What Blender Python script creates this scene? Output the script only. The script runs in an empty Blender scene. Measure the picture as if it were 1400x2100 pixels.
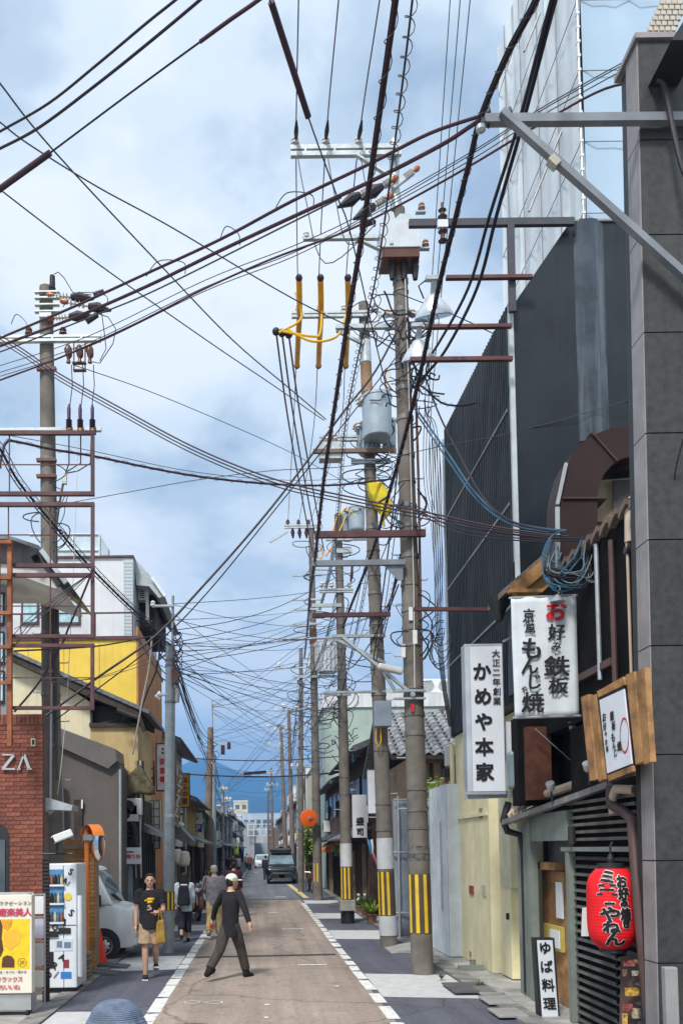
import bpy, bmesh, math, random
from mathutils import Vector, Matrix
R = math.radians
random.seed(7)
SC = bpy.context.scene
COL = SC.collection
F, PX0, PY0 = 1800.0, 535.0, 1742.0
TH, RO = R(2.6), R(0.75)
CAM = Vector((0, 0, 2.1))
_r0, _u0, _f0 = Vector((1, 0, 0)), Vector((0, -math.sin(TH), math.cos(TH))), Vector((0, math.cos(TH), math.sin(TH)))
CR = _r0 * math.cos(RO) - _u0 * math.sin(RO)
CU = _r0 * math.sin(RO) + _u0 * math.cos(RO)
CF = _f0
_yv = Vector((0, 1, 0))
CX = PX0 - F * _yv.dot(CR) / _yv.dot(CF)
CY = PY0 + F * _yv.dot(CU) / _yv.dot(CF)
cam = bpy.data.cameras.new('camera')
cam.sensor_fit = 'VERTICAL'; cam.sensor_height = 36; cam.sensor_width = 24
cam.lens = 36 * F / 2100
cam.shift_x = (700 - CX) / 2100; cam.shift_y = (CY - 1050) / 2100
cam.clip_start = 0.05; cam.clip_end = 12000
camo = bpy.data.objects.new('camera', cam); COL.objects.link(camo)
camo.matrix_world = Matrix(((CR.x, CU.x, -CF.x, CAM.x), (CR.y, CU.y, -CF.y, CAM.y), (CR.z, CU.z, -CF.z, CAM.z), (0, 0, 0, 1)))
SC.camera = camo
def ray(px, py): return CR * ((px - CX) / F) + CU * ((CY - py) / F) + CF
def P(px, py, d): v = ray(px, py); return CAM + v * (d / v.y)
def PZ(px, py, z): v = ray(px, py); return CAM + v * ((z - CAM.z) / v.z)
def PX(px, py, x): v = ray(px, py); return CAM + v * ((x - CAM.x) / v.x)
def G(px, py, z=0.0): return PZ(px, py, z)
def toPix(p):
 v = Vector(p) - CAM; k = v.dot(CF)
 return CX + F * v.dot(CR) / k, CY - F * v.dot(CU) / k
SUN_EL, SUN_AZ = R(52), R(205)
w = bpy.data.worlds.new('World'); SC.world = w; w.use_nodes = True
nt = w.node_tree; N = nt.nodes; L = nt.links; N.clear()
def nn(t, **k):
 n = N.new(t)
 for a, b in k.items(): setattr(n, a, b)
 return n
def mth(op, a=None, b=None):
 n = nn('ShaderNodeMath', operation=op)
 for i, v in enumerate((a, b)):
  if v is None: continue
  if isinstance(v, (int, float)): n.inputs[i].default_value = v
  else: L.new(v, n.inputs[i])
 return n.outputs[0]
def ramp(fac, stops, interp='EASE'):
 n = nn('ShaderNodeValToRGB'); n.color_ramp.interpolation = interp
 e = n.color_ramp.elements
 while len(e) < len(stops): e.new(0.5)
 for i, (p, c) in enumerate(stops): e[i].position = p; e[i].color = (*c, 1) if len(c) == 3 else c
 L.new(fac, n.inputs[0]); return n.outputs[0]
def mixc(f, a, b):
 n = nn('ShaderNodeMix', data_type='RGBA')
 if isinstance(f, (int, float)): n.inputs[0].default_value = f
 else: L.new(f, n.inputs[0])
 for i, v in ((6, a), (7, b)):
  if isinstance(v, tuple): n.inputs[i].default_value = (*v, 1)
  else: L.new(v, n.inputs[i])
 return n.outputs[2]
sky = nn('ShaderNodeTexSky', sky_type='NISHITA', sun_disc=False, sun_elevation=SUN_EL, sun_rotation=SUN_AZ, air_density=1.0, dust_density=0.6, ozone_density=1.2)
tc = nn('ShaderNodeTexCoord')
sep = nn('ShaderNodeSeparateXYZ'); L.new(tc.outputs['Generated'], sep.inputs[0])
zc = mth('MAXIMUM', sep.outputs[2], 0.0)
den = mth('ADD', zc, 0.22)
cmb = nn('ShaderNodeCombineXYZ')
L.new(mth('DIVIDE', sep.outputs[0], den), cmb.inputs[0]); L.new(mth('DIVIDE', sep.outputs[1], den), cmb.inputs[1])
def noise(vec, scale, detail, rough, dist=0.0, off=(0, 0, 0)):
 m = nn('ShaderNodeMapping'); m.inputs['Location'].default_value = off; L.new(vec, m.inputs[0])
 n = nn('ShaderNodeTexNoise'); n.inputs['Scale'].default_value = scale; n.inputs['Detail'].default_value = detail
 n.inputs['Roughness'].default_value = rough; n.inputs['Distortion'].default_value = dist
 L.new(m.outputs[0], n.inputs['Vector']); return n.outputs[0]
cover = noise(cmb.outputs[0], 1.1, 7, 0.52, 0.3, (3.1, 0.4, 0))
cover_mask = ramp(cover, [(0.37, (0.6, 0.6, 0.6)), (0.49, (1, 1, 1))])
hi = ramp(sep.outputs[2], [(0.16, (0, 0, 0)), (0.42, (1, 1, 1))])
cmask = mth('MAXIMUM', cover_mask, hi)
shade = noise(cmb.outputs[0], 1.6, 8, 0.54, 0.2, (1.7, 5.2, 0))
ccol = ramp(shade, [(0.36, (2.5, 3.2, 4.1)), (0.42, (3.6, 4.35, 5.1)), (0.48, (5.0, 5.6, 6.1)), (0.55, (6.0, 6.3, 6.55))])
ccol = mixc(ramp(sep.outputs[2], [(0.03, (0.95, 0.95, 0.95)), (0.36, (0, 0, 0))]), ccol, (5.4, 6.1, 6.8))
full = mixc(cmask, sky.outputs[0], ccol)
bg = nn('ShaderNodeBackground'); bg.inputs[1].default_value = 0.1; L.new(full, bg.inputs[0])
out = nn('ShaderNodeOutputWorld'); L.new(bg.outputs[0], out.inputs[0])
sun = bpy.data.lights.new('sun', 'SUN'); sun.energy = 2.2; sun.angle = R(10); sun.color = (1, 0.96, 0.9)
suno = bpy.data.objects.new('sun', sun); COL.objects.link(suno)
sd = Vector((math.sin(SUN_AZ) * math.cos(SUN_EL), math.cos(SUN_AZ) * math.cos(SUN_EL), math.sin(SUN_EL)))
suno.rotation_euler = sd.to_track_quat('Z', 'Y').to_euler(); suno.location = (0, -5, 30)
vs = SC.view_settings; vs.view_transform = 'Standard'; vs.look = 'None'; vs.gamma = 1; vs.use_curve_mapping = False
vs.exposure = 0.85
SC.render.engine = 'CYCLES'
SC.cycles.max_bounces = 5; SC.cycles.diffuse_bounces = 2; SC.cycles.glossy_bounces = 2; SC.cycles.volume_bounces = 0; SC.cycles.transparent_max_bounces = 8
SC.cycles.use_denoising = True
MATS = {}
def mat(name, rgb, rough=0.7, metal=0.0, var=0.12, scale=3.0, bump=0.0, bscale=40.0, spec=0.4, rnd=0.0, streak=0.0, streak_col=(0.03, 0.03, 0.03), dirt=0.0, dirt_col=(0.05, 0.045, 0.04), emit=0.0, alpha=1.0, trans=0.0):
 if name in MATS: return MATS[name]
 m = bpy.data.materials.new(name); m.use_nodes = True
 t = m.node_tree; n = t.nodes; l = t.links; n.clear()
 o = n.new('ShaderNodeOutputMaterial'); b = n.new('ShaderNodeBsdfPrincipled'); l.new(b.outputs[0], o.inputs[0])
 b.inputs['Roughness'].default_value = rough; b.inputs['Metallic'].default_value = metal
 b.inputs['Specular IOR Level'].default_value = spec
 c = n.new('ShaderNodeTexCoord')
 def mix(fac, a, bb, bt='MIX'):
  x = n.new('ShaderNodeMix'); x.data_type = 'RGBA'; x.blend_type = bt
  if isinstance(fac, (int, float)): x.inputs[0].default_value = fac
  else: l.new(fac, x.inputs[0])
  for i, v in ((6, a), (7, bb)):
   if isinstance(v, tuple): x.inputs[i].default_value = (*v, 1)
   else: l.new(v, x.inputs[i])
  return x.outputs[2]
 def nz(sc, det=5, ro=0.6, stretch=None):
  x = n.new('ShaderNodeTexNoise'); x.inputs['Scale'].default_value = sc; x.inputs['Detail'].default_value = det; x.inputs['Roughness'].default_value = ro
  if stretch:
   mp = n.new('ShaderNodeMapping'); mp.inputs['Scale'].default_value = stretch; l.new(c.outputs['Object'], mp.inputs[0]); l.new(mp.outputs[0], x.inputs['Vector'])
  else: l.new(c.outputs['Object'], x.inputs['Vector'])
  return x.outputs[0]
 def rng(v, a, bb):
  x = n.new('ShaderNodeMapRange'); x.inputs[1].default_value = a; x.inputs[2].default_value = bb; l.new(v, x.inputs[0]); return x.outputs[0]
 col = tuple(rgb)
 if var > 0:
  lo = tuple(max(0, v * (1 - var * 1.6)) for v in rgb); hi_ = tuple(min(1, v * (1 + var)) for v in rgb)
  col = mix(rng(nz(scale), 0.3, 0.7), lo, hi_)
 if rnd > 0:
  oi = n.new('ShaderNodeObjectInfo'); hs = n.new('ShaderNodeHueSaturation')
  mr = n.new('ShaderNodeMapRange'); mr.inputs[3].default_value = 1 - rnd; mr.inputs[4].default_value = 1 + rnd * 0.7
  l.new(oi.outputs['Random'], mr.inputs[0]); l.new(mr.outputs[0], hs.inputs['Value'])
  if isinstance(col, tuple): hs.inputs['Color'].default_value = (*col, 1)
  else: l.new(col, hs.inputs['Color'])
  col = hs.outputs[0]
 if streak > 0:
  s = rng(nz(1.0, 4, 0.65, (9, 9, 0.35)), 0.5, 0.78)
  mu = n.new('ShaderNodeMath'); mu.operation = 'MULTIPLY'; mu.inputs[1].default_value = streak; l.new(s, mu.inputs[0])
  col = mix(mu.outputs[0], col, streak_col)
 if dirt > 0:
  s = rng(nz(1.7, 8, 0.7), 0.5, 0.72)
  mu = n.new('ShaderNodeMath'); mu.operation = 'MULTIPLY'; mu.inputs[1].default_value = dirt; l.new(s, mu.inputs[0])
  col = mix(mu.outputs[0], col, dirt_col)
 if isinstance(col, tuple): b.inputs['Base Color'].default_value = (*col, 1)
 else: l.new(col, b.inputs['Base Color'])
 if bump > 0:
  bp = n.new('ShaderNodeBump'); bp.inputs['Strength'].default_value = bump; bp.inputs['Distance'].default_value = 0.02
  l.new(nz(bscale, 6, 0.65), bp.inputs['Height']); l.new(bp.outputs[0], b.inputs['Normal'])
 if emit > 0:
  b.inputs['Emission Color'].default_value = (*rgb, 1); b.inputs['Emission Strength'].default_value = emit
 if trans > 0: b.inputs['Transmission Weight'].default_value = trans
 if alpha < 1: b.inputs['Alpha'].default_value = alpha
 MATS[name] = m; return m
OFF = {}
class MB:
 def __init__(s): s.v = []; s.f = []; s.m = []
 def add(s, vs, fs, mi=0):
  o = len(s.v); s.v += [Vector(v) for v in vs]; s.f += [tuple(i + o for i in f) for f in fs]; s.m += [mi] * len(fs); return s
 def box(s, lo, hi, mi=0):
  x0, y0, z0 = lo; x1, y1, z1 = hi
  x0, x1 = min(x0, x1), max(x0, x1); y0, y1 = min(y0, y1), max(y0, y1); z0, z1 = min(z0, z1), max(z0, z1)
  return s.add([(x0, y0, z0), (x1, y0, z0), (x1, y1, z0), (x0, y1, z0), (x0, y0, z1), (x1, y0, z1), (x1, y1, z1), (x0, y1, z1)],
      [(0, 3, 2, 1), (4, 5, 6, 7), (0, 1, 5, 4), (1, 2, 6, 5), (2, 3, 7, 6), (3, 0, 4, 7)], mi)
 def cbox(s, c, d, rz=0.0, mi=0, rot=None):
  M = rot if rot else Matrix.Rotation(rz, 3, 'Z'); c = Vector(c); h = Vector(d) / 2
  pts = [c + M @ Vector((a * h.x, b * h.y, e * h.z)) for e in (-1, 1) for a, b in ((-1, -1), (1, -1), (1, 1), (-1, 1))]
  return s.add(pts, [(0, 3, 2, 1), (4, 5, 6, 7), (0, 1, 5, 4), (1, 2, 6, 5), (2, 3, 7, 6), (3, 0, 4, 7)], mi)
 def hexa(s, a, b, mi=0):
  return s.add(list(a) + list(b), [(3, 2, 1, 0), (4, 5, 6, 7), (0, 1, 5, 4), (1, 2, 6, 5), (2, 3, 7, 6), (3, 0, 4, 7)], mi)
 def prism(s, poly, d, mi=0):
  n = len(poly); d = Vector(d); a = [Vector(p) for p in poly]
  fs = [tuple(reversed(range(n))), tuple(range(n, 2 * n))] + [(i, (i + 1) % n, (i + 1) % n + n, i + n) for i in range(n)]
  return s.add(a + [p + d for p in a], fs, mi)
 def bar(s, a, b, w, h=None, up=(0, 0, 1), mi=0):
  a, b = Vector(a), Vector(b); h = h or w; t = (b - a).normalized(); u = Vector(up)
  if abs(t.dot(u)) > 0.98: u = Vector((0, 1, 0))
  r = t.cross(u).normalized(); u = r.cross(t)
  q = [(-w / 2, -h / 2), (w / 2, -h / 2), (w / 2, h / 2), (-w / 2, h / 2)]
  return s.hexa([a + r * x + u * y for x, y in q], [b + r * x + u * y for x, y in q], mi)
 def tube(s, pts, r, n=8, mi=0, cap=True, sx=1.0):
  pts = [Vector(p) for p in pts]; k = len(pts)
  rs = r if isinstance(r, (list, tuple)) else [r] * k
  o = len(s.v); u = None
  for i, p in enumerate(pts):
   t = (pts[min(i + 1, k - 1)] - pts[max(i - 1, 0)])
   t = t.normalized() if t.length > 1e-9 else Vector((0, 0, 1))
   if u is None:
    u = Vector((0, 0, 1)) if abs(t.z) < 0.9 else Vector((0, 1, 0))
   u = (u - t * u.dot(t)); u = u.normalized() if u.length > 1e-6 else t.orthogonal().normalized()
   v = t.cross(u)
   for j in range(n):
    a = 2 * math.pi * j / n
    s.v.append(p + (v * (math.cos(a) * sx) + u * math.sin(a)) * rs[i])
  for i in range(k - 1):
   for j in range(n):
    a = o + i * n + j; b = o + i * n + (j + 1) % n
    s.f.append((a, b, b + n, a + n)); s.m.append(mi)
  if cap:
   s.f.append(tuple(o + j for j in reversed(range(n)))); s.m.append(mi)
   s.f.append(tuple(o + (k - 1) * n + j for j in range(n))); s.m.append(mi)
  return s
 def lathe(s, c, prof, n=16, axis=(0, 0, 1), mi=0):
  a = Vector(axis).normalized(); u = a.orthogonal().normalized(); v = a.cross(u); c = Vector(c)
  o = len(s.v)
  for r, h in prof:
   for j in range(n):
    an = 2 * math.pi * j / n; s.v.append(c + a * h + (u * math.cos(an) + v * math.sin(an)) * max(r, 1e-4))
  for i in range(len(prof) - 1):
   for j in range(n):
    p = o + i * n + j; q = o + i * n + (j + 1) % n
    s.f.append((p, q, q + n, p + n)); s.m.append(mi)
  s.f.append(tuple(o + j for j in reversed(range(n)))); s.m.append(mi)
  s.f.append(tuple(o + (len(prof) - 1) * n + j for j in range(n))); s.m.append(mi)
  return s
 def sphere(s, c, r, seg=14, ring=9, mi=0, rot=None):
  c = Vector(c); r = Vector(r) if not isinstance(r, (int, float)) else Vector((r, r, r)); o = len(s.v)
  for i in range(ring + 1):
   ph = math.pi * i / ring
   for j in range(seg):
    th = 2 * math.pi * j / seg
    q = Vector((math.sin(ph) * math.cos(th) * r.x, math.sin(ph) * math.sin(th) * r.y, math.cos(ph) * r.z))
    s.v.append(c + (rot @ q if rot else q))
  for i in range(ring):
   for j in range(seg):
    a = o + i * seg + j; b = o + i * seg + (j + 1) % seg
    s.f.append((a, a + seg, b + seg, b)); s.m.append(mi)
  return s
 def build(s, name, m, parent=None, smooth=False, world=True, loc=None, bevel=0.0):
  off = Vector((0, 0, 0))
  if parent is not None:
   if world: off = OFF.get(parent, Vector((0, 0, 0)))
  elif loc is not None: off = Vector(loc)
  me = bpy.data.meshes.new(name); me.from_pydata([v - off for v in s.v], [], s.f)
  ms = m if isinstance(m, (list, tuple)) else [m]
  for x in ms: me.materials.append(x)
  if len(ms) > 1: me.polygons.foreach_set('material_index', s.m)
  if smooth:
   me.polygons.foreach_set('use_smooth', [True] * len(me.polygons))
   try: me.set_sharp_from_angle(angle=R(40))
   except Exception: pass
  me.update()
  o = bpy.data.objects.new(name, me); COL.objects.link(o)
  if bevel > 0:
   b = o.modifiers.new('bevel', 'BEVEL'); b.width = bevel; b.segments = 2; b.limit_method = 'ANGLE'; b.angle_limit = R(40)
  if parent is not None:
   o.parent = parent; OFF[o] = OFF.get(parent, Vector((0, 0, 0)))
  else:
   o.location = off; OFF[o] = off
  return o
def tag(o, label, cat, group=None, kind=None):
 if label: o['label'] = label
 if cat: o['category'] = cat
 if group: o['group'] = group
 if kind: o['kind'] = kind
 return o
def thing(name, label, cat, loc=(0, 0, 0), rz=0.0, group=None):
 o = bpy.data.objects.new(name, None); COL.objects.link(o); o.empty_display_size = 0.2
 o.location = loc; o.rotation_euler = (0, 0, rz); OFF[o] = Vector(loc)
 return tag(o, label, cat, group)
def struct(o): o['kind'] = 'structure'; return o
def copy_tree(o, parent=None, depth=0):
 c = o.copy(); COL.objects.link(c)
 if parent is not None: c.parent = parent
 for ch in list(o.children): copy_tree(ch, c)
 return c
def share(o, name, parent, loc):
 c = bpy.data.objects.new(name, o.data); COL.objects.link(c); c.parent = parent; c.location = loc; return c
def text_geo(ch, size=1.0, bold=0.0, align='CENTER', ext=0.0, res=2):
 cu = bpy.data.curves.new('t', 'FONT'); cu.body = ch; cu.size = size; cu.align_x = align; cu.align_y = 'CENTER'
 cu.offset = bold; cu.extrude = ext; cu.resolution_u = res
 ob = bpy.data.objects.new('t', cu); COL.objects.link(ob)
 dg = bpy.context.evaluated_depsgraph_get(); me = bpy.data.meshes.new_from_object(ob.evaluated_get(dg))
 vs = [v.co.copy() for v in me.vertices]; fs = [tuple(p.vertices) for p in me.polygons]
 bpy.data.meshes.remove(me); bpy.data.objects.remove(ob); bpy.data.curves.remove(cu)
 return vs, fs
def letters(mb, items, org, rv, uv, lift=0.004, mi=0, bold=0.0):
 """items: (text, u, v, size[, sx, shear]) in metres on the plane org + rv*u + uv*v"""
 rv, uv, org = Vector(rv).normalized(), Vector(uv).normalized(), Vector(org); nv = rv.cross(uv).normalized()
 for it in items:
  ch, u, v, sz = it[:4]; sx = it[4] if len(it) > 4 else 1.0; sh = it[5] if len(it) > 5 else 0.0
  vs, fs = text_geo(ch, sz)
  if not vs: continue
  x0, x1 = min(p.x for p in vs), max(p.x for p in vs); y0, y1 = min(p.y for p in vs), max(p.y for p in vs)
  cx, cy = (x0 + x1) / 2, (y0 + y1) / 2
  b = bold * sz
  for k, (bx, by) in enumerate([(0, 0)] if not b else [(0, 0), (b, b), (-b, b), (b, -b), (-b, -b)]):
   mb.add([org + rv * (u + bx + (p.x - cx) * sx + (p.y - cy) * sh) + uv * (v + by + p.y - cy) + nv * (lift + k * 0.0004) for p in vs], fs, mi)
 return mb
def spline(pts, n=6):
 out = []; k = len(pts)
 if k == 2: return [pts[0].lerp(pts[1], i / (n * 2)) for i in range(n * 2 + 1)]
 for i in range(k - 1):
  p0, p1, p2, p3 = pts[max(0, i - 1)], pts[i], pts[i + 1], pts[min(k - 1, i + 2)]
  for j in range(n):
   t = j / n
   out.append(.5 * ((2 * p1) + (p2 - p0) * t + (2 * p0 - 5 * p1 + 4 * p2 - p3) * t * t + (3 * p1 - p0 - 3 * p2 + p3) * t ** 3))
 out.append(pts[-1]); return out
# ================================================================== the ground
m_ground = mat('ground', (0.22, 0.21, 0.19), 0.9, var=0.3, scale=0.3)
def asphalt(name, lo, hi, fleck, bump=0.6):
 m = mat(name, lo, 0.85, var=0)
 t = m.node_tree; n = t.nodes; l = t.links; b = n['Principled BSDF']
 c = n.new('ShaderNodeTexCoord')
 def nz(s, d=6, r=0.65, st=None):
  x = n.new('ShaderNodeTexNoise'); x.inputs['Scale'].default_value = s; x.inputs['Detail'].default_value = d; x.inputs['Roughness'].default_value = r
  if st:
   mp = n.new('ShaderNodeMapping'); mp.inputs['Scale'].default_value = st; l.new(c.outputs['Object'], mp.inputs[0]); l.new(mp.outputs[0], x.inputs['Vector'])
  else: l.new(c.outputs['Object'], x.inputs['Vector'])
  return x.outputs[0]
 def rp(v, stops):
  x = n.new('ShaderNodeValToRGB'); e = x.color_ramp.elements
  while len(e) < len(stops): e.new(0.5)
  for i, (p, cc) in enumerate(stops): e[i].position = p; e[i].color = (*cc, 1)
  l.new(v, x.inputs[0]); return x.outputs[0]
 def mx(f, a, bb, bt='MIX'):
  x = n.new('ShaderNodeMix'); x.data_type = 'RGBA'; x.blend_type = bt
  if isinstance(f, float): x.inputs[0].default_value = f
  else: l.new(f, x.inputs[0])
  for i, v in ((6, a), (7, bb)):
   if isinstance(v, tuple): x.inputs[i].default_value = (*v, 1)
   else: l.new(v, x.inputs[i])
  return x.outputs[2]
 base = rp(nz(0.55, 6, 0.6, (1, 0.45, 1)), [(0.32, lo), (0.68, hi)])
 grain = rp(nz(95, 3, 0.7), [(0.33, (0.55, 0.55, 0.55)), (0.5, (1, 1, 1)), (0.72, (1.35, 1.35, 1.35))])
 col = mx(0.8, base, grain, 'MULTIPLY')
 mid = rp(nz(16, 5, 0.75), [(0.3, (0.72, 0.72, 0.72)), (0.5, (1, 1, 1)), (0.72, (1.22, 1.22, 1.22))]); col = mx(0.9, col, mid, 'MULTIPLY')
 trk = rp(nz(1.2, 5, 0.6, (2.6, 0.06, 1)), [(0.35, (0.78, 0.78, 0.8)), (0.6, (1.08, 1.08, 1.08))]); col = mx(0.9, col, trk, 'MULTIPLY')
 oil = rp(nz(3.1, 3, 0.5), [(0.66, (0, 0, 0)), (0.74, (1, 1, 1))]); col = mx(oil, col, mx(0.5, col, (0.035, 0.033, 0.032)))
 patch = rp(nz(2.3, 7, 0.7), [(0.55, (0, 0, 0)), (0.68, (1, 1, 1))])
 col = mx(patch, col, mx(0.35, col, (0.03, 0.03, 0.032)))
 fl = rp(nz(260, 1, 0.5), [(0.70, (0, 0, 0)), (0.74, (1, 1, 1))])
 col = mx(fl, col, fleck)
 cr = n.new('ShaderNodeTexVoronoi'); cr.feature = 'DISTANCE_TO_EDGE'; cr.inputs['Scale'].default_value = 0.42
 wv = n.new('ShaderNodeMix'); wv.data_type = 'VECTOR'; wv.inputs[0].default_value = 0.25
 nc = n.new('ShaderNodeTexNoise'); nc.inputs['Scale'].default_value = 1.5; nc.inputs['Detail'].default_value = 6; l.new(c.outputs['Object'], nc.inputs['Vector'])
 l.new(c.outputs['Object'], wv.inputs[4]); l.new(nc.outputs[1], wv.inputs[5]); l.new(wv.outputs[1], cr.inputs['Vector'])
 crk = rp(cr.outputs[0], [(0.002, (1, 1, 1)), (0.007, (0, 0, 0))])
 col = mx(crk, col, mx(0.45, col, (0.02, 0.02, 0.02)))
 l.new(col, b.inputs['Base Color'])
 bp = n.new('ShaderNodeBump'); bp.inputs['Strength'].default_value = bump; bp.inputs['Distance'].default_value = 0.006
 l.new(nz(140, 4, 0.7), bp.inputs['Height']); l.new(bp.outputs[0], b.inputs['Normal'])
 return m
m_brown = asphalt('brown_asphalt', (0.265, 0.21, 0.172), (0.41, 0.335, 0.28), (0.5, 0.47, 0.42))
m_grey = asphalt('grey_asphalt', (0.12, 0.125, 0.145), (0.19, 0.195, 0.215), (0.3, 0.3, 0.31))
m_side = asphalt('side_asphalt', (0.075, 0.08, 0.105), (0.125, 0.13, 0.16), (0.25, 0.25, 0.27))
m_conc = mat('concrete', (0.36, 0.35, 0.33), 0.9, var=0.25, scale=2, bump=0.3, dirt=0.5)
m_gutter = mat('gutter_concrete', (0.25, 0.245, 0.235), 0.9, var=0.3, scale=3, bump=0.4, dirt=0.6)
def worn_paint(name, rgb, under, amount=0.5):
 m = mat(name, rgb, 0.7, var=0.1, scale=6)
 t = m.node_tree; n = t.nodes; l = t.links; b = n['Principled BSDF']; src = b.inputs['Base Color'].links[0].from_socket
 c = n.new('ShaderNodeTexCoord'); x = n.new('ShaderNodeTexNoise'); x.inputs['Scale'].default_value = 7; x.inputs['Detail'].default_value = 9; x.inputs['Roughness'].default_value = 0.75
 l.new(c.outputs['Object'], x.inputs['Vector'])
 r = n.new('ShaderNodeValToRGB'); r.color_ramp.elements[0].position = amount; r.color_ramp.elements[1].position = amount + 0.06; l.new(x.outputs[0], r.inputs[0])
 mxn = n.new('ShaderNodeMix'); mxn.data_type = 'RGBA'; l.new(r.outputs[0], mxn.inputs[0]); l.new(src, mxn.inputs[6]); mxn.inputs[7].default_value = (*under, 1)
 l.new(mxn.outputs[2], b.inputs['Base Color']); return m
m_line = worn_paint('worn_white_line', (0.72, 0.72, 0.7), (0.3, 0.26, 0.22), 0.56)
m_bar = worn_paint('pale_block_paint', (0.52, 0.53, 0.53), (0.3, 0.3, 0.31), 0.62)
m_yline = worn_paint('worn_yellow_line', (0.62, 0.5, 0.22), (0.2, 0.19, 0.18), 0.6)
def sheet(name, x0, x1, y0, y1, z, m, ny=1):
 b = MB()
 for i in range(ny):
  a, c = y0 + (y1 - y0) * i / ny, y0 + (y1 - y0) * (i + 1) / ny
  b.add([(x0, a, z), (x1, a, z), (x1, c, z), (x0, c, z)], [(0, 1, 2, 3)])
 return struct(b.build(name, m))
sheet('ground', -4500, 4500, -60, 4500, -0.004, m_ground)
XL, XR = -1.42, 1.60
KL, KR = -2.72, 3.05
YB = 36.6
sheet('carriageway', XL, XR, -6, YB, 0.004, m_brown)
sheet('carriageway', XL, XR, YB, 260, 0.004, m_grey)
sheet('side_strip', KL, XL, -6, 260, 0.003, m_side)
sheet('side_strip', XR, KR, -6, 260, 0.003, m_side)
def kerb_blocks(name, x0, x1, z, y0, y1, step, m):
 root = MB().add([((x0 + x1) / 2 - .01, y0, -0.003), ((x0 + x1) / 2 + .01, y0, -0.003), ((x0 + x1) / 2 + .01, y1, -0.003), ((x0 + x1) / 2 - .01, y1, -0.003)], [(0, 1, 2, 3)]).build(name, m)
 struct(root); first = None; k = 0; y = y0
 while y < y1:
  if first is None:
   first = MB().box((x0, 0, -0.05), (x1, step - 0.012, z)).build('kerb_block', m, root, bevel=0.008); first.location = (0, y, 0)
  else: share(first, 'kerb_block', root, (0, y, random.uniform(-.003, .003)))
  y += step; k += 1
kerb_blocks('kerb', KL - 0.26, KL, 0.03, 4, 40, 0.6, m_gutter)
kerb_blocks('kerb', KR, KR + 0.3, 0.035, 4, 60, 0.6, m_gutter)
sheet('kerb_top', KL - 14, KL - 0.26, -4, 60, 0.012, m_conc)
sheet('kerb_top', KR + 0.3, KR + 12, -4, 60, 0.012, m_conc)
def line_run(name, x, wd, y0, y1, m, on=(0.5, 1.1), gap=(0.03, 0.12)):
 b = MB(); y = y0
 while y < y1:
  n_ = random.uniform(*on); j = random.uniform(-.012, .012); k = random.uniform(-.01, .01)
  b.add([(x - wd / 2 + j, y, .009), (x + wd / 2 + k, y, .009), (x + wd / 2 - j, y + n_, .009), (x - wd / 2 - k, y + n_, .009)], [(0, 1, 2, 3)])
  y += n_ + random.uniform(*gap)
 return struct(b.build(name, m))
line_run('edge_line', XL, 0.17, 5, 26, m_line)
line_run('edge_line', XR, 0.16, 5, 34, m_line, gap=(0.1, 0.35))
line_run('edge_line', XL, 0.13, 36, 120, m_line, on=(1, 2), gap=(.5, 2))
def block(x0, x1, y0, y1, sk=0.0):
 return struct(MB().add([(x0, y0 + sk, .008), (x1, y0, .008), (x1, y1, .008), (x0, y1 + sk, .008)], [(0, 1, 2, 3)]).build('painted_block', m_bar))
for y0, y1 in ((12.2, 14.5), (20.2, 22.4), (26.2, 28.4), (33.5, 35.6)): block(XR + .09, KR - .02, y0, y1, 0.25)
for y0, y1 in ((15.6, 17.6), (23.0, 24.8), (29.5, 31.0)): block(KL + .02, XL - .1, y0, y1, -0.2)
block(KL + 0.02, KL + .62, 9.2, 11.6)
m_tar = mat('tar', (0.05, 0.05, 0.055), 0.8, var=0.3, scale=8)
struct(MB().add([(XL + .1, 17.2, .008), (XR - .15, 17.35, .008), (XR - .15, 17.6, .008), (XL + .1, 17.42, .008)], [(0, 1, 2, 3)]).build('joint_strip', m_tar))
struct(MB().add([(XL + .05, 36.4, .0085), (XR, 36.4, .0085), (XR, 36.75, .0085), (XL + .05, 36.75, .0085)], [(0, 1, 2, 3)]).build('joint_strip', m_tar))
def marks(name, polys, z=.012, m=None):
 b = MB()
 for q in polys: b.add([(x, y, z) for x, y in q], [tuple(range(len(q)))])
 return struct(b.build(name, m or m_line))
def ring(cx, cy, rx, ry, t, n=18):
 out = []
 for i in range(n):
  a, b_ = 2 * math.pi * i / n, 2 * math.pi * (i + 1) / n
  out.append([(cx + math.cos(a) * rx, cy + math.sin(a) * ry), (cx + math.cos(b_) * rx, cy + math.sin(b_) * ry), (cx + math.cos(b_) * (rx - t), cy + math.sin(b_) * (ry - t)), (cx + math.cos(a) * (rx - t), cy + math.sin(a) * (ry - t))])
 return out
g1, g2 = G(395, 2057), G(440, 2057)
marks('survey_mark', ring(g1.x, g1.y, .12, .12, .02) + ring(g2.x, g2.y, .12, .12, .02) + [[(g1.x + .1, g1.y - .02), (g2.x - .1, g2.y - .02), (g2.x - .1, g2.y + .02), (g1.x + .1, g1.y + .02)]])
mk = []
for px, py, wd in ((600, 1906, 45), (640, 1980, 60), (560, 1872, 20), (530, 1858, 18), (650, 1850, 16), (575, 1840, 22), (480, 1862, 16), (548, 2062, 10), (546, 2088, 8), (690, 2024, 9), (505, 1790, 12), (525, 1790, 10)):
 a, b_ = G(px - wd / 2, py), G(px + wd / 2, py); h = .05 * a.y / 14
 mk.append([(a.x, a.y - h), (b_.x, a.y - h), (b_.x, a.y + h), (a.x, a.y + h)])
marks('chalk_mark', mk)
q = [G(588, 1814), G(597, 1814), G(634, 1842), G(622, 1842)]
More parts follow.
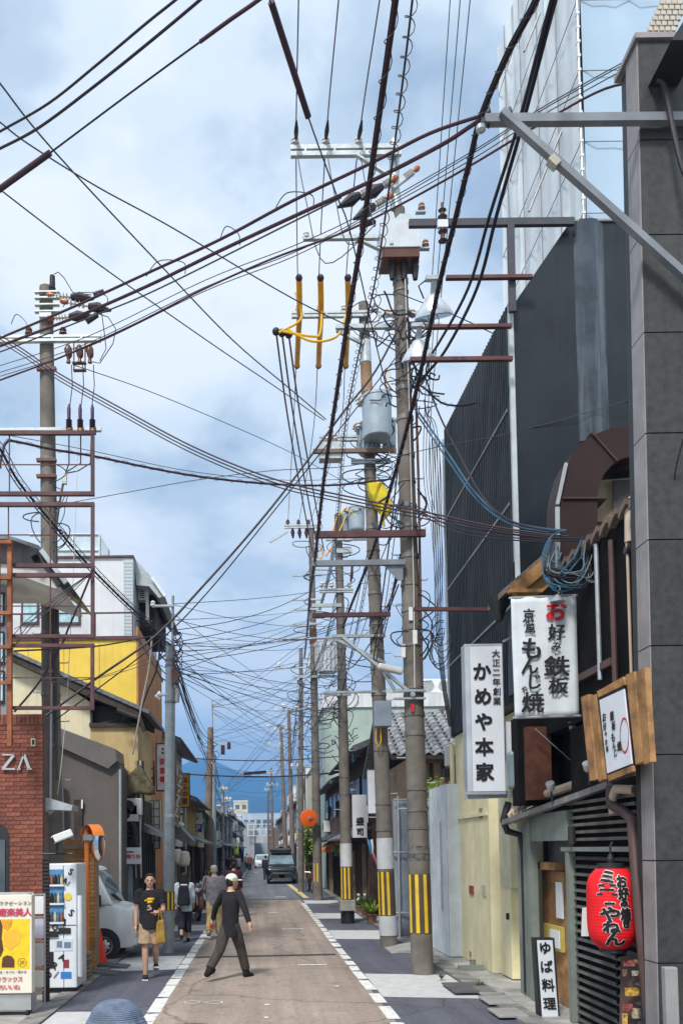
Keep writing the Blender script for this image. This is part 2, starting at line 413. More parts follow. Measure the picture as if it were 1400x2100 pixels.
struct(MB().add([(p.x, p.y, .012) for p in q], [(3, 2, 1, 0)]).build('yellow_line', m_yline))
m_iron = mat('cast_iron', (0.09, 0.085, 0.08), 0.55, 0.6, var=0.3, scale=20, bump=0.5, bscale=60)
g = G(395, 2112)
mh = MB().lathe((g.x, g.y, 0.0), [(0.33, 0), (0.33, .011), (0.30, .013), (0.29, .011), (0.0, .012)], 28).build('manhole_cover', m_iron, smooth=True); tag(mh, 'round iron manhole cover in the road at the bottom edge', 'manhole')
m_hill = mat('hazy_forest_hill', (0.02, 0.075, 0.13), 0.95, var=0.35, scale=0.004, bump=0)  # forest colour with the blue of distance haze painted into it
def hills(name, y0, y1, crest, rough, seed, nx=120, ny=24):
 random.seed(seed); ph = [(random.uniform(0, 6.28), random.uniform(.6, 1.4)) for _ in range(12)]
 b = MB(); vs_ = []
 for j in range(ny + 1):
  t = j / ny; y = y0 + (y1 - y0) * t
  for i in range(nx + 1):
   x = -2600 + 5200 * i / nx
   z = crest(x) * math.sin(min(1, t * 1.25) * math.pi / 2) ** 1.2
   for k in range(10): z += rough / (1 + k * .6) * math.sin(x * .0022 * (k + 1) * ph[k][1] + ph[k][0] + t * 2.3 * k) * t
   vs_.append((x, y, max(z, -3)))
 fs = [(j * (nx + 1) + i, j * (nx + 1) + i + 1, (j + 1) * (nx + 1) + i + 1, (j + 1) * (nx + 1) + i) for j in range(ny) for i in range(nx)]
 b.add(vs_, fs); o = b.build(name, m_hill, smooth=True); return struct(o)
def bump_(x, c, w_): return math.exp(-((x - c) / w_) ** 2)
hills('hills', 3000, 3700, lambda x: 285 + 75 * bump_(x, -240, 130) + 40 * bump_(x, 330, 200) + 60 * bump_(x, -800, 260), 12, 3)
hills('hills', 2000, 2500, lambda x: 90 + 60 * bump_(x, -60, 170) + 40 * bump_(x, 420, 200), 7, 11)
random.seed(21)
hz = MB().box((-4600, -70, -1.2), (4600, 4600, 420)).build('haze', bpy.data.materials.new('air'))
hm = hz.data.materials[0]; hm.use_nodes = True; hn = hm.node_tree; hn.nodes.clear()
pv = hn.nodes.new('ShaderNodeVolumePrincipled'); po = hn.nodes.new('ShaderNodeOutputMaterial'); hn.links.new(pv.outputs[0], po.inputs['Volume'])
pv.inputs['Color'].default_value = (0.20, 0.50, 1.0, 1); pv.inputs['Density'].default_value = 0.00042; pv.inputs['Anisotropy'].default_value = 0.0
hz['kind'] = 'stuff'; hz['label'] = 'bluish air that fades the far hills'; hz['category'] = 'haze'
# ================================================================== left side of the street
m_steel = mat('galvanised', (0.42, 0.46, 0.48), 0.45, 0.5, var=0.15, scale=6)
m_maroon = mat('maroon_paint', (0.10, 0.04, 0.045), 0.55, var=0.3, scale=4, rnd=0.1)
m_rust = mat('rusty_orange_paint', (0.33, 0.105, 0.04), 0.7, var=0.35, scale=5, dirt=0.5, dirt_col=(0.06, 0.03, 0.025))
m_black = mat('black_metal', (0.022, 0.023, 0.026), 0.5, var=0.2)
m_dkwood = mat('dark_wood', (0.045, 0.034, 0.028), 0.75, var=0.4, scale=5, bump=0.2)
m_brick = mat('red_brick', (0.23, 0.075, 0.05), 0.85, var=0.25, scale=18, bump=0.5, bscale=50, rnd=0.28)
m_mort = mat('dark_mortar', (0.16, 0.11, 0.095), 0.95, var=0.2)
m_tanbrick = mat('tan_brick', (0.47, 0.25, 0.10), 0.85, var=0.2, scale=15, bump=0.4, rnd=0.2)
m_tanmort = mat('tan_mortar', (0.30, 0.22, 0.15), 0.95)
m_white = mat('white_paint', (0.74, 0.76, 0.77), 0.5, var=0.06, dirt=0.15)
m_offwhite = mat('off_white_render', (0.66, 0.69, 0.72), 0.85, var=0.08, scale=1.2, streak=0.12, bump=0.1)
m_yellow = mat('yellow_cladding', (0.78, 0.55, 0.08), 0.7, var=0.1, scale=1.0, streak=0.28, streak_col=(.42, .28, .06))
m_orange = mat('ochre_render', (0.50, 0.225, 0.085), 0.85, var=0.18, scale=2, streak=0.3)
m_cream = mat('cream_render', (0.68, 0.62, 0.43), 0.9, var=0.1, scale=1.5, streak=0.25, bump=0.15)
m_cream2 = mat('sand_render', (0.53, 0.40, 0.20), 0.9, var=0.15, scale=1.5, streak=0.3)
m_taupe = mat('taupe_render', (0.115, 0.10, 0.092), 0.85, var=0.14, scale=1.0, streak=0.25, bump=0.12)
m_tile = mat('grey_roof_tile', (0.16, 0.17, 0.185), 0.55, var=0.25, scale=6, rnd=0.3)
m_glass = mat('window_glass', (0.05, 0.07, 0.085), 0.06, 0.0, var=0.2, spec=0.9)
m_blueglass = mat('curtained_glass', (0.38, 0.60, 0.66), 0.12, var=0.2, scale=8, spec=0.8)
m_ink = mat('black_ink', (0.012, 0.012, 0.014), 0.6, var=0)
m_redink = mat('red_ink', (0.52, 0.02, 0.03), 0.6, var=0)
m_orangepaint = mat('orange_paint', (0.80, 0.22, 0.03), 0.45, var=0.1, dirt=0.2)
m_alu = mat('aluminium', (0.55, 0.56, 0.57), 0.35, 0.7, var=0.1)
m_rubber = mat('black_rubber', (0.018, 0.018, 0.02), 0.7, var=0.15)
m_shoji = mat('lamp_paper', (0.72, 0.70, 0.62), 0.8)
m_soffit = mat('white_soffit', (0.60, 0.60, 0.58), 0.8)
def fx(px, py, d): return P(px, py, d).x
def fz(px, py, d): return P(px, py, d).z
def prect(px0, py0, px1, py1, d):
 mx_, my = (px0 + px1) / 2, (py0 + py1) / 2
 return fx(px0, my, d), fx(px1, my, d), fz(mx_, py1, d), fz(mx_, py0, d)
def pbox(mb, px0, py0, px1, py1, d, t, mi=0):
 x0, x1, z0, z1 = prect(px0, py0, px1, py1, d); return mb.box((x0, d, z0), (x1, d + t, z1), mi)
def ppoly(mb, pts, d, t, mi=0): return mb.prism([P(x, y, d) for x, y in pts][::-1], (0, t, 0), mi)
dB = 13.0
x0, x1, z0, z1 = prect(-30, 1465, 88, 2030, dB); z0 = 0.02
T = thing('brick_wall', 'dark red brick wall with silver capital letters and an arched opening', 'brick wall', ((x0 + x1) / 2, dB, 0))
MB().box((x0 - .5, dB + .012, z0), (x1 - .008, dB + .4, z1 - .01)).build('mortar_core', m_mort, T)
bw, bh, jn = 0.21, 0.056, 0.008
br = MB().box((0, 0, 0), (bw, .10, bh)).build('brick', m_brick, None, bevel=0.003); proto_brick = br.data; bpy.data.objects.remove(br)
hb = MB().box((0, 0, 0), (bw / 2 - jn / 2, .10, bh)); hbo = hb.build('brick', m_brick); half_brick = hbo.data; bpy.data.objects.remove(hbo)
sb = MB().box((0, 0, 0), (.056, .10, .155)); sbo = sb.build('brick', m_brick); sold = sbo.data; bpy.data.objects.remove(sbo)
def put(me, parent, x, y, z, rz=0.0):
 o = bpy.data.objects.new('brick', me); COL.objects.link(o); o.parent = parent; o.location = Vector((x, y, z)) - OFF[parent]; o.rotation_euler.z = rz; return o
nrow = int((z1 - .165 - z0) / (bh + jn))
arch_c = P(-8, 1760, dB)
for r_ in range(nrow):
 z = z0 + r_ * (bh + jn)
 if z < 0.35: continue
 xr = x1 - (0 if r_ % 2 == 0 else 0)
 xx = xr
 if r_ % 2:
  put(half_brick, T, xx - (bw / 2 - jn / 2), dB, z); xx -= bw / 2 + jn / 2
 while xx - bw > x0:
  px_, py_ = toPix((xx - bw / 2, dB, z))
  inarch = px_ < 8 and 1700 < py_ < 1835
  if not inarch: put(proto_brick, T, xx - bw, dB + random.uniform(-.003, .003), z)
  xx -= bw + jn
zt = z1 - .155
xx = x1
while xx > x0: put(sold, T, xx - .056, dB - .004, zt); xx -= .064
ap = [P(-30, 1835, dB - .012), P(19, 1835, dB - .012), P(19, 1712, dB - .012), P(13, 1698, dB - .012), P(2, 1690, dB - .012), P(-30, 1688, dB - .012)]
MB().prism(ap[::-1], (0, .02, 0)).build('arched_window', m_black, T)
w_ = MB(); pbox(w_, -20, 1722, 11, 1830, dB - .03, .02); w_.build('pane', m_glass, T)
lt = MB(); letters(lt, [('Z', 0, 0, .34), ('A', .205, 0, .34), ('Z', -.19, 0, .34)], P(21, 1562, dB - .03), (1, 0, 0), (0, 0, 1), bold=.012)
lt = MB(); s_ = P(20, 1562, dB - .03); q = 1 / 138
def stroke(mb, a, b, w__, d=dB - .035):
 mb.bar(P(*a, d), P(*b, d), w__ * q, .03, up=(0, 1, 0))
for a, b_, ww in (((6, 1548), (30, 1548), 3), ((29, 1549), (7, 1577), 6), ((5, 1577), (32, 1577), 3.5), ((50, 1547), (39, 1577), 3), ((50, 1547), (61, 1577), 6), ((36, 1577), (43, 1577), 3), ((56, 1577), (66, 1577), 3)): stroke(lt, a, b_, ww)
lt.build('letter', m_alu, T)
a_ = MB(); pbox(a_, 64, 1514, 73, 1530, dB - .02, .03); a_.build('wall_box', mat('pale_green_plastic', (0.5, 0.55, 0.38)), T)
a_ = MB(); pbox(a_, 66, 1517, 71, 1527, dB - .024, .01); a_.build('box_lens', m_black, T)
dFm = 12.5
T = thing('open_steelwork', 'maroon and rusty steel frame of open rectangles above the brick wall', 'steel frame', P(100, 1452, dFm))
def fbar(a, b_, wpx, m, name='beam', d=dFm, th=.06):
 MB().bar(P(*a, d), P(*b_, d), wpx * d / F, th, up=(0, 1, 0)).build(name, m, T)
for y, xa, xb, wp in ((888, -40, 194, 8), (1013, -40, 194, 8), (1035, -40, 194, 8), (1160, 28, 194, 8), (1180, 28, 194, 8), (1305, 28, 194, 7), (1324, 28, 194, 7), (1452, 28, 190, 7)):
 fbar((xa, y), (xb, y), wp, m_maroon)
for x, ya, yb, wp in ((190.5, 884, 1017, 7), (190.5, 1031, 1309, 7), (190, 1320, 1456, 7)): fbar((x, ya), (x, yb), wp, m_maroon, 'post', dFm + .005)
for x, ya, yb in ((20, 890, 1010), (18, 1036, 1110), (104, 1040, 1455)): fbar((x, ya), (x, yb), 2.2, m_maroon, 'rod', dFm + .03, .02)
for y in (953, 1097, 1243, 1390): fbar((-40, y), (188, y), 1.8, m_maroon, 'rod', dFm + .035, .018)
fbar((21, 1108), (21, 1530), 9, m_rust, 'rust_post', dFm - .08, .07)
for y in (1112, 1185, 1257, 1327, 1400): fbar((-40, y), (24, y), 7, m_rust, 'rust_rail', dFm - .16, .05)
for x, ya, yb in ((-2, 1110, 1480),): fbar((x, ya), (x, yb), 6, m_rust, 'rust_post', dFm - .14, .05)
dU = 13.45
T = thing('corner_house', 'house with dark tiled eave and white soffit behind the steel frame', 'house', P(0, 2030, dU))
x0, x1, z0, z1 = prect(-60, 1190, 14, 1466, dU)
MB().box((x0 - 3, dU, 0.02), (x1, dU + .35, z1)).build('wall', mat('grey_wall', (0.30, 0.31, 0.33), var=.15), T)
for yy in (1215, 1295, 1375):
 b = MB(); pbox(b, -20, yy, 9, yy + 68, dU - .03, .05); wo = b.build('window', m_black, T)
 b = MB(); pbox(b, -18, yy + 4, 6, yy + 62, dU - .04, .02); b.build('pane', m_blueglass, wo)
MB().prism([P(-60, 1105, dU - .6), P(20, 1105, dU - .6), P(78, 1126, dU - .6), P(134, 1192, dU - .6), P(118, 1203, dU - .6), P(88, 1160, dU - .6), P(-60, 1148, dU - .6)][::-1], (0, .25, 0)).build('eave_edge', m_black, T)
MB().prism([P(-60, 1150, dU - .55), P(88, 1162, dU - .55), P(126, 1206, dU - .55), P(112, 1206, dU - .55), P(28, 1176, dU - .55), P(-60, 1176, dU - .55)][::-1], (0, 1.6, 0)).build('soffit', m_soffit, T)
MB().prism([P(-60, 1098, dU - .5), P(18, 1098, dU - .5), P(80, 1118, dU - .5), P(136, 1186, dU - .5), P(140, 1192, dU - .5), P(60, 1126, dU - .5), P(-60, 1110, dU - .5)][::-1], (0, 2.2, 0)).build('roof', m_tile, T)
MB().bar(P(66, 1128, dU - .7), P(72, 1142, dU - .7), .16, .1).build('eave_bracket', m_black, T)
MB().bar(P(85, 1128, dU - .65), P(136, 1196, dU - .65), .05, .07).build('gutter', m_steel, T)
dS = 11.3
g = P(20, 2080, dS)
T = thing('sign_trolley', 'yellow massage parlour sign panel on a grey wheeled metal stand', 'sign', (g.x, dS, 0))
m_pcream = mat('sign_cream', (0.74, 0.70, 0.60), 0.5, var=.04); m_pyel = mat('sign_yellow', (0.86, 0.58, 0.02), 0.5, var=.12, scale=9); m_porange = mat('sign_amber', (0.75, 0.33, 0.03), .5, var=.2, scale=12); m_pbrown = mat('sign_brown', (0.10, 0.04, 0.02), .5); m_crimson = mat('sign_crimson', (0.55, 0.03, 0.09), .5, var=0)
b = MB(); pbox(b, -60, 1836, 66, 2038, dS, .16); b.build('cabinet', m_pcream, T, bevel=.01)
b = MB(); pbox(b, -60, 1885, 61, 1988, dS - .003, .004); b.build('picture', m_pyel, T)
def pr(pts, m, z): ppoly(MB(), pts, dS - z, .002).build('print', m, T)
pr([(-30, 1886), (2, 1886), (6, 1900), (4, 1925), (8, 1948), (2, 1962), (-30, 1970)], m_pbrown, .006)
pr([(4, 1886), (26, 1886), (24, 1898), (16, 1908), (8, 1904)], m_porange, .008)
pr([(8, 1912), (30, 1905), (44, 1912), (40, 1935), (22, 1948), (10, 1942)], mat('sign_gold', (0.80, 0.46, 0.04), .5, var=.15), .007)
pr([(4, 1978), (6, 1964), (14, 1959), (24, 1961), (30, 1968), (30, 1984), (4, 1984)], m_pbrown, .009)
c0 = P(46, 1974, dS - .008)
rg = MB()
for k in range(20):
 a0, a1 = k * math.pi / 10, (k + 1) * math.pi / 10
 rg.add([c0 + Vector((math.cos(a) * r0, 0, math.sin(a) * r0)) for a, r0 in ((a0, .058), (a1, .058), (a1, .053), (a0, .053))], [(0, 1, 2, 3)])
letters(rg, [('2F', 0, 0, .07)], c0, (1, 0, 0), (0, 0, 1)); rg.build('floor_mark', m_pbrown, T)
def srow(txt, px, py, hpx, m, d=dS - .004, step=None, bold=.01):
 s = hpx * d / F; mb = MB(); st = (step or hpx * 1.0) * d / F
 letters(mb, [(ch, i * st, 0, s * 1.05) for i, ch in enumerate(txt)], P(px, py, d), (1, 0, 0), (0, 0, 1), bold=bold)
 return mb.build('lettering', m, T)
srow('リラクゼーション', -6, 1853, 9, m_ink, step=9.6); srow('癒楽美人', 6, 1871, 17, m_crimson, step=17, bold=.02)
srow('足つぼ・オイル・耳かき', -10, 1994, 6, m_pbrown, step=6.2); srow('リラックス', -2, 2009, 12, m_crimson, step=11); srow('もちいいね', -6, 2025, 12, m_crimson, step=10.5)
b = MB()
for px in (-50, 64): b.bar(P(px, 1832, dS + .2), P(px, 2074, dS + .2), .03)
for py in (1832, 2040, 2072): b.bar(P(-60, py, dS + .2), P(70, py, dS + .2), .03)
pbox(b, -60, 2040, 64, 2072, dS + .05, .3)
b.build('trolley_frame', m_alu, T)
for px in (-20, 58):
 c = P(px, 2080, dS + .1); MB().lathe((c.x - .015, c.y, .05), [(.05, 0), (.05, .03)], 14, (1, 0, 0)).build('wheel', m_rubber, T)
T = thing('poster_rack', 'grey metal rack hung with small papers behind the sign trolley', 'rack', P(82, 2070, 11.9))
b = MB()
for px in (68, 92): b.bar(Vector((fx(px, 1900, 11.9), 11.9, 0.02)), P(px, 1832, 11.9), .022)
for py in (1834, 1880, 1930, 1985, 2030): b.bar(P(66, py, 11.9), P(93, py, 11.9), .018)
b.build('frame', m_alu, T)
for k, (py, hh) in enumerate(((1838, 36), (1884, 40), (1934, 46), (1990, 34))):
 b = MB(); pbox(b, 70, py, 90, py + hh, 11.88, .006); b.build('paper', [m_white, mat('lilac_paper', (.45, .45, .6)), mat('grey_paper', (.5, .5, .5)), m_pcream][k], T)
dL = 12.3
T = thing('lattice_screen', 'tall dark brown slatted screen beside the white vending machine', 'screen', P(94, 2060, dL))
b = MB(); x0, x1, z0, z1 = prect(87, 1760, 101, 2060, dL); z0 = .02
b.box((x0, dL + .02, z0), (x1, dL + .04, z1)); b.build('panel', m_dkwood, T)
k = z0
sl = None
while k < z1:
 if sl is None: sl = MB().box((x0, dL, 0), (x1 + .004, dL + .03, .03)).build('slat', m_dkwood, T); sl.location.z = k
 else: share(sl, 'slat', T, (0, 0, k))
 k += .052
dV = 13.1
x0, x1, z0, z1 = prect(80, 1771, 158, 2032, dV); z0 = .03
T = thing('vending_machine', 'white drinks vending machine printed with slanting black letters', 'vending machine', ((x0 + x1) / 2, dV, 0.0))
m_vend = mat('vending_white', (0.70, 0.74, 0.78), .35, var=.05, dirt=.1)
MB().box((x0 - .25, dV, z0 + .06), (x1, dV + .72, z1)).build('body', m_vend, T, bevel=.015)
MB().box((x0 - .2, dV + .05, 0.01), (x1 - .05, dV + .66, z0 + .06)).build('plinth', m_black, T)
b = MB(); pbox(b, 84, 1783, 130, 1896, dV - .012, .014); b.build('display', mat('vending_blue', (.10, .26, .48), .3, var=.2, scale=9), T)
for i, py in enumerate((1817, 1855, 1894)):
 b = MB(); pbox(b, 82, py - 3, 131, py + 1, dV - .05, .05); b.build('button_rail', m_vend, T)
 for k in range(7):
  px = 87 + k * 6.7
  c = P(px, py - 4, dV - .03); cl = [(.05, .08, .10), (.5, .45, .3), (.06, .14, .3), (.25, .1, .05), (.02, .02, .02)][(k + i) % 5 if k < 5 else (k * 2 + i) % 5]
  MB().lathe(c, [(.022, 0), (.024, .02), (.024, .09), (.011, .12), (.011, .145)], 10).build('bottle', mat('bottle%d%d' % (k % 5, i), cl, .2, var=.1), T, smooth=True)
b = MB(); pbox(b, 130.5, 1775, 131.5, 2030, dV - .004, .006); pbox(b, 84, 1897, 157, 1898.5, dV - .004, .006); b.build('seam', m_black, T)
def vlet(items):
 for ch, px, py, h, a in items:
  mb = MB()
  up = Vector((math.sin(a), 0, math.cos(a))); rt = Vector((math.cos(a), 0, -math.sin(a)))
  letters(mb, [(ch, 0, 0, h * dV / F * 1.3)], P(px, py, dV - .004), rt, up, bold=.025)
  mb.build('lettering', m_ink, T)
vlet([('S', 146, 1788, 14, .5), ('A', 134, 1806, 13, .5), ('S', 147, 1872, 15, .5), ('A', 132, 1890, 13, .5), ('Q', 113, 1903, 12, .5), ('A', 128, 1963, 14, .5), ('R', 113, 1981, 15, .5), ('O', 100, 1999, 13, .5),
   ('HAIR', 141, 1812, 3.6, -.9), ('DESIGN', 116, 1999, 3.6, -.9)])
c0 = P(140, 1839, dV - .006); MB().lathe(c0, [(.055, 0), (.055, .004)], 22, (0, -1, 0)).build('sticker', mat('sticker_yellow', (.78, .55, .05), .5, var=0), T)
b = MB(); pbox(b, 125, 1993, 147, 2007, dV - .006, .006); b.build('sticker', mat('sticker_blue', (.03, .2, .55), .5, var=0), T)
b = MB(); pbox(b, 120, 1903, 145, 1915, dV - .02, .02); b.build('coin_panel', m_black, T, bevel=.004)
b = MB(); pbox(b, 84, 1910, 119, 1922, dV - .03, .03); b.build('coin_panel', m_black, T)
b = MB(); pbox(b, 112, 1925, 149, 1950, dV - .006, .006); b.build('notice', mat('notice_pale', (.6, .66, .72), .5, var=.1, scale=30), T)
b = MB(); pbox(b, 117, 1930, 128, 1943, dV - .01, .005); pbox(b, 132, 1932, 146, 1944, dV - .01, .005); b.build('pictogram', mat('picto', (.15, .2, .3)), T)
b = MB(); pbox(b, 84, 1952, 110, 1986, dV - .01, .012); b.build('dispensing_hatch', m_black, T)
b = MB(); pbox(b, 130, 1968, 142, 1985, dV - .006, .006); b.build('sticker', mat('sticker_maroon', (.25, .04, .05), .5), T)
b = MB(); b.tube([Vector((x1 + .035, dV + .05, .25)), Vector((x1 + .035, dV + .05, 1.45))], .04, 10); b.build('side_bumper', m_vend, T, smooth=True)
T = thing('wall_canopy', 'small grey metal canopy above the security camera', 'canopy', P(92, 1650, 13.2))
b = MB(); ppoly(b, [(90, 1634), (104, 1638), (149, 1652), (147, 1662), (98, 1660), (90, 1668)], 13.2, .45); b.build('hood', m_steel, T)
b = MB(); b.bar(P(88, 1680, 13.3), P(100, 1640, 13.3), .05); b.build('bracket', m_black, T)
T = thing('security_camera', 'white box security camera pointing down over the vending machine', 'camera', P(118, 1745, 12.75))
b = MB(); M_ = Matrix.Rotation(R(-24), 3, 'Y') @ Matrix.Rotation(R(35), 3, 'Z')
b.cbox(P(128, 1715, 12.75), (.30, .11, .11), rot=M_); b.build('housing', m_white, T, bevel=.015)
b = MB(); b.cbox(P(110, 1723, 12.68), (.02, .085, .08), rot=M_); b.build('lens', m_black, T)
b = MB(); b.tube([P(128, 1722, 12.75), P(118, 1730, 12.8), P(116, 1750, 12.8)], .02, 8); b.tube([P(88, 1751, 12.82), P(150, 1751, 12.82)], .014, 6); b.build('bracket', m_black, T)
dP = 15.6
x0, x1, z0, z1 = prect(155, 1730, 196, 1990, dP)
T = thing('brick_pillar', 'tan brick gate pillar behind the vending machine', 'pillar', ((x0 + x1) / 2, dP, 0))
MB().box((x0 - .3, dP + .012, 0.02), (x1 - .01, dP + .42, z1)).build('mortar_core', m_tanmort, T)
tb = MB().box((0, 0, 0), (.2, .1, .06)).build('brick', m_tanbrick, None, bevel=.003); tbm = tb.data; bpy.data.objects.remove(tb)
tb = MB().box((0, 0, 0), (.095, .1, .06)).build('brick', m_tanbrick); tbh = tb.data; bpy.data.objects.remove(tb)
z = .02; r_ = 0
while z + .06 < z1 - .05:
 xx = x1
 if r_ % 2: put(tbh, T, xx - .095, dP, z); xx -= .105
 while xx - .2 > x0 - .25: put(tbm, T, xx - .2, dP + random.uniform(-.004, .004), z); xx -= .21
 z += .071; r_ += 1
MB().box((x0 - .3, dP - .03, z), (x1 + .03, dP + .45, z + .06)).build('coping', m_tanmort, T)
T = thing('slatted_fence', 'tan wooden fence top of upright slats above the brick pillar', 'fence', P(150, 1745, 15.9))
sl = None; xa, xb, za, zb = prect(131, 1722, 172, 1752, 15.9)
for k in range(9):
 if sl is None: sl = MB().box((xa, 15.9, za), (xa + .032, 15.93, zb)).build('slat', m_tanbrick, T)
 else: share(sl, 'slat', T, (k * (xb - xa) / 8, 0, 0))
b = MB(); b.box((xa - .02, 15.935, zb - .04), (xb + .05, 15.96, zb)); b.box((xa - .02, 15.935, za), (xb + .05, 15.96, za + .04)); b.build('rail', m_tanbrick, T)
g = Vector((fx(179, 1850, 15.3), 15.3, 0))
T = thing('traffic_mirror', 'orange post with a convex traffic mirror seen edge on', 'traffic mirror', g)
MB().tube([g + Vector((0, 0, .02)), P(178, 1694, 15.3)], .042, 12).build('post', m_orangepaint, T, smooth=True)
b = MB(); pbox(b, 170, 1711, 197, 1723, 15.22, .02); b.build('plate', m_steel, T)
rotm = Matrix.Rotation(R(-58), 3, 'Z')
ax = rotm @ Vector((0, -1, 0)); c = P(201, 1731, 15.2)
MB().lathe(c, [(.285, -.02), (.30, .02), (.24, .055), (.13, .08), (.02, .09)], 28, ax).build('mirror', mat('mirror_glass', (.75, .78, .8), .04, 1.0, var=0), T, smooth=True)
MB().lathe(c, [(.06, -.10), (.26, -.03), (.30, .015), (.31, 0.0)], 28, ax).build('mirror_back', m_orangepaint, T, smooth=True)
hd = MB(); u_ = Vector((0, 0, 1)); s2 = ax.cross(u_).normalized()
for k in range(10):
 a0, a1 = R(25 + k * 13), R(25 + (k + 1) * 13)
 ring4 = [c + s2 * (math.cos(a) * .33) + u_ * (math.sin(a) * .33) + ax * t for a, t in ((a0, 0), (a1, 0), (a1, .2), (a0, .2))]
 ring5 = [p + (p - c).normalized() * .012 for p in ring4]; hd.hexa(ring4, ring5)
hd.build('hood', m_orangepaint, T)
dK = 14.3
T0 = P(170, 2008, dK)
m_bask = [mat('straw_%d' % i, c, .85, var=.35, scale=30, bump=.5) for i, c in enumerate(((.33, .24, .14), (.27, .18, .10), (.36, .27, .17)))]
for k in range(7):
 b = MB(); z = .015 + k * .065; j = random.uniform(-.012, .012)
 b.cbox((T0.x + j, dK + .15, z + .028), (.21, .30, .054))
 o = b.build('flat_crate', m_bask[k % 3], loc=(T0.x, dK, z), bevel=.008)
 o.name = 'flat_crate'; tag(o, ['bottom', 'second', 'third', 'fourth', 'fifth', 'sixth', 'top'][k] + ' straw coloured flat crate in the stack beside the vending machine' if k in (0, 6) else ['', 'second', 'third', 'fourth', 'fifth', 'sixth'][k] + ' straw flat crate from the ground in the stack by the machine', 'crate', 'stacked flat crates')
g = P(204, 1968, 16.2); g.z = 0
T = thing('traffic_cone', 'red traffic cone beside the front wheel of the silver van', 'traffic cone', g)
m_cone = mat('cone_red', (.80, .045, .02), .5, var=.06)
MB().lathe(g + Vector((0, 0, .02)), [(.155, 0), (.15, .03), (.03, .64), (.022, .66)], 20).build('cone', m_cone, T, smooth=True)
MB().cbox(g + Vector((0, 0, .012)), (.36, .36, .024)).build('base', m_cone, T, bevel=.01)
m_ramp = mat('ramp_rubber', (.10, .10, .105), .7, var=.2, bump=.3)
for i, (px, py, lb) in enumerate(((226, 1984, 'dark wedge ramp plate on the kerb in front of the traffic cone'), (205, 1998, 'dark ramp plate lying by the kerb nearest the straw crates'))):
 c = G(px, py)
 tag(MB().hexa([c + Vector(v) for v in ((-.35, -.18, .01), (.35, -.25, .01), (.35, .25, .01), (-.35, .22, .01))], [c + Vector(v) for v in ((-.33, -.16, .10), (.33, -.23, .025), (.33, .23, .025), (-.33, .20, .10))]).build('ramp_plate', m_ramp, loc=c), lb, 'ramp', 'kerb ramp plates')
dT = 18.95
T = thing('taupe_building', 'windowless dark taupe building with sloping metal capped parapet', 'building', P(190, 1950, dT))
pl = [(110, 1990), (249, 1975), (249, 1575), (239, 1560), (124, 1497), (90, 1480)]
b = MB(); ppoly(b, pl, dT, .95); b.build('wall', m_taupe, T)
b = MB(); ppoly(b, [(112, 1492), (126, 1494), (237, 1536), (240, 1560), (222, 1576), (114, 1527)], dT - .12, 1.1); b.build('parapet_cap', mat('taupe_metal', (.135, .12, .115), .5, var=.1), T)
b = MB(); b.tube([Vector((fx(247, 1800, dT), dT - .05, .03)), P(247, 1578, dT - .05)], .03, 8); b.build('corner_trim', m_steel, T)
b = MB(); pbox(b, 152, 1640, 169, 1780, dT - .06, .06); b.build('wood_board', m_dkwood, T)
b = MB(); pbox(b, 167, 1640, 170, 1658, dT - .09, .03); b.build('plate', m_white, T)
b = MB(); b.tube([P(122, 1600, dT - .2), P(124, 1700, dT - .2), P(124, 1760, dT - .2)], .09, 10); b.build('flue', m_steel, T, smooth=True)
dC = 20.2
T = thing('cream_house', 'cream rendered house with sloping grey tiled verge behind the taupe building', 'house', P(180, 1920, dC))
b = MB(); ppoly(b, [(10, 1905), (186, 1905), (186, 1440), (110, 1392), (20, 1342), (10, 1340)], dC, 2.6); b.build('wall', m_cream, T)
b = MB(); ppoly(b, [(186, 1905), (283, 1905), (283, 1485), (186, 1485)], dC + .004, 2.5); b.build('lower_wall', m_cream2, T)
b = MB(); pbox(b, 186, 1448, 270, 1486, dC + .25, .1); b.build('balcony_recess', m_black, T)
b = MB()
for px in (188, 252): b.bar(P(px, 1440, dC - .02), P(px, 1487, dC - .02), .05)
b.bar(P(184, 1487, dC - .03), P(284, 1487, dC - .03), .09); b.bar(P(206, 1484, dC - .02), P(262, 1470, dC - .02), .04); b.build('balcony_rail', m_dkwood, T)
b = MB(); b.prism([P(8, 1334, dC - .35), P(40, 1345, dC - .35), P(284, 1455, dC - .35), P(284, 1468, dC - .35), P(186, 1430, dC - .35), P(8, 1347, dC - .35)][::-1], (0, 3.1, 0)); b.build('roof', m_dkwood, T)
vt = None; n_ = 22
A0, A1 = P(8, 1328, dC - .4), P(290, 1452, dC - .4)
for k in range(n_):
 c = A0.lerp(A1, k / (n_ - 1))
 if vt is None: vt = MB().hexa([(0, 0, -.06), (.17, 0, -.13), (.17, 0, -.04), (0, 0, .03)], [(0, 3.2, -.06), (.17, 3.2, -.13), (.17, 3.2, -.04), (0, 3.2, .03)]).build('roof_tile', m_tile, T, world=False); vt.location = c - OFF[T]
 else: share(vt, 'roof_tile', T, c - OFF[T])
b = MB(); b.tube([P(240, 1456, dC - .5), P(288, 1474, dC - .5), P(296, 1500, dC - .5)], .05, 8); b.build('gutter', m_dkwood, T)
dY = 23.3
T = thing('yellow_building', 'bright yellow building with ochre street front and pale tiled upper storeys', 'building', P(280, 1880, dY))
xc = fx(280, 1380, dY); zt = fz(280, 1312, dY)
MB().box((xc - 9, dY, 0.02), (xc, dY + 6, zt)).build('yellow_wall', m_yellow, T)
MB().box((xc - .002, dY - .003, .02), (xc + .05, dY + 5.6, fz(280, 1285, dY))).build('street_front', m_orange, T)
b = MB()
for k in range(9): b.box((xc - 1 - k * .95, dY - .012, .1), (xc - .985 - k * .95, dY, zt - .05))
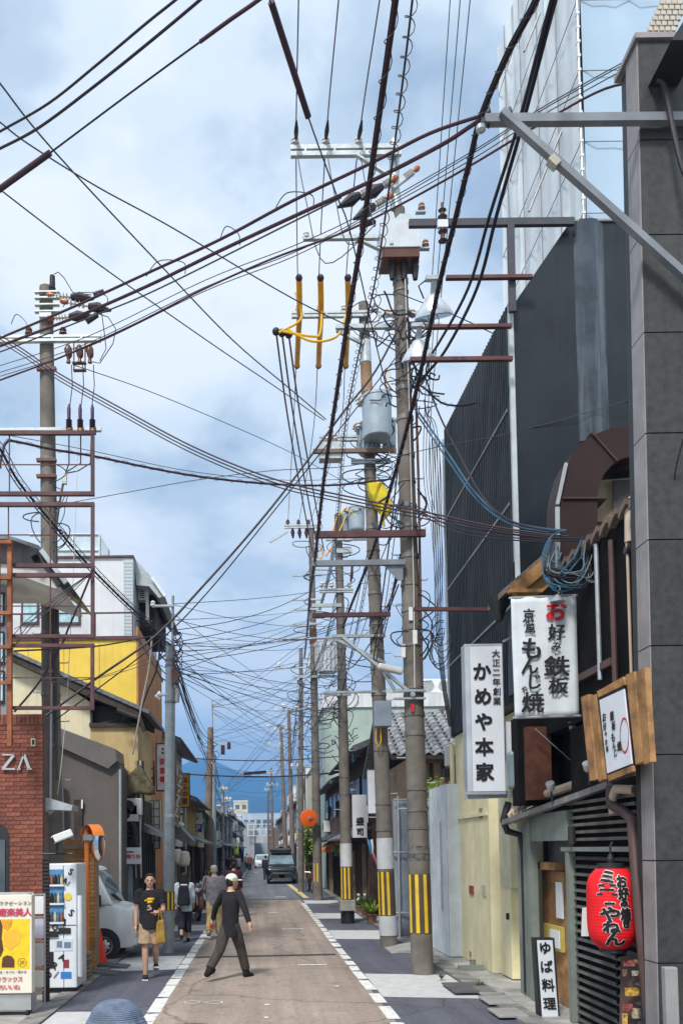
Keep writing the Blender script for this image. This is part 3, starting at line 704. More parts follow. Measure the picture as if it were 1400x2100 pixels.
b.build('panel_joint', m_cream2, T)
b = MB(); b.box((xc - 9, dY - .05, zt), (xc + .06, dY + 6, zt + .1)); b.build('parapet_cap', m_maroon, T)
b = MB(); z_r = zt + .75
b.bar((xc - 7, dY + .05, z_r), (xc - .05, dY + .05, z_r), .04)
for k in range(6): b.bar((xc - .1 - k * 1.0, dY + .05, zt + .1), (xc - .1 - k * 1.0, dY + .05, z_r), .03)
b.build('roof_rail', m_maroon, T)
dW = 24.3
xa, xb, za, zb = prect(-40, 1146, 274, 1312, dW)
MB().box((xa - 4, dW, zt - .2), (xb - .27, dW + 6, zb)).build('upper_wall', m_offwhite, T)
MB().box((xb - .268, dW - .02, zt - .2), (xb, dW + 5.5, zb)).build('tiled_corner', mat('grey_small_tile', (.46, .52, .56), .5, var=.12, scale=20), T)
tl = None; zz = zt - .1
while zz < zb - .1:
 if tl is None: tl = MB().box((xb - .262, dW - .03, 0), (xb - .01, dW - .018, .085)).build('tile_course', mat('grey_small_tile', (.5, .5, .5)), T); tl.location.z = zz
 else: share(tl, 'tile_course', T, (0, 0, zz))
 zz += .1
b = MB(); b.prism([(xb - .27, dW - .06, zb), (xb + .02, dW - .06, zb), (xb + .02, dW - .06, zb + .06), (xb - .27, dW - .06, zb + .06)], (0, 5, 0)); b.box((xa - 4, dW - .06, zb), (xb - .28, dW + 6, zb + .06)); b.build('roof_edge', m_maroon, T)
b = MB(); b.prism([P(276, 1146, dW + .3), P(318, 1190, dW + .3), P(338, 1222, dW + .3), P(326, 1226, dW + .3), P(306, 1202, dW + .3), P(280, 1200, dW + .3)][::-1], (0, 4.5, 0)); b.build('bay_roof', mat('grey_tile_face', (.40, .45, .48), .6, var=.15, scale=12), T)
b = MB(); b.bar(P(312, 1184, dW + .2), P(339, 1223, dW + .2), .05, .07); b.build('bay_gutter', m_white, T)
b = MB(); pbox(b, 276, 1202, 318, 1290, dW + 1.2, 3); b.build('bay_wall', m_dkwood, T)
b = MB(); pbox(b, 299, 1203, 305, 1275, dW + .8, .15); b.build('column', m_white, T)
b = MB(); pbox(b, 284, 1205, 299, 1230, dW + .85, .3); ac = b.build('ac_unit', m_white, T)
for k in range(5):
 b = MB(); pbox(b, 287, 1207 + k * 4.4, 296, 1209 + k * 4.4, dW + .84, .02); b.build('grille', m_black, ac)
b = MB()
for k in range(6): b.bar(P(278 + k * 6, 1274, dW + .5), P(278 + k * 6, 1286, dW + .5), .02)
b.bar(P(276, 1273, dW + .5), P(314, 1273, dW + .5), .035); b.build('balcony_rail', m_dkwood, T)
for px0, px1, py0, py1 in ((118, 165, 1227, 1281), (44, 80, 1227, 1281)):
 b = MB(); pbox(b, px0, py0, px1, py1, dW - .05, .08); wo = b.build('window', m_maroon, T)
 b = MB(); pbox(b, px0 + 4, py0 + 4, px1 - 4, py1 - 5, dW - .06, .02); b.build('pane', m_blueglass, wo)
T = thing('rooftop_screen', 'pale glass screen standing on the roof of the white storeys', 'roof screen', P(160, 1146, 25))
b = MB(); pbox(b, 60, 1096, 205, 1146, 25, .03); b.build('panel', mat('milky_panel', (.55, .68, .76), .3), T)
b = MB(); b.prism([P(205, 1095, 25), P(222, 1124, 25), P(222, 1146, 25), P(205, 1146, 25)][::-1], (0, .3, 0)); b.build('side_panel', mat('milky_grey', (.42, .52, .58), .4), T)
b = MB()
for px in (110, 150, 190, 204): b.bar(P(px, 1096, 24.97), P(px, 1146, 24.97), .03)
for py in (1095, 1128): b.bar(P(60, py, 24.97), P(205, py, 24.97), .03)
b.build('rail', m_white, T)
# ================================================================== right side of the street
m_granite = mat('granite_cladding', (0.037, 0.040, 0.040), 0.5, var=0.25, scale=14, bump=0.25, bscale=70, streak=.2, streak_col=(.10, .09, .085), rnd=.12)
m_trim = mat('brown_grey_trim', (0.30, 0.28, 0.28), 0.5, 0.2, var=0.15, streak=.3)
m_navy = mat('navy_black_panel', (0.014, 0.020, 0.027), 0.34, var=0.3, scale=1.2, spec=.4, streak=.3, streak_col=(.035, .045, .055))
m_corr = mat('dark_corrugated', (0.016, 0.021, 0.028), 0.5, 0.1, var=0.35, scale=2.0, streak=.5, streak_col=(.07, .08, .09), spec=.3)
m_duct = mat('brown_duct', (0.042, 0.024, 0.023), 0.5, 0.1, var=0.15, scale=2)
m_ductside = mat('pale_duct_seam', (0.55, 0.6, 0.62), 0.4, 0.3)
m_paleyellow = mat('pale_yellow_render', (0.74, 0.68, 0.44), 0.85, var=0.1, scale=1.6, bump=0.12, streak=.3, streak_col=(.32, .27, .16), dirt=.25, dirt_col=(.35, .28, .16))
m_greygreen = mat('grey_green_metal', (0.20, 0.23, 0.20), 0.6, var=0.15, dirt=.2)
m_signface = mat('sign_face', (0.70, 0.74, 0.80), 0.4, var=0.04)
m_banner = mat('banner_cloth', (0.62, 0.67, 0.71), 0.8, var=0.08, scale=3, bump=.15, bscale=6)
m_cedar = mat('cedar_board', (0.36, 0.19, 0.075), 0.75, var=0.4, scale=4, bump=0.3, rnd=.15)
m_brownpipe = mat('brown_drainpipe', (0.09, 0.05, 0.045), 0.5, var=0.2)
m_beige = mat('beige_pipe', (0.48, 0.38, 0.29), 0.6, var=0.1)
m_sheet = mat('scaffold_sheet', (0.66, 0.72, 0.75), 0.9, var=0.1, scale=.6, bump=.6, bscale=1.2, streak=.35, streak_col=(.40, .48, .54), spec=.1)
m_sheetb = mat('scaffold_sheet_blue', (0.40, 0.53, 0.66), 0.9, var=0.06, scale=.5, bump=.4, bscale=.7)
m_hoard = mat('white_hoarding', (0.60, 0.66, 0.72), 0.4, 0.15, var=0.1, scale=3, streak=.25, streak_col=(.42, .47, .52))
dG = 8.0
T = thing('granite_building', 'dark granite clad building edge rising at the right side', 'building', P(1370, 2210, dG))
xl = fx(1345, 2000, dG); xt = fx(1306, 90, dG); zt = fz(1340, 86, dG)
def gx(z): return xl + (xt - xl) * z / zt
lv = [2250, 1975, 1765, 1548, 1325, 1108, 890, 684, 484, 290, 88]
MB().hexa([(xl + .012, dG + .012, .02), (xl + 3, dG + .012, .02), (xl + 3, dG + .4, .02), (xl + .012, dG + .4, .02)], [(xt + .012, dG + .012, zt - .02), (xl + 3, dG + .012, zt - .02), (xl + 3, dG + .4, zt - .02), (xt + .012, dG + .4, zt - .02)]).build('core', m_black, T)
for i in range(len(lv) - 1):
 z0 = max(.02, fz(1350, lv[i], dG)) + .006; z1 = fz(1350, lv[i + 1], dG) - .006
 if z1 < .05: continue
 for k, (xa, xb) in enumerate(((0, .9), (.912, 1.8))):
  MB().hexa([(gx(z0) + xa, dG - .02, z0), (gx(z0) + xb, dG - .02, z0), (gx(z0) + xb, dG + .02, z0), (gx(z0) + xa, dG + .02, z0)],
      [(gx(z1) + xa, dG - .02, z1), (gx(z1) + xb, dG - .02, z1), (gx(z1) + xb, dG + .02, z1), (gx(z1) + xa, dG + .02, z1)]).build('stone_panel', m_granite, T)
 MB().hexa([(gx(z0) - .012, dG - .012, z0), (gx(z0) + .01, dG - .012, z0), (gx(z0) + .01, dG + .24, z0), (gx(z0) - .012, dG + .24, z0)],
     [(gx(z1) - .012, dG - .012, z1), (gx(z1) + .01, dG - .012, z1), (gx(z1) + .01, dG + .24, z1), (gx(z1) - .012, dG + .24, z1)]).build('edge_panel', m_trim, T)
MB().box((xt - .04, dG - .05, zt), (xl + 3, dG + .45, zt + .05)).build('coping', m_trim, T)
b = MB(); b.box((fx(1364, 2040, 7.6), 7.6, .01), (fx(1391, 2040, 7.6), 7.68, fz(1378, 1984, 7.6))); tag(b.build('grey_post', mat('grey_post_paint', (.28, .28, .28), .5), loc=P(1378, 2210, 7.6), bevel=.01), 'short grey square post at the foot of the granite building', 'post')
T = thing('tiled_parapet', 'small cream tiled parapet curving up behind the granite edge', 'parapet', P(1370, 86, 9.5))
b = MB(); ppoly(b, [(1312, 88), (1330, 62), (1352, 30), (1372, 6), (1384, -10), (1400, -10), (1362, 40), (1376, 88)], 9.5, .4); b.build('body', mat('cream_tile', (.52, .47, .40), .5, var=.1), T)
tl = None
for r_ in range(8):
 for c in range(5):
  px, py = 1318 + c * 12 + (7 - r_) * 0 + r_ * 5, 84 - r_ * 11
  if px > 1340 + r_ * 8 + 26: continue
  q = P(px, py, 9.48)
  if tl is None: tl = MB().box((0, 0, 0), (.05, .03, .045)).build('tile', mat('cream_tile_piece', (.56, .51, .43), .4, var=.1, rnd=.1), T, world=False); tl.location = q - OFF[T]
  else: share(tl, 'tile', T, q - OFF[T])
T = thing('roof_corner', 'dark roof corner at the upper right edge', 'roof', P(1400, 60, 7.5))
b = MB(); b.prism([P(1376, 82, 7.5), P(1402, 40, 7.5), P(1440, 30, 7.5), P(1440, 82, 7.5)][::-1], (0, .6, 0)); b.build('slab', m_black, T)
dA = 7.9
T = thing('cable_bracket', 'grey steel bracket with diagonal brace holding cables above the street', 'bracket', P(1400, 245, dA))
b = MB(); b.bar(P(985, 247, dA), P(1480, 243, dA), .075, .08); b.build('arm', mat('grey_steel', (.22, .24, .27), .5, .4, var=.15), T)
b = MB(); b.bar(P(1028, 230, dA - .06), P(1470, 626, dA - .06), .075, .06); b.build('brace', mat('grey_steel', (.3, .3, .3)), T)
b = MB(); b.bar(P(1126, 326, dA - .07), P(1142, 341, dA - .07), .085, .07); b.build('tape', mat('beige_tape', (.45, .42, .36)), T)
for px in (1001, 1045):
 b = MB(); b.tube([P(px, 262, dA), P(px, 220, dA)], .012, 8); b.tube([P(px, 232, dA), P(px, 226, dA)], .022, 8); b.build('bolt', m_black, T)
b = MB(); b.lathe(P(985, 255, dA), [(.02, 0), (.045, .02), (.045, .06), (.02, .08)], 12, (0, 0, -1)); b.build('cable_clamp', m_steel, T)
T = thing('sheeted_building', 'tall building wrapped in pale blue scaffold sheets', 'building', (9, 24, 0))
xs = 8.1; dc = 8.1 * F / (1240 - PX0); df = 8.1 * F / (1068 - PX0)
zb, ztop = 6.0, 28.0
def fold(mb, a, b_, nseg, amp, nz=9):
 a, b_ = Vector(a), Vector(b_); t = (b_ - a); nrm = Vector((t.y, -t.x, 0)).normalized(); random.seed(5)
 vs_ = []
 for j in range(nz + 1):
  for i in range(nseg + 1):
   o_ = amp * (random.random() - .5) + (amp * .8 if i % 4 == 0 else 0)
   vs_.append(a + t * (i / nseg) + nrm * o_ + Vector((0, 0, zb + (ztop - zb) * j / nz)))
 n1 = nseg + 1
 mb.add(vs_, [(j * n1 + i, j * n1 + i + 1, (j + 1) * n1 + i + 1, (j + 1) * n1 + i) for j in range(nz) for i in range(nseg)])
b = MB(); fold(b, (xs, df, 0), (xs, dc, 0), 30, .10, 14); b.build('street_sheet', m_sheet, T, smooth=True)
b = MB(); fold(b, (xs, dc, 0), (xs + 6, dc, 0), 20, .06); b.build('end_sheet', m_sheetb, T, smooth=True)
MB().box((xs + .2, dc + .2, 0.02), (xs + 6, df, ztop - .5)).build('core', mat('grey_wall', (.3, .3, .3)), T)
MB().box((xs + .3, df - .25, zb - .01), (xs + 6, df - .05, ztop)).build('far_sheet', m_sheet, T)
b = MB(); b.tube([(xs - .1, dc - .1, zb), (xs - .1, dc - .1, ztop)], .035, 8); b.build('corner_pole', m_steel, T)
for k in range(12):
 z = zb + .6 + k * 1.8
 MB().tube([(xs - .09, df, z), (xs - .09, dc, z)], .012, 5).build('sheet_rope', m_trim, T); MB().tube([(xs, dc - .08, z), (xs + 6, dc - .08, z)], .012, 5).build('sheet_rope', m_trim, T)
for k in range(4): MB().tube([(xs - .1, dc + 1.4 + k * 1.5, zb), (xs - .1, dc + 1.4 + k * 1.5, ztop)], .014, 5).build('sheet_rope', m_trim, T)
tie = None
for k in range(60):
 if tie is None: tie = MB().box((xs - .14, dc - .14, 0), (xs - .06, dc - .04, .06)).build('tie', m_white, T); tie.location.z = zb + .2
 else: share(tie, 'tie', T, (0, 0, zb + .2 + k * .36))
b = MB(); b.tube([P(1150, 270, 22), P(1084, 434, 22)], .03, 8); b.tube([P(1106, 28, 22), P(1074, 106, 22)], .03, 8); b.build('loose_tube', m_trim, T)
dN = 12.55; XF = fx(1055, 900, dN)
T = thing('black_panel_building', 'black sign tower with chamfered top and corrugated street side', 'building', (XF, dN, 0))
b = MB(); ppoly(b, [(1056, 1420), (1330, 1420), (1330, 449), (1172, 449), (1052, 625)], dN, .35); b.build('front_panel', m_navy, T)
for px in (1244,):
 b = MB(); pbox(b, px, 452, px + 1.5, 1150, dN - .004, .01); b.build('panel_joint', m_black, T)
b = MB()
x0, x1, z0, z1 = prect(1180, 452, 1242, 905, dN)
n_ = 10
for i in range(n_):
 a0, a1 = i / n_, (i + 1) / n_
 f0, f1 = -.05 * math.sin(a0 * math.pi), -.05 * math.sin(a1 * math.pi)
 b.add([(x0 + (x1 - x0) * a0, dN - .003 + f0, z0), (x0 + (x1 - x0) * a1, dN - .003 + f1, z0), (x0 + (x1 - x0) * a1, dN - .003 + f1, z1), (x0 + (x1 - x0) * a0, dN - .003 + f0, z1)], [(0, 1, 2, 3)])
b.build('bulged_panel', mat('glossy_navy_panel', (.05, .066, .085), .22, .2, var=.35, scale=2, streak=.6, streak_col=(.22, .25, .28)), T, smooth=True)
b = MB(); pbox(b, 1176, 456, 1212, 481, dN - .02, .025); b.build('bracket_plate', m_navy, T)
b = MB(); pbox(b, 1176, 448, 1335, 452, dN - .03, .4); b.build('top_trim', m_trim, T)
zf = P(925, 905, XF * F / (925 - PX0)).z; zn = fz(1052, 625, dN); dfar = XF * F / (927 - PX0)
b = MB(); nr = 40; zb_ = 4.25
for i in range(nr):
 y0 = dN + .05 + (dfar - dN - .4) * i / nr; y1 = dN + .05 + (dfar - dN - .4) * (i + 1) / nr; ym = y0 + (y1 - y0) * .5
 zt_ = zn + (zf - zn) * i / nr
 for ya, yb, xo in ((y0, ym, -.07), (ym, y1, 0.0)):
  b.box((XF + xo, ya, zb_), (XF + .06, yb, zt_))
b.build('corrugated_cladding', m_corr, T)
for z in (5.6, 7.1, 8.5): MB().box((XF - .078, dN + .1, z), (XF - .066, dfar - .4, z + .035)).build('sheet_joint', m_trim, T)
MB().box((XF + .065, dN + .34, zb_), (XF + 3, dfar, zf - .05)).build('core', m_black, T)
b = MB()
for k in range(7):
 a = math.pi / 2 * k / 6; b.tube([(XF + .22 - .22 * math.cos(a), dfar - .35 + .33 * math.sin(a), zb_), (XF + .22 - .22 * math.cos(a), dfar - .35 + .33 * math.sin(a), zf - .02 * k)], .045, 6)
b.build('rounded_corner', m_navy, T, smooth=True)
b = MB(); b.box((XF - .05, dN - .02, zb_ - 2), (XF + .02, dN + .06, zn)); b.build('corner_trim', mat('pale_trim', (.50, .56, .60), .4), T)
b = MB(); b.box((XF - .02, dfar - .02, zb_), (XF + .04, dfar + .03, zf)); b.build('far_trim', mat('pale_trim', (.5, .5, .5)), T)
T = thing('steel_gantry', 'dark steel arms projecting from the black tower over the street', 'gantry', P(1050, 700, dN - .1))
m_gant = mat('gantry_grey', (.07, .07, .085), .5, .3, var=.15)
def gbar(a, b_, w, m=m_gant, nm='arm', d=dN - .12): MB().bar(P(*a, d), P(*b_, d), w * d / F, .07, up=(0, 1, 0)).build(nm, m, T)
gbar((838, 459), (1176, 455), 15); gbar((1046, 462), (1050, 640), 14, nm='upright', d=dN - .125)
m_gr2 = mat('gantry_maroon', (.12, .05, .05), .5, .2, var=.2)
gbar((914, 570), (1090, 568), 7, m_gr2, d=dN - .2); gbar((872, 671), (1048, 669), 7, m_gr2, d=dN - .2); gbar((840, 738), (1050, 736), 8, m_gr2, d=dN - .2)
gbar((848, 1249), (1000, 1250), 7, m_gr2, d=dN + 1.0)
b = MB(); c = P(907, 460, dN - .22)
b.lathe(c - Vector((0, 0, .28)), [(.012, 0), (.07, .03), (.03, .06), (.03, .14), (.07, .17), (.03, .2), (.03, .36), (.07, .39), (.03, .42), (.03, .46), (.06, .49), (.02, .52), (.02, .60)], 14); b.build('insulator', m_brownpipe, T, smooth=True)
b = MB(); b.cbox(c, (.15, .06, .11)); b.build('clamp', m_signface, T)
def floodlight(px, py, d, sc, lb):
 c = P(px, py, d)
 T = thing('floodlight', lb, 'lamp', c, group='round floodlights on the pole')
 ax = Vector((.12, .42, -1)).normalized()
 MB().lathe(c, [(.05 * sc, -.22 * sc), (.10 * sc, -.2 * sc), (.15 * sc, -.13 * sc), (.23 * sc, -.04 * sc), (.30 * sc, .05 * sc), (.34 * sc, .12 * sc), (.34 * sc, .14 * sc), (.31 * sc, .13 * sc)], 26, ax).build('shade', mat('lamp_shade_silver', (.62, .66, .70), .3, .5, var=.08), T, smooth=True)
 MB().lathe(c + ax * (.128 * sc), [(.30 * sc, 0), (.30 * sc, .012), (.0, .016)], 26, ax).build('lens', mat('lamp_glass', (.16, .17, .19), .1), T, smooth=True)
 b = MB(); b.bar(c - ax * .16 * sc, c - ax * .42 * sc + Vector((.03, 0, .02)), .09 * sc, .05 * sc); b.cbox(c - ax * .46 * sc, (.22 * sc, .1 * sc, .07 * sc)); b.build('yoke', m_steel, T)
 b = MB(); b.tube([c - ax * .44 * sc + Vector((-.1, 0, 0)) * sc, c - ax * .35 * sc + Vector((-.24, 0, 0)) * sc, c - ax * .15 * sc + Vector((-.16, 0, 0)) * sc], .012, 6); b.build('flex', m_black, T)
floodlight(888, 632, 13.3, .88, 'upper round silver floodlight under a dark arm beside the near pole')
floodlight(858, 722, 13.4, .80, 'lower round silver floodlight close to the near pole')
d0y, d1y = 12.9, dfar - .02; XY = XF + .0
T = thing('pale_yellow_building', 'pale yellow rendered building with a rounded corner and stains', 'building', (XY, d0y, 0))
b = MB()
prof = []
for k in range(9):
 a = math.pi / 2 * k / 8; prof.append((XY + .45 - .45 * math.sin(a) , d1y - .45 + .45 * math.cos(a)))
prof += [(XY, 14.9), (XY, 14.55)]
pts = [(XY + 3, d1y)] + prof + [(XY + .25, 14.5), (XY + .25, d0y), (XY + 3, d0y)]
b.prism([(x, y, .02) for x, y in pts], (0, 0, zb_ - .04)); b.build('wall', m_paleyellow, T, smooth=True)
b = MB(); b.box((XY - .03, 14.6, 2.62), (XY + .3, d1y - .3, 2.68)); b.build('string_course', m_paleyellow, T)
b = MB(); b.box((XY + .1, 13.75, .03), (XY + .28, 14.35, 2.1)); o = b.build('door', m_paleyellow, T, bevel=.01)
b = MB(); b.cbox((XY + .08, 13.85, 1.0), (.05, .03, .1)); b.build('handle', m_black, o)
b = MB(); b.box((XY + .06, 13.6, 1.45), (XY + .24, 14.2, 3.0)); b.build('meter_cover', mat('cream_metal', (.60, .58, .42), .5, dirt=.2), T, bevel=.02)
b = MB(); b.cbox(PX(966, 1825, XY - .012), (.02, .3, .15)); b.build('plate', mat('rust_plate', (.25, .07, .05), .6, var=.3, scale=20), T)
b = MB(); b.cbox(PX(992, 1826, XY - .012), (.02, .22, .18)); b.build('plate', mat('grey_green_plate', (.42, .44, .33)), T)
b = MB(); b.cbox(PX(964, 1957, XY - .006), (.01, .14, .1)); b.build('stain', mat('ochre_stain', (.36, .24, .08)), T)
b = MB(); b.cbox(PX(985, 1668, XY - .006), (.01, .22, .18)); b.build('stain', mat('ochre_stain', (.36, .24, .08)), T)
b = MB(); b.tube([(XY - .05, d1y - .35, .03), (XY - .05, d1y - .35, 4.1)], .045, 8); b.build('pipe', m_paleyellow, T)
b = MB(); g = G(965, 1992); b.cbox((g.x, g.y, .06), (.42, .1, .09)); b.lathe((g.x + .06, g.y + .12, .02), [(.045, 0), (.05, .14), (.06, .16), (.05, .17)], 12)
tag(b.build('door_stop', m_greygreen, loc=(g.x, g.y, 0)), 'low dark metal block with white cup at the foot of the yellow wall', 'block')
XS = xl + .10
T = thing('restaurant', 'dark wooden restaurant front with shutters and a tiled eave', 'shop', (XS, 10.4, 0))
m_dark = mat('near_black_wood', (.008, .007, .007), .9, var=.4, scale=3, bump=.2, spec=.12)  # wood in one even near-black tone
MB().box((XS + .35, 8.3, .02), (XS + 3, 12.5, 5.15)).build('core', m_dark, T)
MB().box((XS + .1, 8.28, 3.55), (XS + .34, 12.5, 5.45)).build('upper_wall', m_dark, T)
dR1 = 11.7
tr = None
RA, RB = P(1042, 1212, dR1), P(1156, 1112, dR1)
m_redtile = mat('brown_roof_tile', (.21, .15, .125), .6, var=.3, scale=9, rnd=.3)
for k in range(10):
 c = RA.lerp(RB, k / 9)
 if tr is None: tr = MB().hexa([(-.05, 0, -.03), (.13, 0, .06), (.13, 0, .12), (-.05, 0, .05)], [(-.05, .9, -.03), (.13, .9, .06), (.13, .9, .12), (-.05, .9, .05)]).build('roof_tile', m_redtile, T, world=False); tr.location = c - OFF[T]
 else: share(tr, 'roof_tile', T, c - OFF[T])
RA, RB = P(1218, 1112, 10.4), P(1330, 1012, 10.4)
for k in range(9): share(tr, 'roof_tile', T, RA.lerp(RB, k / 8) - OFF[T])
b = MB(); b.bar(P(1050, 1215, dR1 - .05), P(1160, 1122, dR1 - .05), .07, .16); b.build('bargeboard', m_cedar, T)
b = MB(); ppoly(b, [(1062, 1210), (1160, 1124), (1200, 1122), (1200, 1215)], dR1 + .02, .5); b.build('gable_end', mat('ochre_plaster', (.36, .25, .10), .9, var=.2), T)
b = MB(); b.bar(P(1042, 1213, dR1 - .08), P(1130, 1213, dR1 - .08), .1, .05); b.build('eave_board', m_cedar, T)
b = MB(); b.bar(P(1222, 1120, 10.35), P(1332, 1030, 10.35), .07, .12); b.build('bargeboard', m_black, T)
b = MB(); ppoly(b, [(1200, 1190), (1236, 1120), (1335, 1040), (1340, 1210)], 10.5, .3); b.build('gable_end', m_dark, T)
for k in range(10): share(tr, 'roof_tile', T, Vector((XS + .02, 10.75 - k * .25, 5.44)) - OFF[T]).rotation_euler.z = R(-90)
for k, (yy, z0_, z1_) in enumerate(((9.1, 3.6, 5.3), (9.5, 3.9, 5.4), (10.6, 3.7, 5.2), (8.7, 3.6, 5.4))): MB().tube([(XS + .06, yy, z0_), (XS + .06, yy, z1_)], .03 - .005 * k, 8).build('wall_pipe', (m_brownpipe, m_steel, m_black, m_beige)[k], T)
MB().box((XS + .05, 9.2, 4.0), (XS + .1, 10.4, 4.08)).build('wall_rail', m_brownpipe, T)
zE = 2.98
b = MB()
e0, e1 = Vector((fx(1040, 1690, 12.4), 12.4, fz(1040, 1690, 12.4))), Vector((fx(1262, 1612, 9.3), 9.3, fz(1262, 1612, 9.3)))
b.prism([e0, e0 + Vector((.85, 0, .42)), e0 + Vector((.85, 0, .50)), e0 + Vector((0, 0, .06))], e1 - e0); b.build('eave_roof', mat('dark_eave', (.05, .05, .052), .6, var=.3), T)
gut = None
for k in range(9):
 a, c = e0.lerp(e1, k / 9), e0.lerp(e1, (k + .96) / 9)
 MB().bar(a + Vector((-.05, 0, .02)), c + Vector((-.05, 0, .02)), .09, .07).build('gutter', mat('zinc_gutter', (.25, .25, .25), .5, .4, var=.25, rnd=.15), T)
for off, rr in ((.18, .06), (.34, .045), (.5, .035)):
 b = MB(); b.tube([e0 + Vector((off, .1, .16 + off * .4)), e0.lerp(e1, .3) + Vector((off, 0, .2 + off * .4)), e0.lerp(e1, .7) + Vector((off - .02, 0, .16 + off * .4)), e1 + Vector((off + .1, 0, .2 + off * .4))], rr, 8); b.build('conduit', m_beige if off < .3 else m_steel, T, smooth=True)
b = MB(); b.tube([e0 + Vector((.02, 0, .3)), e0 + Vector((-.02, -.02, .2)), e0 + Vector((-.06, 0, .05)), e0 + Vector((0, .02, -.1)), e0 + Vector((.18, 0, -.16)), e0 + Vector((.22, 0, -.4)), (e0.x + .22, e0.y, .05)], .05, 10); b.build('downpipe', m_black, T, smooth=True)
for k in range(3):
 b = MB(); o_ = Vector((.05 * k + .06, -.02 * k, .04 * k)); b.tube([P(1062, 1640, 12.1) + o_, P(1050, 1650, 12.1) + o_, P(1034, 1672, 12.1) + o_, P(1040, 1686, 12.1) + o_, P(1062, 1684, 12.1) + o_, P(1074, 1668, 12.1) + o_], .028, 8); b.build('hose', m_beige, T, smooth=True)
XD = XS + .02
def yat(px, x=XD): return x * F / (px - PX0)
yd0, yd1 = yat(1165), yat(1092)
MB().box((XD - .04, yd1 + .02, .02), (XD + .06, yd1 + .16, 2.5)).build('door_post', m_greygreen, T)
MB().box((XD + .3, yd0, .02), (XD + .34, yd1 + .3, 2.6)).build('inner_wall', mat('grey_inner_wall', (.13, .14, .14), .8), T)
b = MB(); b.box((XD, yd1 + .17, .02), (XD + .06, yd1 + .75, 2.5)); b.build('front_panel', m_greygreen, T)
MB().box((XD - .02, yd0, 2.16), (XD + .06, yd1 + .16, 2.52)).build('transom', m_greygreen, T)
MB().box((XD + .1, 11.35, 1.78), (XD + .3, 12.35, 1.88)).build('shelf', m_cedar, T)
MB().box((XD + .24, 11.4, .02), (XD + .29, 12.3, 1.76)).build('door', m_cedar, T)
b = MB(); b.box((XD + .21, 11.42, 1.15), (XD + .23, 11.66, 1.62)); b.build('menu_sheet', m_white, T)
b = MB(); b.box((XD + .18, 11.4, .72), (XD + .23, 12.1, 1.04)); b.build('menu_box', mat('yellow_box', (.55, .42, .10)), T)
b = MB(); b.box((XD + .165, 11.44, .76), (XD + .178, 11.8, .99)); b.build('menu_sheet', m_white, T)
MB().box((XD - .05, yd0 - .1, .02), (XD + .04, yd0 + .0, 2.02)).build('door_post', m_greygreen, T)
ysh0, ysh1 = yat(1300), yat(1172)
sl = None; z = .06
m_slat = mat('shutter_slat', (.085, .08, .075), .6, .2, var=.3, rnd=.25)
while z < 1.96:
 if sl is None: sl = MB().hexa([(XD + .0, ysh0, -.004), (XD + .03, ysh0, .03), (XD + .036, ysh0, .026), (XD + .006, ysh0, -.008)], [(XD + .0, ysh1, -.004), (XD + .03, ysh1, .03), (XD + .036, ysh1, .026), (XD + .006, ysh1, -.008)]).build('slat', m_slat, T); sl.location.z = z
 else: share(sl, 'slat', T, (0, 0, z))
 z += .094
MB().box((XD + .06, ysh0, .02), (XD + .08, yd0 + .02, 3.5)).build('shutter_back', m_dark, T)
b = MB()
for yy in (ysh1 + .04, ysh0 + .55): b.box((XD + .01, yy, .02), (XD + .05, yy + .05, 2.0))
b.build('shutter_mullion', m_dark, T)
MB().box((XD - .05, ysh0 - .05, 2.03), (XD + .06, yd0 + .15, 2.08)).build('lintel', m_greygreen, T)
sl = None
for k in range(6):
 z = 2.15 + k * .085
 if sl is None: sl = MB().box((XD + .01, ysh0, 0), (XD + .05, yd0 + .1, .035)).build('batten', mat('weathered_batten', (.13, .115, .10), .8, var=.3), T); sl.location.z = z
 else: share(sl, 'batten', T, (0, 0, z))
b = MB(); b.tube([(XD - .06, yat(1182, XD), 2.12), (XD - .06, yat(1182, XD), 2.32)], .045, 10); b.build('spot_lamp', m_black, T, smooth=True)
b = MB(); b.tube([P(1252, 1612, 9.0), P(1252, 1650, 9.0), P(1282, 1668, 8.8), P(1296, 1680, 8.55), P(1308, 1850, 8.4), Vector((P(1340, 2150, 8.3).x, 8.3, .05))], .055, 12); b.build('drainpipe', m_brownpipe, T, smooth=True)
b = MB(); b.tube([P(1300, 1620, 8.7), P(1262, 1618, 8.9), P(1254, 1640, 9.0), P(1258, 1668, 9.0)], .05, 10); b.build('beige_elbow', m_beige, T, smooth=True)
for k in range(3):
 b = MB(); b.tube([P(1296 + k * 4, 1590, 8.5), P(1306 + k * 5, 1574 - k * 4, 8.5), P(1316 + k * 3, 1590, 8.5), P(1308 + k * 3, 1650, 8.5), P(1318 + k * 2, 1682, 8.5), P(1330, 1640, 8.5), P(1334, 1620, 8.5)], .014, 6); b.build('cable_loop', m_white if k % 2 else m_beige, T)
MB().hexa([P(1296, 1800, 8.62), P(1306, 1800, 8.62), P(1306, 1800, 8.66), P(1296, 1800, 8.66)], [P(1318, 2140, 8.62), P(1330, 2140, 8.62), P(1330, 2140, 8.66), P(1318, 2140, 8.66)]).build('red_board', mat('red_brown_board', (.15, .05, .04), .6), T)
b = MB(); b.bar(P(1308, 1720, 8.55), P(1335, 2120, 8.5), .045, .03); b.build('pale_strip', mat('pale_strip', (.42, .5, .55), .4), T)
b = MB(); b.hexa([P(1272, 1962, 8.9), P(1312, 1952, 8.75), P(1326, 2140, 8.7), P(1268, 2140, 8.9)][::-1], [q + Vector((.05, .05, 0)) for q in (P(1272, 1962, 8.9), P(1312, 1952, 8.75), P(1326, 2140, 8.7), P(1268, 2140, 8.9))][::-1])
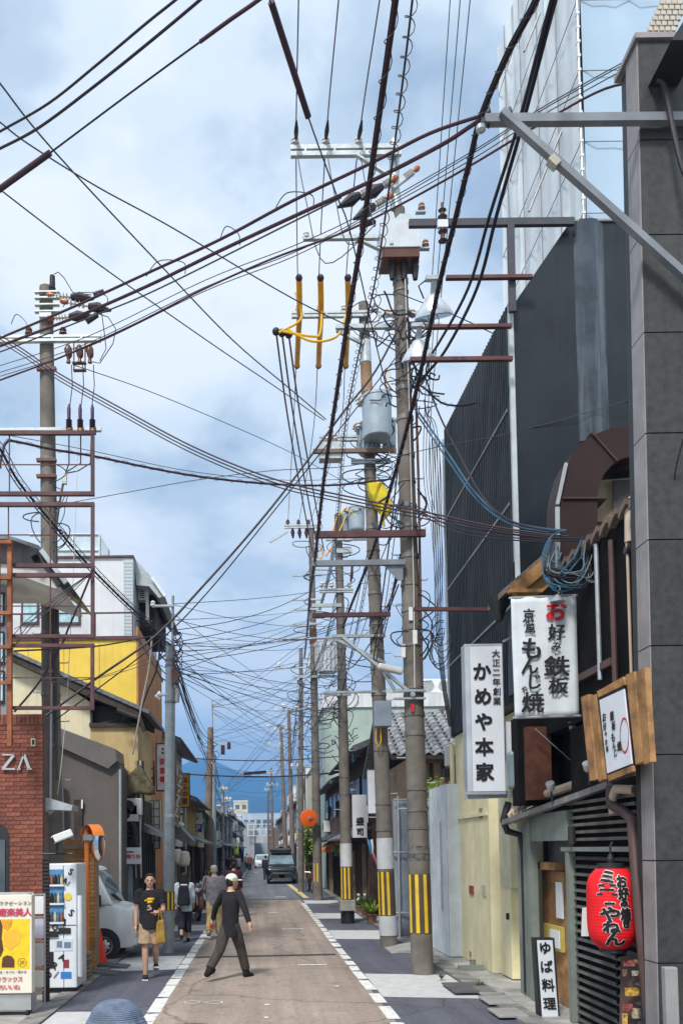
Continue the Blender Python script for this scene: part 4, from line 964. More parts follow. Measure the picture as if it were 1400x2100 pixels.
mo = tag(b.build('menu_board', mat('menu_brown', (.09, .05, .04), .5), loc=P(1295, 2140, 8.8)), 'brown menu board with food pictures under the red lantern', 'menu board')
cols = [(.5, .16, .14), (.45, .30, .12), (.20, .12, .08), (.55, .5, .42), (.6, .36, .08), (.35, .1, .08), (.5, .42, .3), (.62, .42, .12)]
for k, (px, py, rw, rh) in enumerate(((1289, 1975, 22, 12), (1303, 1972, 10, 8), (1280, 1995, 8, 14), (1302, 1996, 14, 10), (1296, 2034, 30, 16), (1286, 2066, 18, 14), (1306, 2078, 22, 20), (1280, 2090, 10, 22))):
 q = P(px, py, 8.72); b = MB(); b.cbox(q, (rw * 8.7 / F, .02, rh * 8.7 / F)); b.build('food_picture', mat('food_%d' % k, cols[k], .4, var=.5, scale=30), mo)
dQ = 10.85
T = thing('standing_sign', 'narrow white standing sign with black frame beside the shop door', 'sign', Vector((fx(1118, 2080, dQ), dQ, 0)))
b = MB(); b.hexa([P(1095, 1924, dQ), P(1136, 1924, dQ), P(1148, 2098, dQ), P(1106, 2098, dQ)][::-1], [q + Vector((0, .14, 0)) for q in (P(1095, 1924, dQ), P(1136, 1924, dQ), P(1148, 2098, dQ), P(1106, 2098, dQ))][::-1]); b.build('frame', m_black, T)
f4 = [P(1100, 1928, dQ - .008), P(1132, 1928, dQ - .008), P(1144, 2088, dQ - .008), P(1111, 2088, dQ - .008)]
MB().add(f4[::-1], [(0, 1, 2, 3)]).build('face', m_signface, T)
b = MB(); c0, c1 = P(1117, 1944, dQ - .012), P(1126, 2058, dQ - .012)
for k, ch in enumerate('ゆば料理'):
 c = c0.lerp(c1, k / 3); b = MB(); letters(b, [(ch, 0, 0, .16)], c, (1, 0, -.0), (-.06, 0, 1), bold=.025); b.build('lettering', m_ink, T)
dLn = 8.75
c = P(1254, 1862, dLn)
T = thing('paper_lantern', 'large red paper lantern with black characters outlined in white', 'lantern', c - Vector((0, 0, .4)))
m_lan = mat('lantern_red', (.78, .012, .018), .55, var=.1, scale=5, spec=.3)
H = 83 * dLn / F; RR = 49 * dLn / F
prof = []
n_ = 72
for k in range(n_ + 1):
 t = -1 + 2 * k / n_; rr = RR * (1 - abs(t) ** 5 * .42) * (1 + .008 * math.cos(k * math.pi * 2 / 3))
 prof.append((rr, t * H * .97))
LX = .95
MB().lathe(c, prof, 40, (0, 0, 1)).build('shade', m_lan, T, smooth=True)
MB().lathe(c, [(RR * .5, H * .96), (RR * .54, H * .97), (RR * .54, H * 1.1), (RR * .4, H * 1.1)], 28).build('top_ring', m_black, T, smooth=True)
MB().lathe(c, [(RR * .5, -H * 1.08), (RR * .54, -H * 1.08), (RR * .54, -H * .96), (RR * .4, -H * .96)], 28).build('bottom_ring', m_black, T, smooth=True)
b = MB(); b.tube([c + Vector((0, 0, H * 1.08)), c + Vector((0, 0, H * 1.5)), c + Vector((.03, .02, H * 1.62))], .012, 6); b.lathe(c + Vector((0, 0, H * 1.1)), [(.03, 0), (.035, .04), (.02, .09)], 12); b.build('hook', m_black, T)
def wrap(items, grow, m, lift):
 mb = MB()
 for ch, px, py, sz, sx in items:
  vs_, fs_ = text_geo(ch, sz)
  xx0, xx1 = min(p.x for p in vs_), max(p.x for p in vs_); yy0, yy1 = min(p.y for p in vs_), max(p.y for p in vs_)
  cx_, cy_ = (xx0 + xx1) / 2, (yy0 + yy1) / 2
  u0 = (px - 1254) * dLn / F; v0 = (1862 - py) * dLn / F
  offs = [(0, 0)] + [(grow * math.cos(a), grow * math.sin(a)) for a in [k * math.pi / 4 for k in range(8)]]
  for k, (ox, oz) in enumerate(offs):
   pts = []
   for p in vs_:
    u = u0 + (p.x - cx_) * sx + ox; v = v0 + p.y - cy_ + oz
    t = max(-1, min(1, v / (H * .97))); rr = RR * (1 - abs(t) ** 5 * .42) * 1.012 + lift + k * .0003
    a = math.asin(max(-.98, min(.98, u / RR)))
    a -= math.atan2(c.x, c.y); pts.append(c + Vector((math.sin(a) * rr, -math.cos(a) * rr, v)))
   mb.add(pts, fs_)
 return mb.build('lettering', m, T)
it = [('ミ', 1246, 1797, .14, 1.35), ('三', 1246, 1823, .13, 1.5), ('ー', 1250, 1850, .10, 1.0), ('や', 1250, 1872, .17, 1.15), ('ね', 1252, 1897, .13, 1.25), ('ん', 1258, 1921, .15, 1.5)]
it2 = [('お', 1274, 1806, .13, .8), ('好', 1275, 1830, .12, .75), ('み', 1276, 1849, .08, .8), ('焼', 1278, 1871, .12, .7), ('き', 1279, 1890, .09, .8)]
wrap(it + it2, .0135, mat('lantern_white', (.80, .72, .70), .6, var=0), .001); wrap(it + it2, .0075, m_ink, .006)
b = MB(); ppoly(b, [(1193, 1862), (1206, 1860), (1208, 1905), (1206, 1920), (1191, 1920)], 9.2, .004); tag(b.build('paper_notice', m_white, loc=P(1200, 1890, 9.2)), 'white paper notice taped to the shutter beside the lantern', 'notice')
dM = 10.0
T = thing('cloth_banner', 'white hanging cloth banner with red and black brush characters', 'banner', P(1115, 1220, dM))
x0, x1, z0, z1 = prect(1046, 1226, 1184, 1466, dM)
q4 = [P(1047, 1226, dM), P(1180, 1220, dM), P(1187, 1468, dM), P(1055, 1472, dM)]
b = MB(); nx_, nz_ = 14, 20; vs_ = []
for j in range(nz_ + 1):
 for i in range(nx_ + 1):
  s_, t_ = i / nx_, j / nz_
  p = (q4[0].lerp(q4[1], s_)).lerp(q4[3].lerp(q4[2], s_), t_)
  p = p + Vector((0, .010 * math.sin(s_ * 6 + t_ * 5) * math.sin(t_ * 3.1) + .006 * math.sin(s_ * 17 + t_ * 3), 0)); vs_.append(p)
b.add(vs_, [(j * (nx_ + 1) + i, (j + 1) * (nx_ + 1) + i, (j + 1) * (nx_ + 1) + i + 1, j * (nx_ + 1) + i + 1) for j in range(nz_) for i in range(nx_)])
o = b.build('cloth', m_banner, T, smooth=True); sm = o.modifiers.new('solid', 'SOLIDIFY'); sm.thickness = .006
for a, c in ((q4[0], q4[1]), (q4[3], q4[2])): MB().tube([a + Vector((-.02, .01, 0)), c + Vector((.02, .01, 0))], .014, 8).build('rod', m_alu, T, smooth=True)
def blet(chars, m, bold=.022):
 mb = MB()
 for ch, px, py, hpx, sx in chars: letters(mb, [(ch, 0, 0, hpx * dM / F * 1.12, sx, .08)], P(px, py, dM - .025), (1, 0, 0), (0, 0, 1), bold=bold)
 return mb.build('lettering', m, T)
blet([('お', 1140, 1252, 42, 1.0)], m_redink, .03)
blet([('好', 1140, 1296, 32, 1.0), ('み', 1139, 1326, 18, 1.1), ('・', 1138, 1342, 14, 1), ('鉄', 1141, 1366, 40, 1.25), ('板', 1144, 1406, 32, 1.2), ('京', 1083, 1263, 28, .8), ('風', 1086, 1289, 20, 1.0), ('も', 1089, 1330, 44, 1.0), ('ん', 1086, 1366, 34, 1.0), ('じ', 1096, 1398, 32, 1.0), ('や', 1074, 1414, 14, .9), ('焼', 1092, 1440, 40, 1.05)], m_ink)
b = MB(); b.lathe(P(1142, 1235, dM - .12), [(.012, .09), (.03, .07), (.085, .01), (.085, 0), (.02, 0.0)], 18); b.build('lamp_shade', m_steel, T, smooth=True)
b = MB(); b.tube([P(1142, 1226, dM - .12), P(1148, 1205, dM - .1), P(1140, 1200, dM)], .008, 6); b.build('lamp_stem', m_steel, T)
dX = 12.2
x0, x1, z0, z1 = prect(955, 1320, 1034, 1630, dX)
T = thing('lightbox_sign', 'tall white lightbox sign with black vertical characters projecting over the street', 'sign', ((x0 + x1) / 2, dX, z0))
MB().box((x0, dX, z0), (x1, dX + .22, z1)).build('cabinet', mat('sign_cabinet', (.42, .46, .52), .4, .3), T, bevel=.012)
MB().box((x0 + .075, dX - .006, z0 + .05), (x1 - .015, dX + .01, z1 - .04)).build('face', m_signface, T)
MB().box((x0 + .012, dX - .004, z0 + .05), (x0 + .066, dX + .012, z1 - .04)).build('side_face', mat('sign_face_dim', (.52, .56, .62), .4), T)
b = MB()
for k, ch in enumerate('かめや本家'): letters(MB(), [(ch, 0, 0, .265, 1.0)], P(988 + k * 1.4, 1377 + k * 51.5, dX - .012), (1, 0, 0), (0, 0, 1), bold=.03).build('lettering', m_ink, T)
for k, ch in enumerate('大正二年創業'): letters(MB(), [(ch, 0, 0, .115)], P(1016 + k * .4, 1340 + k * 19.5, dX - .012), (1, 0, 0), (0, 0, 1), bold=.02).build('lettering', m_ink, T)
b = MB(); b.bar(P(953, 1632, dX + .1), P(1060, 1628, dX + .1), .03, .1); b.bar(P(1030, 1316, dX + .1), P(1060, 1300, dX + .1), .03); b.build('bracket', m_steel, T)
XW = XS - .24
T = thing('wooden_shop_sign', 'wooden sign of carved boards with a white printed panel above the eave', 'sign', (XW, 9.2, 3.2))
def wboard(c4, th, m, nm):
 q = [PX(px, py, XW) for px, py in c4]; return MB().prism(q, (th, 0, 0)).build(nm, m, T)
for c4 in ([(1190, 1430), (1204, 1424), (1222, 1598), (1208, 1602)], [(1209, 1428), (1219, 1424), (1236, 1598), (1227, 1604)], [(1282, 1384), (1298, 1377), (1316, 1562), (1302, 1568)], [(1303, 1378), (1320, 1369), (1333, 1562), (1319, 1568)]): wboard(c4[::-1], .05, m_cedar, 'board')
wboard([(1222, 1418), (1276, 1388), (1294, 1590), (1246, 1606)][::-1], .03, m_dkwood, 'backing')
XW -= .02
wboard([(1228, 1436), (1278, 1413), (1294, 1566), (1244, 1586)][::-1], .012, m_signface, 'panel')
wboard([(1223, 1418), (1276, 1388), (1279, 1404), (1225, 1430)][::-1], .03, m_cedar, 'head_rail'); wboard([(1245, 1590), (1294, 1570), (1296, 1582), (1247, 1602)][::-1], .03, m_cedar, 'foot_rail')
b = MB(); rv = (PX(1278, 1413, XW) - PX(1228, 1436, XW)); rv.z = 0; rv.normalize()
for ch, px, py, s_ in (('お', 1239, 1471, .1), ('好', 1240, 1490, .08), ('み', 1242, 1504, .06), ('鉄', 1255, 1468, .1), ('板', 1258, 1488, .09), ('京', 1243, 1522, .06), ('風', 1245, 1536, .06), ('も', 1257, 1512, .1), ('ん', 1259, 1528, .08), ('じ', 1262, 1544, .09), ('焼', 1270, 1530, .1)):
 letters(b, [(ch, 0, 0, s_)], PX(px, py, XW), rv, (0, 0, 1), bold=.03, lift=.006)
b.build('lettering', m_ink, T)
b = MB(); cc = PX(1279, 1508, XW - .004)
for k in range(18):
 a0, a1 = k * math.pi / 9, (k + 1) * math.pi / 9
 b.add([cc + rv * (math.cos(a) * r1 * .6) + Vector((0, 0, math.sin(a) * r1)) for a, r1 in ((a0, .17), (a1, .17), (a1, .15), (a0, .15))], [(0, 1, 2, 3)])
b.build('round_seal', m_redink, T)
for i, (px, py, lb) in enumerate(((1128, 1612, 'small silver spotlight on the eave below the cloth banner'), (1204, 1572, 'left of two silver spotlights below the wooden shop sign'), (1222, 1566, 'right of two silver spotlights below the wooden shop sign'))):
 c = P(px, py, 9.7 if i else 10.6); T = thing('spotlight', lb, 'spotlight', c, group='silver eave spotlights')
 b = MB(); b.lathe(c, [(.03, -.06), (.045, -.04), (.055, .04), (.05, .05)], 14, (-.3, -.5, .75)); b.build('head', m_alu, T, smooth=True)
 b = MB(); b.tube([c, c + Vector((.02, .03, -.12)), c + Vector((.03, .03, -.2))], .012, 6); b.build('stem', m_black, T)
b = MB(); c = P(1058, 1580, 11.9); b.cbox(c, (.24, .2, .52)); tag(b.build('meter_box', mat('grey_blue_box', (.16, .21, .23), .4), loc=c, bevel=.05), 'rounded grey meter box beside the lightbox sign', 'meter box')
T = thing('upper_window_bay', 'shadowed wooden bay with brown post between banner and meter box', 'window bay', P(1105, 1640, 11.4))
b = MB(); pbox(b, 1062, 1470, 1190, 1650, 11.6, .3); b.build('recess', m_dark, T)
b = MB(); pbox(b, 1080, 1490, 1130, 1640, 11.45, .12); b.build('post', mat('red_brown_wood', (.10, .035, .02), .6, var=.3, scale=6), T)
b = MB(); b.bar(P(1170, 1480, 10.6), P(1196, 1580, 10.6), .09, .05); b.build('grey_strut', m_trim, T)
b = MB(); pbox(b, 1036, 1480, 1060, 1560, 12.3, .2); b.build('pale_box', m_signface, T)
b = MB(); b.bar(P(1096, 1494, 11.3), P(1170, 1560, 11.3), .012); b.build('stay', m_alu, T)
b = MB(); c = P(1022, 1235, 12.2); b.lathe(c, [(.05, -.26), (.08, -.16), (.16, 0), (.17, .06), (.14, .06)], 16); tag(b.build('rain_hopper', m_black, loc=c, smooth=True), 'black rain hopper beside the corrugated wall above the lightbox sign', 'rain hopper')
dD = 10.9
T = thing('exhaust_duct', 'brown square exhaust duct bending down from the black tower', 'duct', P(1185, 1145, dD))
outer = [(1145, 1160), (1144, 1035), (1150, 990), (1165, 945), (1190, 910), (1225, 888), (1275, 874), (1345, 868)]
inner = [(1224, 1160), (1224, 1035), (1226, 1010), (1232, 985), (1243, 965), (1258, 950), (1285, 938), (1345, 935)]
outer += []; b = MB()
outer, inner = [[(v.x, v.z) for v in spline([Vector((x, 0, y)) for x, y in q], 4)] for q in (outer, inner)]
for k in range(len(outer) - 1):
 a, c, d_, e = P(*outer[k], dD), P(*outer[k + 1], dD), P(*inner[k + 1], dD), P(*inner[k], dD)
 b.prism([a, e, d_, c], (0, .45, 0))
b.build('bend', m_duct, T, smooth=True)
for (a, c) in (((1140, 1036), (1230, 1036)), ((1198, 904), (1250, 962))):
 b = MB(); b.bar(P(*a, dD + .22), P(*c, dD + .22), .022, .49, up=(0, 1, 0)); b.build('flange', m_brownpipe, T)
b = MB(); b.bar(P(1143, 1165, dD - .02), P(1142, 1040, dD - .02), .05, .03, up=(0, 1, 0)); b.bar(P(1142, 1034, dD - .02), P(1160, 950, dD - .02), .04, .03, up=(0, 1, 0)); b.build('seam_strip', m_ductside, T)
b = MB(); pbox(b, 1146, 1165, 1224, 1200, dD + .05, .35); b.build('stub', m_duct, T)
b = MB(); b.tube([P(1262, 975, 11.3), P(1262, 940, 11.3), P(1300, 934, 11.5)], .25, 18); tag(b.build('small_duct', m_duct, loc=P(1262, 975, 11.3), smooth=True), 'dark round vent hood under the bend of the brown duct', 'vent')
T = thing('ventilation_unit', 'cream ventilation unit with dark louvres behind the brown duct', 'ventilation unit', P(1270, 1060, 11.2))
b = MB(); ppoly(b, [(1222, 1070), (1222, 985), (1320, 978), (1340, 978), (1340, 1070)], 11.25, .4); b.build('case', mat('cream_metal2', (.62, .58, .40), .5), T)
for k in range(8):
 b = MB(); b.bar(P(1256, 990 + k * 8, 11.2), P(1335, 984 + k * 8, 11.2), .05, .025, up=(0, 1, 0)); b.build('louvre', mat('louvre_grey', (.10, .10, .10), .5), T)
T = thing('beige_pipes', 'bent beige pipes beside the granite edge above the shop roof', 'pipes', P(1298, 1080, 8.6))
b = MB(); b.tube([P(1290, 1112, 8.7), P(1290, 1030, 8.7), P(1304, 1016, 8.7), P(1330, 1012, 8.7)], .05, 10); b.build('pipe', m_beige, T, smooth=True)
b = MB(); b.tube([P(1310, 1100, 8.6), P(1310, 1032, 8.6), P(1320, 1020, 8.6), P(1335, 1016, 8.6)], .035, 10); b.build('pipe', m_white, T, smooth=True)
b = MB(); b.tube([P(1282, 1124, 8.7), P(1300, 1128, 8.7), P(1325, 1132, 8.7)], .06, 10); b.build('sleeve', m_black, T, smooth=True)
XH = 3.55
T = thing('site_hoarding', 'pale ribbed metal construction hoarding beside the near pole', 'hoarding', (XH, 17, 0))
d0, d1 = 16.75, 18.4
for k in range(10):
 y0, y1 = d0 + (d1 - d0) * k / 10, d0 + (d1 - d0) * (k + 1) / 10
 MB().hexa([(XH, y0, .03), (XH, y1 - .012, .03), (XH + .03, y1 - .012, .03), (XH + .03, y0, .03)], [(XH, y0, 3.3), (XH, y1 - .012, 3.3), (XH + .03, y1 - .012, 3.3), (XH + .03, y0, 3.3)]).build('ribbed_panel', m_hoard, T)
 MB().box((XH - .03, y0 + .03, .03), (XH - .002, y0 + .08, 3.3)).build('rib', m_hoard, T)
MB().box((XH, d0 - .05, .03), (XH + .25, d0 - .02, 3.3)).build('end_panel', m_hoard, T)
b = MB(); b.box((XH - .034, d0 + .35, .9), (XH - .03, d0 + .55, 2.6)); b.build('notice_strip', mat('notice_grey', (.45, .45, .5), .5, var=.4, scale=25), T)
dZ = 20.5
T = thing('site_screen', 'grey mesh sheet tied over scaffold pipes beyond the hoarding', 'screen', P(850, 1900, dZ))
x0, x1, z0, z1 = prect(808, 1640, 905, 1925, dZ)
b = MB(); vs_ = []; random.seed(9)
for j in range(9):
 for i in range(9): vs_.append((x0 + (x1 - x0) * i / 8, dZ + random.uniform(-.05, .05), .05 + (z1 - .05) * j / 8))
b.add(vs_, [(j * 9 + i, j * 9 + i + 1, (j + 1) * 9 + i + 1, (j + 1) * 9 + i) for j in range(8) for i in range(8)]); o = b.build('mesh_sheet', mat('grey_mesh', (.27, .31, .37), .8, var=.15, scale=2, bump=.4, bscale=2), T, smooth=True)
o.modifiers.new('solid', 'SOLIDIFY').thickness = .01
for py in (1640, 1748, 1872): MB().tube([P(806, py, dZ - .1), P(908, py, dZ - .1)], .025, 8).build('pipe', m_alu, T)
for px in (815, 850, 890): MB().tube([Vector((fx(px, 1800, dZ), dZ - .12, .02)), P(px, 1632, dZ - .12)], .025, 8).build('pipe', m_alu, T)
random.seed(33)
gr = None
for k, (px, py, lb) in enumerate(((998, 2036, 'farthest of three pale gutter covers in front of the yellow wall'), (1018, 2058, 'middle one of three pale gutter covers in front of the yellow wall'), (1040, 2084, 'nearest of three pale gutter covers in front of the shop'))):
 g = G(px, py); T = thing('gutter_cover', lb, 'gutter cover', (g.x, g.y, .04), group='gutter covers on the right')
 MB().cbox((g.x, g.y, .045), (.36, .55, .02)).build('plate', m_conc, T)
 for j in range(6): MB().cbox((g.x, g.y - .22 + j * .09, .058), (.3, .022, .008)).build('bar', m_alu, T)
b = MB(); g = G(960, 2032); b.cbox((g.x, g.y, .05), (.6, .9, .02)); tag(b.build('access_plate', m_ramp, loc=(g.x, g.y, 0)), 'dark flat access plate in the right gutter near the pole foot', 'plate')
# ================================================================== utility poles
m_pole = mat('pole_concrete', (.175, .155, .135), .85, var=.22, scale=2.5, streak=.45, streak_col=(.09, .08, .07), bump=.15, bscale=30)
m_pole2 = mat('pole_concrete_brown', (.20, .145, .11), .85, var=.22, scale=2.5, streak=.4, streak_col=(.10, .07, .055))
m_gpole = mat('grey_steel_pole', (.30, .34, .37), .5, .3, var=.15, scale=5, streak=.25)
m_galv = mat('galvanised_arm', (.48, .53, .55), .45, .45, var=.15, scale=8)
m_trans = mat('transformer_grey', (.36, .43, .49), .4, .2, var=.1, scale=3)
m_swbox = mat('switch_box_white', (.56, .60, .64), .4, .1, var=.08, scale=4)
m_porc = mat('porcelain', (.60, .58, .55), .25, var=.08)
m_bporc = mat('brown_porcelain', (.12, .05, .035), .3, var=.2)
m_ycov = mat('yellow_guard', (.80, .36, .01), .45, var=.2, scale=3)
m_ybag = mat('yellow_bag', (.82, .63, .02), .55, var=.12, scale=6)
m_mark = mat('marker_yellow', (.75, .50, .03), .5, var=.12, dirt=.2)
m_markd = mat('marker_dark', (.085, .06, .045), .6, var=.2)
m_plate = mat('plate_grey_white', (.52, .54, .56), .5, var=.08, dirt=.15)
m_cable = mat('cable_black', (.022, .016, .024), .55, var=.15)
m_cablep = mat('cable_plum', (.052, .016, .03), .5, var=.2)
m_cableb = mat('cable_blue', (.03, .10, .17), .45, var=.2)
m_wire = mat('wire_grey', (.06, .06, .07), .5, var=.1)
m_gold = mat('cable_yellow', (.78, .45, .01), .45, var=.1)
m_band = mat('pole_band', (.20, .19, .18), .5, .4, var=.2)
class Pole:
 def __init__(s, name, label, base, top, d, r0, r1, m=None, group='utility poles', hide_base=False, shaft='shaft'):
  s.d = d; s.b = P(*base, d); s.b.z = 0.0; s.t = P(*top, d); s.r0, s.r1 = r0, r1
  s.T = thing(name, label, 'utility pole', s.b, group=group)
  n = 14; pts = [s.b.lerp(s.t, k / n) for k in range(n + 1)]
  pts[0] = pts[0] + Vector((0, 0, .0))
  MB().tube(pts, [r0 + (r1 - r0) * k / n for k in range(n + 1)], 20).build(shaft, m or m_pole, s.T, smooth=True)
 def at(s, z):
  k = (z - s.b.z) / (s.t.z - s.b.z); return s.b.lerp(s.t, k), s.r0 + (s.r1 - s.r0) * max(0, min(1, k))
 def zpy(s, py): return P(toPix(s.b.lerp(s.t, .5))[0], py, s.d).z
 def band(s, py, h=.05, grow=.012, m=None, nm='band'):
  z = s.zpy(py); c, r = s.at(z); MB().lathe(c - Vector((0, 0, h / 2)), [(r, 0), (r + grow, .002), (r + grow, h - .002), (r, h)], 18).build(nm, m or m_band, s.T, smooth=True)
 def arm(s, px0, px1, py, hpx, off=0.0, dep=.08, m=None, nm='crossarm', dbl=False, py1=None):
  o = MB(); d = s.d + off
  a, c = P(px0, py, d), P(px1, py if py1 is None else py1, d); c.z = a.z if py1 is None else c.z
  if dbl:
   g = hpx * d / F * .5
   for q in (g * .6, -g * .6): o.bar(a + Vector((0, 0, q)), c + Vector((0, 0, q)), dep, g * .8)
   for k in range(int((c - a).length / .5)):
    p = a.lerp(c, (k + .5) * .5 / (c - a).length); o.cbox(p + Vector((0, -dep * .3, 0)), (.035, .035, g * 1.5))
  else: o.bar(a, c, dep, hpx * d / F)
  return o.build(nm, m or m_galv, s.T)
 def tube(s, pts, r, m, nm, n=8, off=0.0):
  return MB().tube([P(x, y, s.d + off) for x, y in pts], r, n).build(nm, m, s.T, smooth=True)
 def pin(s, px, py, sc=1.0, m=None, off=0.0, nm='insulator'):
  c = P(px, py, s.d + off); k = .05 * sc
  return MB().lathe(c, [(k * .4, 0), (k * .5, k * .6), (k * 1.4, k * .9), (k * 1.3, k * 1.4), (k * .8, k * 1.8), (k * 1.2, k * 2.2), (k * .9, k * 2.9), (k * .5, k * 3.2)], 14).build(nm, m or m_porc, s.T, smooth=True)
 def strain(s, a, b, sc=1.0, off=0.0, cover=True):
  a, b = P(*a, s.d + off), P(*b, s.d + off); ax = (b - a).normalized(); L_ = (b - a).length; k = .05 * sc
  pr_ = [(k * .3, 0)]
  for i in range(4): pr_ += [(k * .5, L_ * (.1 + .2 * i)), (k * 1.2, L_ * (.15 + .2 * i)), (k * .5, L_ * (.2 + .2 * i))]
  pr_ += [(k * .3, L_)]
  MB().lathe(a, pr_, 12, ax).build('strain_insulator', m_porc, s.T, smooth=True)
  MB().lathe(a - ax * .14 * sc, [(k * .5, 0), (k * 1.0, .04 * sc), (k * .7, .14 * sc)], 10, ax).build('insulator_cap', mat('orange_brown_porcelain', (.38, .13, .05), .3), s.T, smooth=True)
  if cover: MB().tube([b, b + ax * .16 * sc, b + ax * .40 * sc], [k * 1.0, k * 1.9, k * .35], 8).build('line_cover', m_cable, s.T, smooth=True)
 def box(s, px0, py0, px1, py1, t, m, nm, off=0.0, bev=.01):
  o = MB(); pbox(o, px0, py0, px1, py1, s.d + off, t); return o.build(nm, m, s.T, bevel=bev)
 def wrap(s, py0, py1, m, nm, grow=.006):
  z0, z1 = s.zpy(py1), s.zpy(py0); (c0, r0), (c1, r1) = s.at(z0), s.at(z1)
  return MB().tube([c0, c1], [r0 + grow, r1 + grow], 22).build(nm, m, s.T, smooth=True)
 def stripes(s, py0, py1, n=3, spread=1.15, shift=-.2, back=True):
  z0, z1 = s.zpy(py1), s.zpy(py0)
  if back: s.wrap(py0 - 1, py1 + 1, m_markd, 'marker_sleeve', .004)
  view = math.atan2(-s.b.x, -s.b.y)
  for i in range(n):
   a = shift + spread * (i / (n - 1) - .5); o = MB(); hw = .155
   for (aa, ab) in ((a - hw, a), (a, a + hw)):
    q = []
    for z, g in ((z0, .012), (z1, .012)):
     c, r = s.at(z)
     for an in (aa, ab):
      th = -math.pi / 2 - math.atan2(s.b.x, s.b.y) * -1 * 0 + an
      ex = Vector((math.cos(-math.pi / 2 + an + 0), math.sin(-math.pi / 2 + an), 0)); ex.rotate(Matrix.Rotation(math.atan2(-s.b.x, s.b.y), 3, 'Z'))
      q.append(c + ex * (r + g))
    o.add([q[0], q[1], q[3], q[2]], [(0, 1, 2, 3)])
   ob = o.build('marker_stripe', m_mark, s.T); ob.modifiers.new('s', 'SOLIDIFY').thickness = .004
 def transformer(s, px0, py0, px1, py1, off=0.0, fins=False, m=None, lid=True):
  d = s.d + off; xa, xb, za, zb = prect(px0, py0, px1, py1, d); r = (xb - xa) / 2; c = Vector(((xa + xb) / 2, d, za)); h = zb - za; m = m or m_trans
  b_ = MB().lathe(c, [(r * .86, 0), (r * .93, .02), (r * .95, h * .1), (r, h * .9), (r * 1.04, h * .9), (r * 1.04, h * .95), (r * .9, h * .99), (r * .2, h * 1.03)], 28).build('transformer', m, s.T, smooth=True)
  if fins:
   k = 0
   for i in range(18):
    a = 2 * math.pi * i / 18; q = Vector((math.cos(a), math.sin(a), 0))
    MB().bar(c + q * r * 1.05 + Vector((0, 0, h * .1)), c + q * r * 1.05 + Vector((0, 0, h * .85)), .02, r * .25, up=q).build('cooling_fin', m, b_)
  MB().lathe(c + Vector((0, 0, h * 1.0)), [(.03, 0), (.04, .06), (.02, .12)], 10).build('lifting_lug', m, b_)
  MB().lathe(c + Vector((r * .35, -r * .92, h * .84)), [(.045, 0), (.05, .05), (.03, .07)], 12, (.3, -1, .1)).build('bushing', m_steel, b_, smooth=True)
  for k in (-1, 1): MB().lathe(c + Vector((-r * .95, k * r * .3, h * .8)), [(.03, 0), (.07, .05), (.04, .08), (.07, .12), (.03, .15)], 10, (-.8, -.2, .7)).build('bushing', m_porc, b_, smooth=True)
  MB().tube([c + Vector((r * .3, -r * 1.0, h * .82)), c + Vector((r * .1, -r * 1.15, h * .68)), c + Vector((-r * .6, -r * .95, h * .72))], .012, 6).build('lead', m_cable, b_)
  return b_
 def clutter(s, py0, py1, n, spread=.25, r=.009, seed=1, m=None):
  """short looped jumper leads hanging beside the shaft"""
  rd = random.Random(seed)
  for i in range(n):
   z = s.zpy(rd.uniform(py0, py1)); c, rr = s.at(z); sd_ = rd.choice((-1, 1, 1)); w_ = rd.uniform(.1, spread); h_ = rd.uniform(.15, .6); yo = rd.uniform(-.3, .1)
   e = rd.uniform(-.4, .6); pts = []
   for q in range(9):
    t = q / 8; pts.append(c + Vector((sd_ * (rr * .7 + w_ * math.sin(t * math.pi) ** .8 + .1 * e * math.sin(t * 6.3)), yo - .1, h_ * (.5 - t) + .12 * math.sin(t * 6.3) * e)))
   MB().tube(pts, r * rd.uniform(.7, 1.4), 5).build('jumper_lead', m or rd.choice((m_cable, m_cable, m_cablep, m_wire, m_cableb)), s.T)
 def steps(s, py0, py1, gap=52):
  py = py0; k = 0
  while py < py1:
   z = s.zpy(py); c, r = s.at(z); sg = 1 if k % 2 else -1
   MB().tube([c + Vector((sg * r * .8, 0, 0)), c + Vector((sg * (r + .14), 0, 0)), c + Vector((sg * (r + .145), 0, .03))], .01, 6).build('step_bolt', m_steel, s.T); py += gap; k += 1
A = Pole('utility_pole', 'nearest tall concrete pole on the right, white switch box near its top', (866, 2005), (816, 430), 14.65, .185, .115)
A.tube([(816, 440), (808, 380), (808, 290)], .085, m_galv, 'top_pipe', 14)
A.arm(596, 822, 311, 24, off=-.15, dbl=True); A.arm(730, 790, 318, 4, off=-.2, py1=356, m=m_galv, nm='brace')
for px in (605, 668, 735): A.pin(px, 302, 1.1, off=-.15)
A.arm(806, 848, 386, 7, off=-.1, py1=353, nm='short_arm')
A.strain((846, 352), (826, 366), 1.0, -.12, False); A.strain((800, 372), (784, 382), 1.1, -.15); A.strain((756, 390), (738, 400), 1.1, -.15); A.strain((790, 408), (768, 422), 1.1, -.18)
A.tube([(770, 455), (748, 458), (738, 458)], [.03, .07, .1], m_cable, 'line_cover')
sb_ = A.box(781, 452, 862, 506, .5, m_swbox, 'switch_box', off=-.35)
o = MB(); ppoly(o, [(783, 453), (786, 436), (806, 434), (810, 448), (820, 438), (836, 438), (858, 452)], A.d - .33, .46); o.build('box_cover', mat('switch_cover', (.52, .58, .62), .4, .2), sb_)
o = MB(); pbox(o, 783, 506, 860, 526, A.d - .33, .46); o.build('box_base', m_bporc, sb_)
for px in (803, 827, 850):
 c = P(px, 524, A.d - .15); MB().lathe(c, [(.07, 0), (.06, -.05), (.075, -.07), (.06, -.1), (.075, -.12), (.06, -.16), (.07, -.2), (.04, -.42)][::1], 14, (0, 0, 1)).build('bushing', m_cable, sb_, smooth=True)
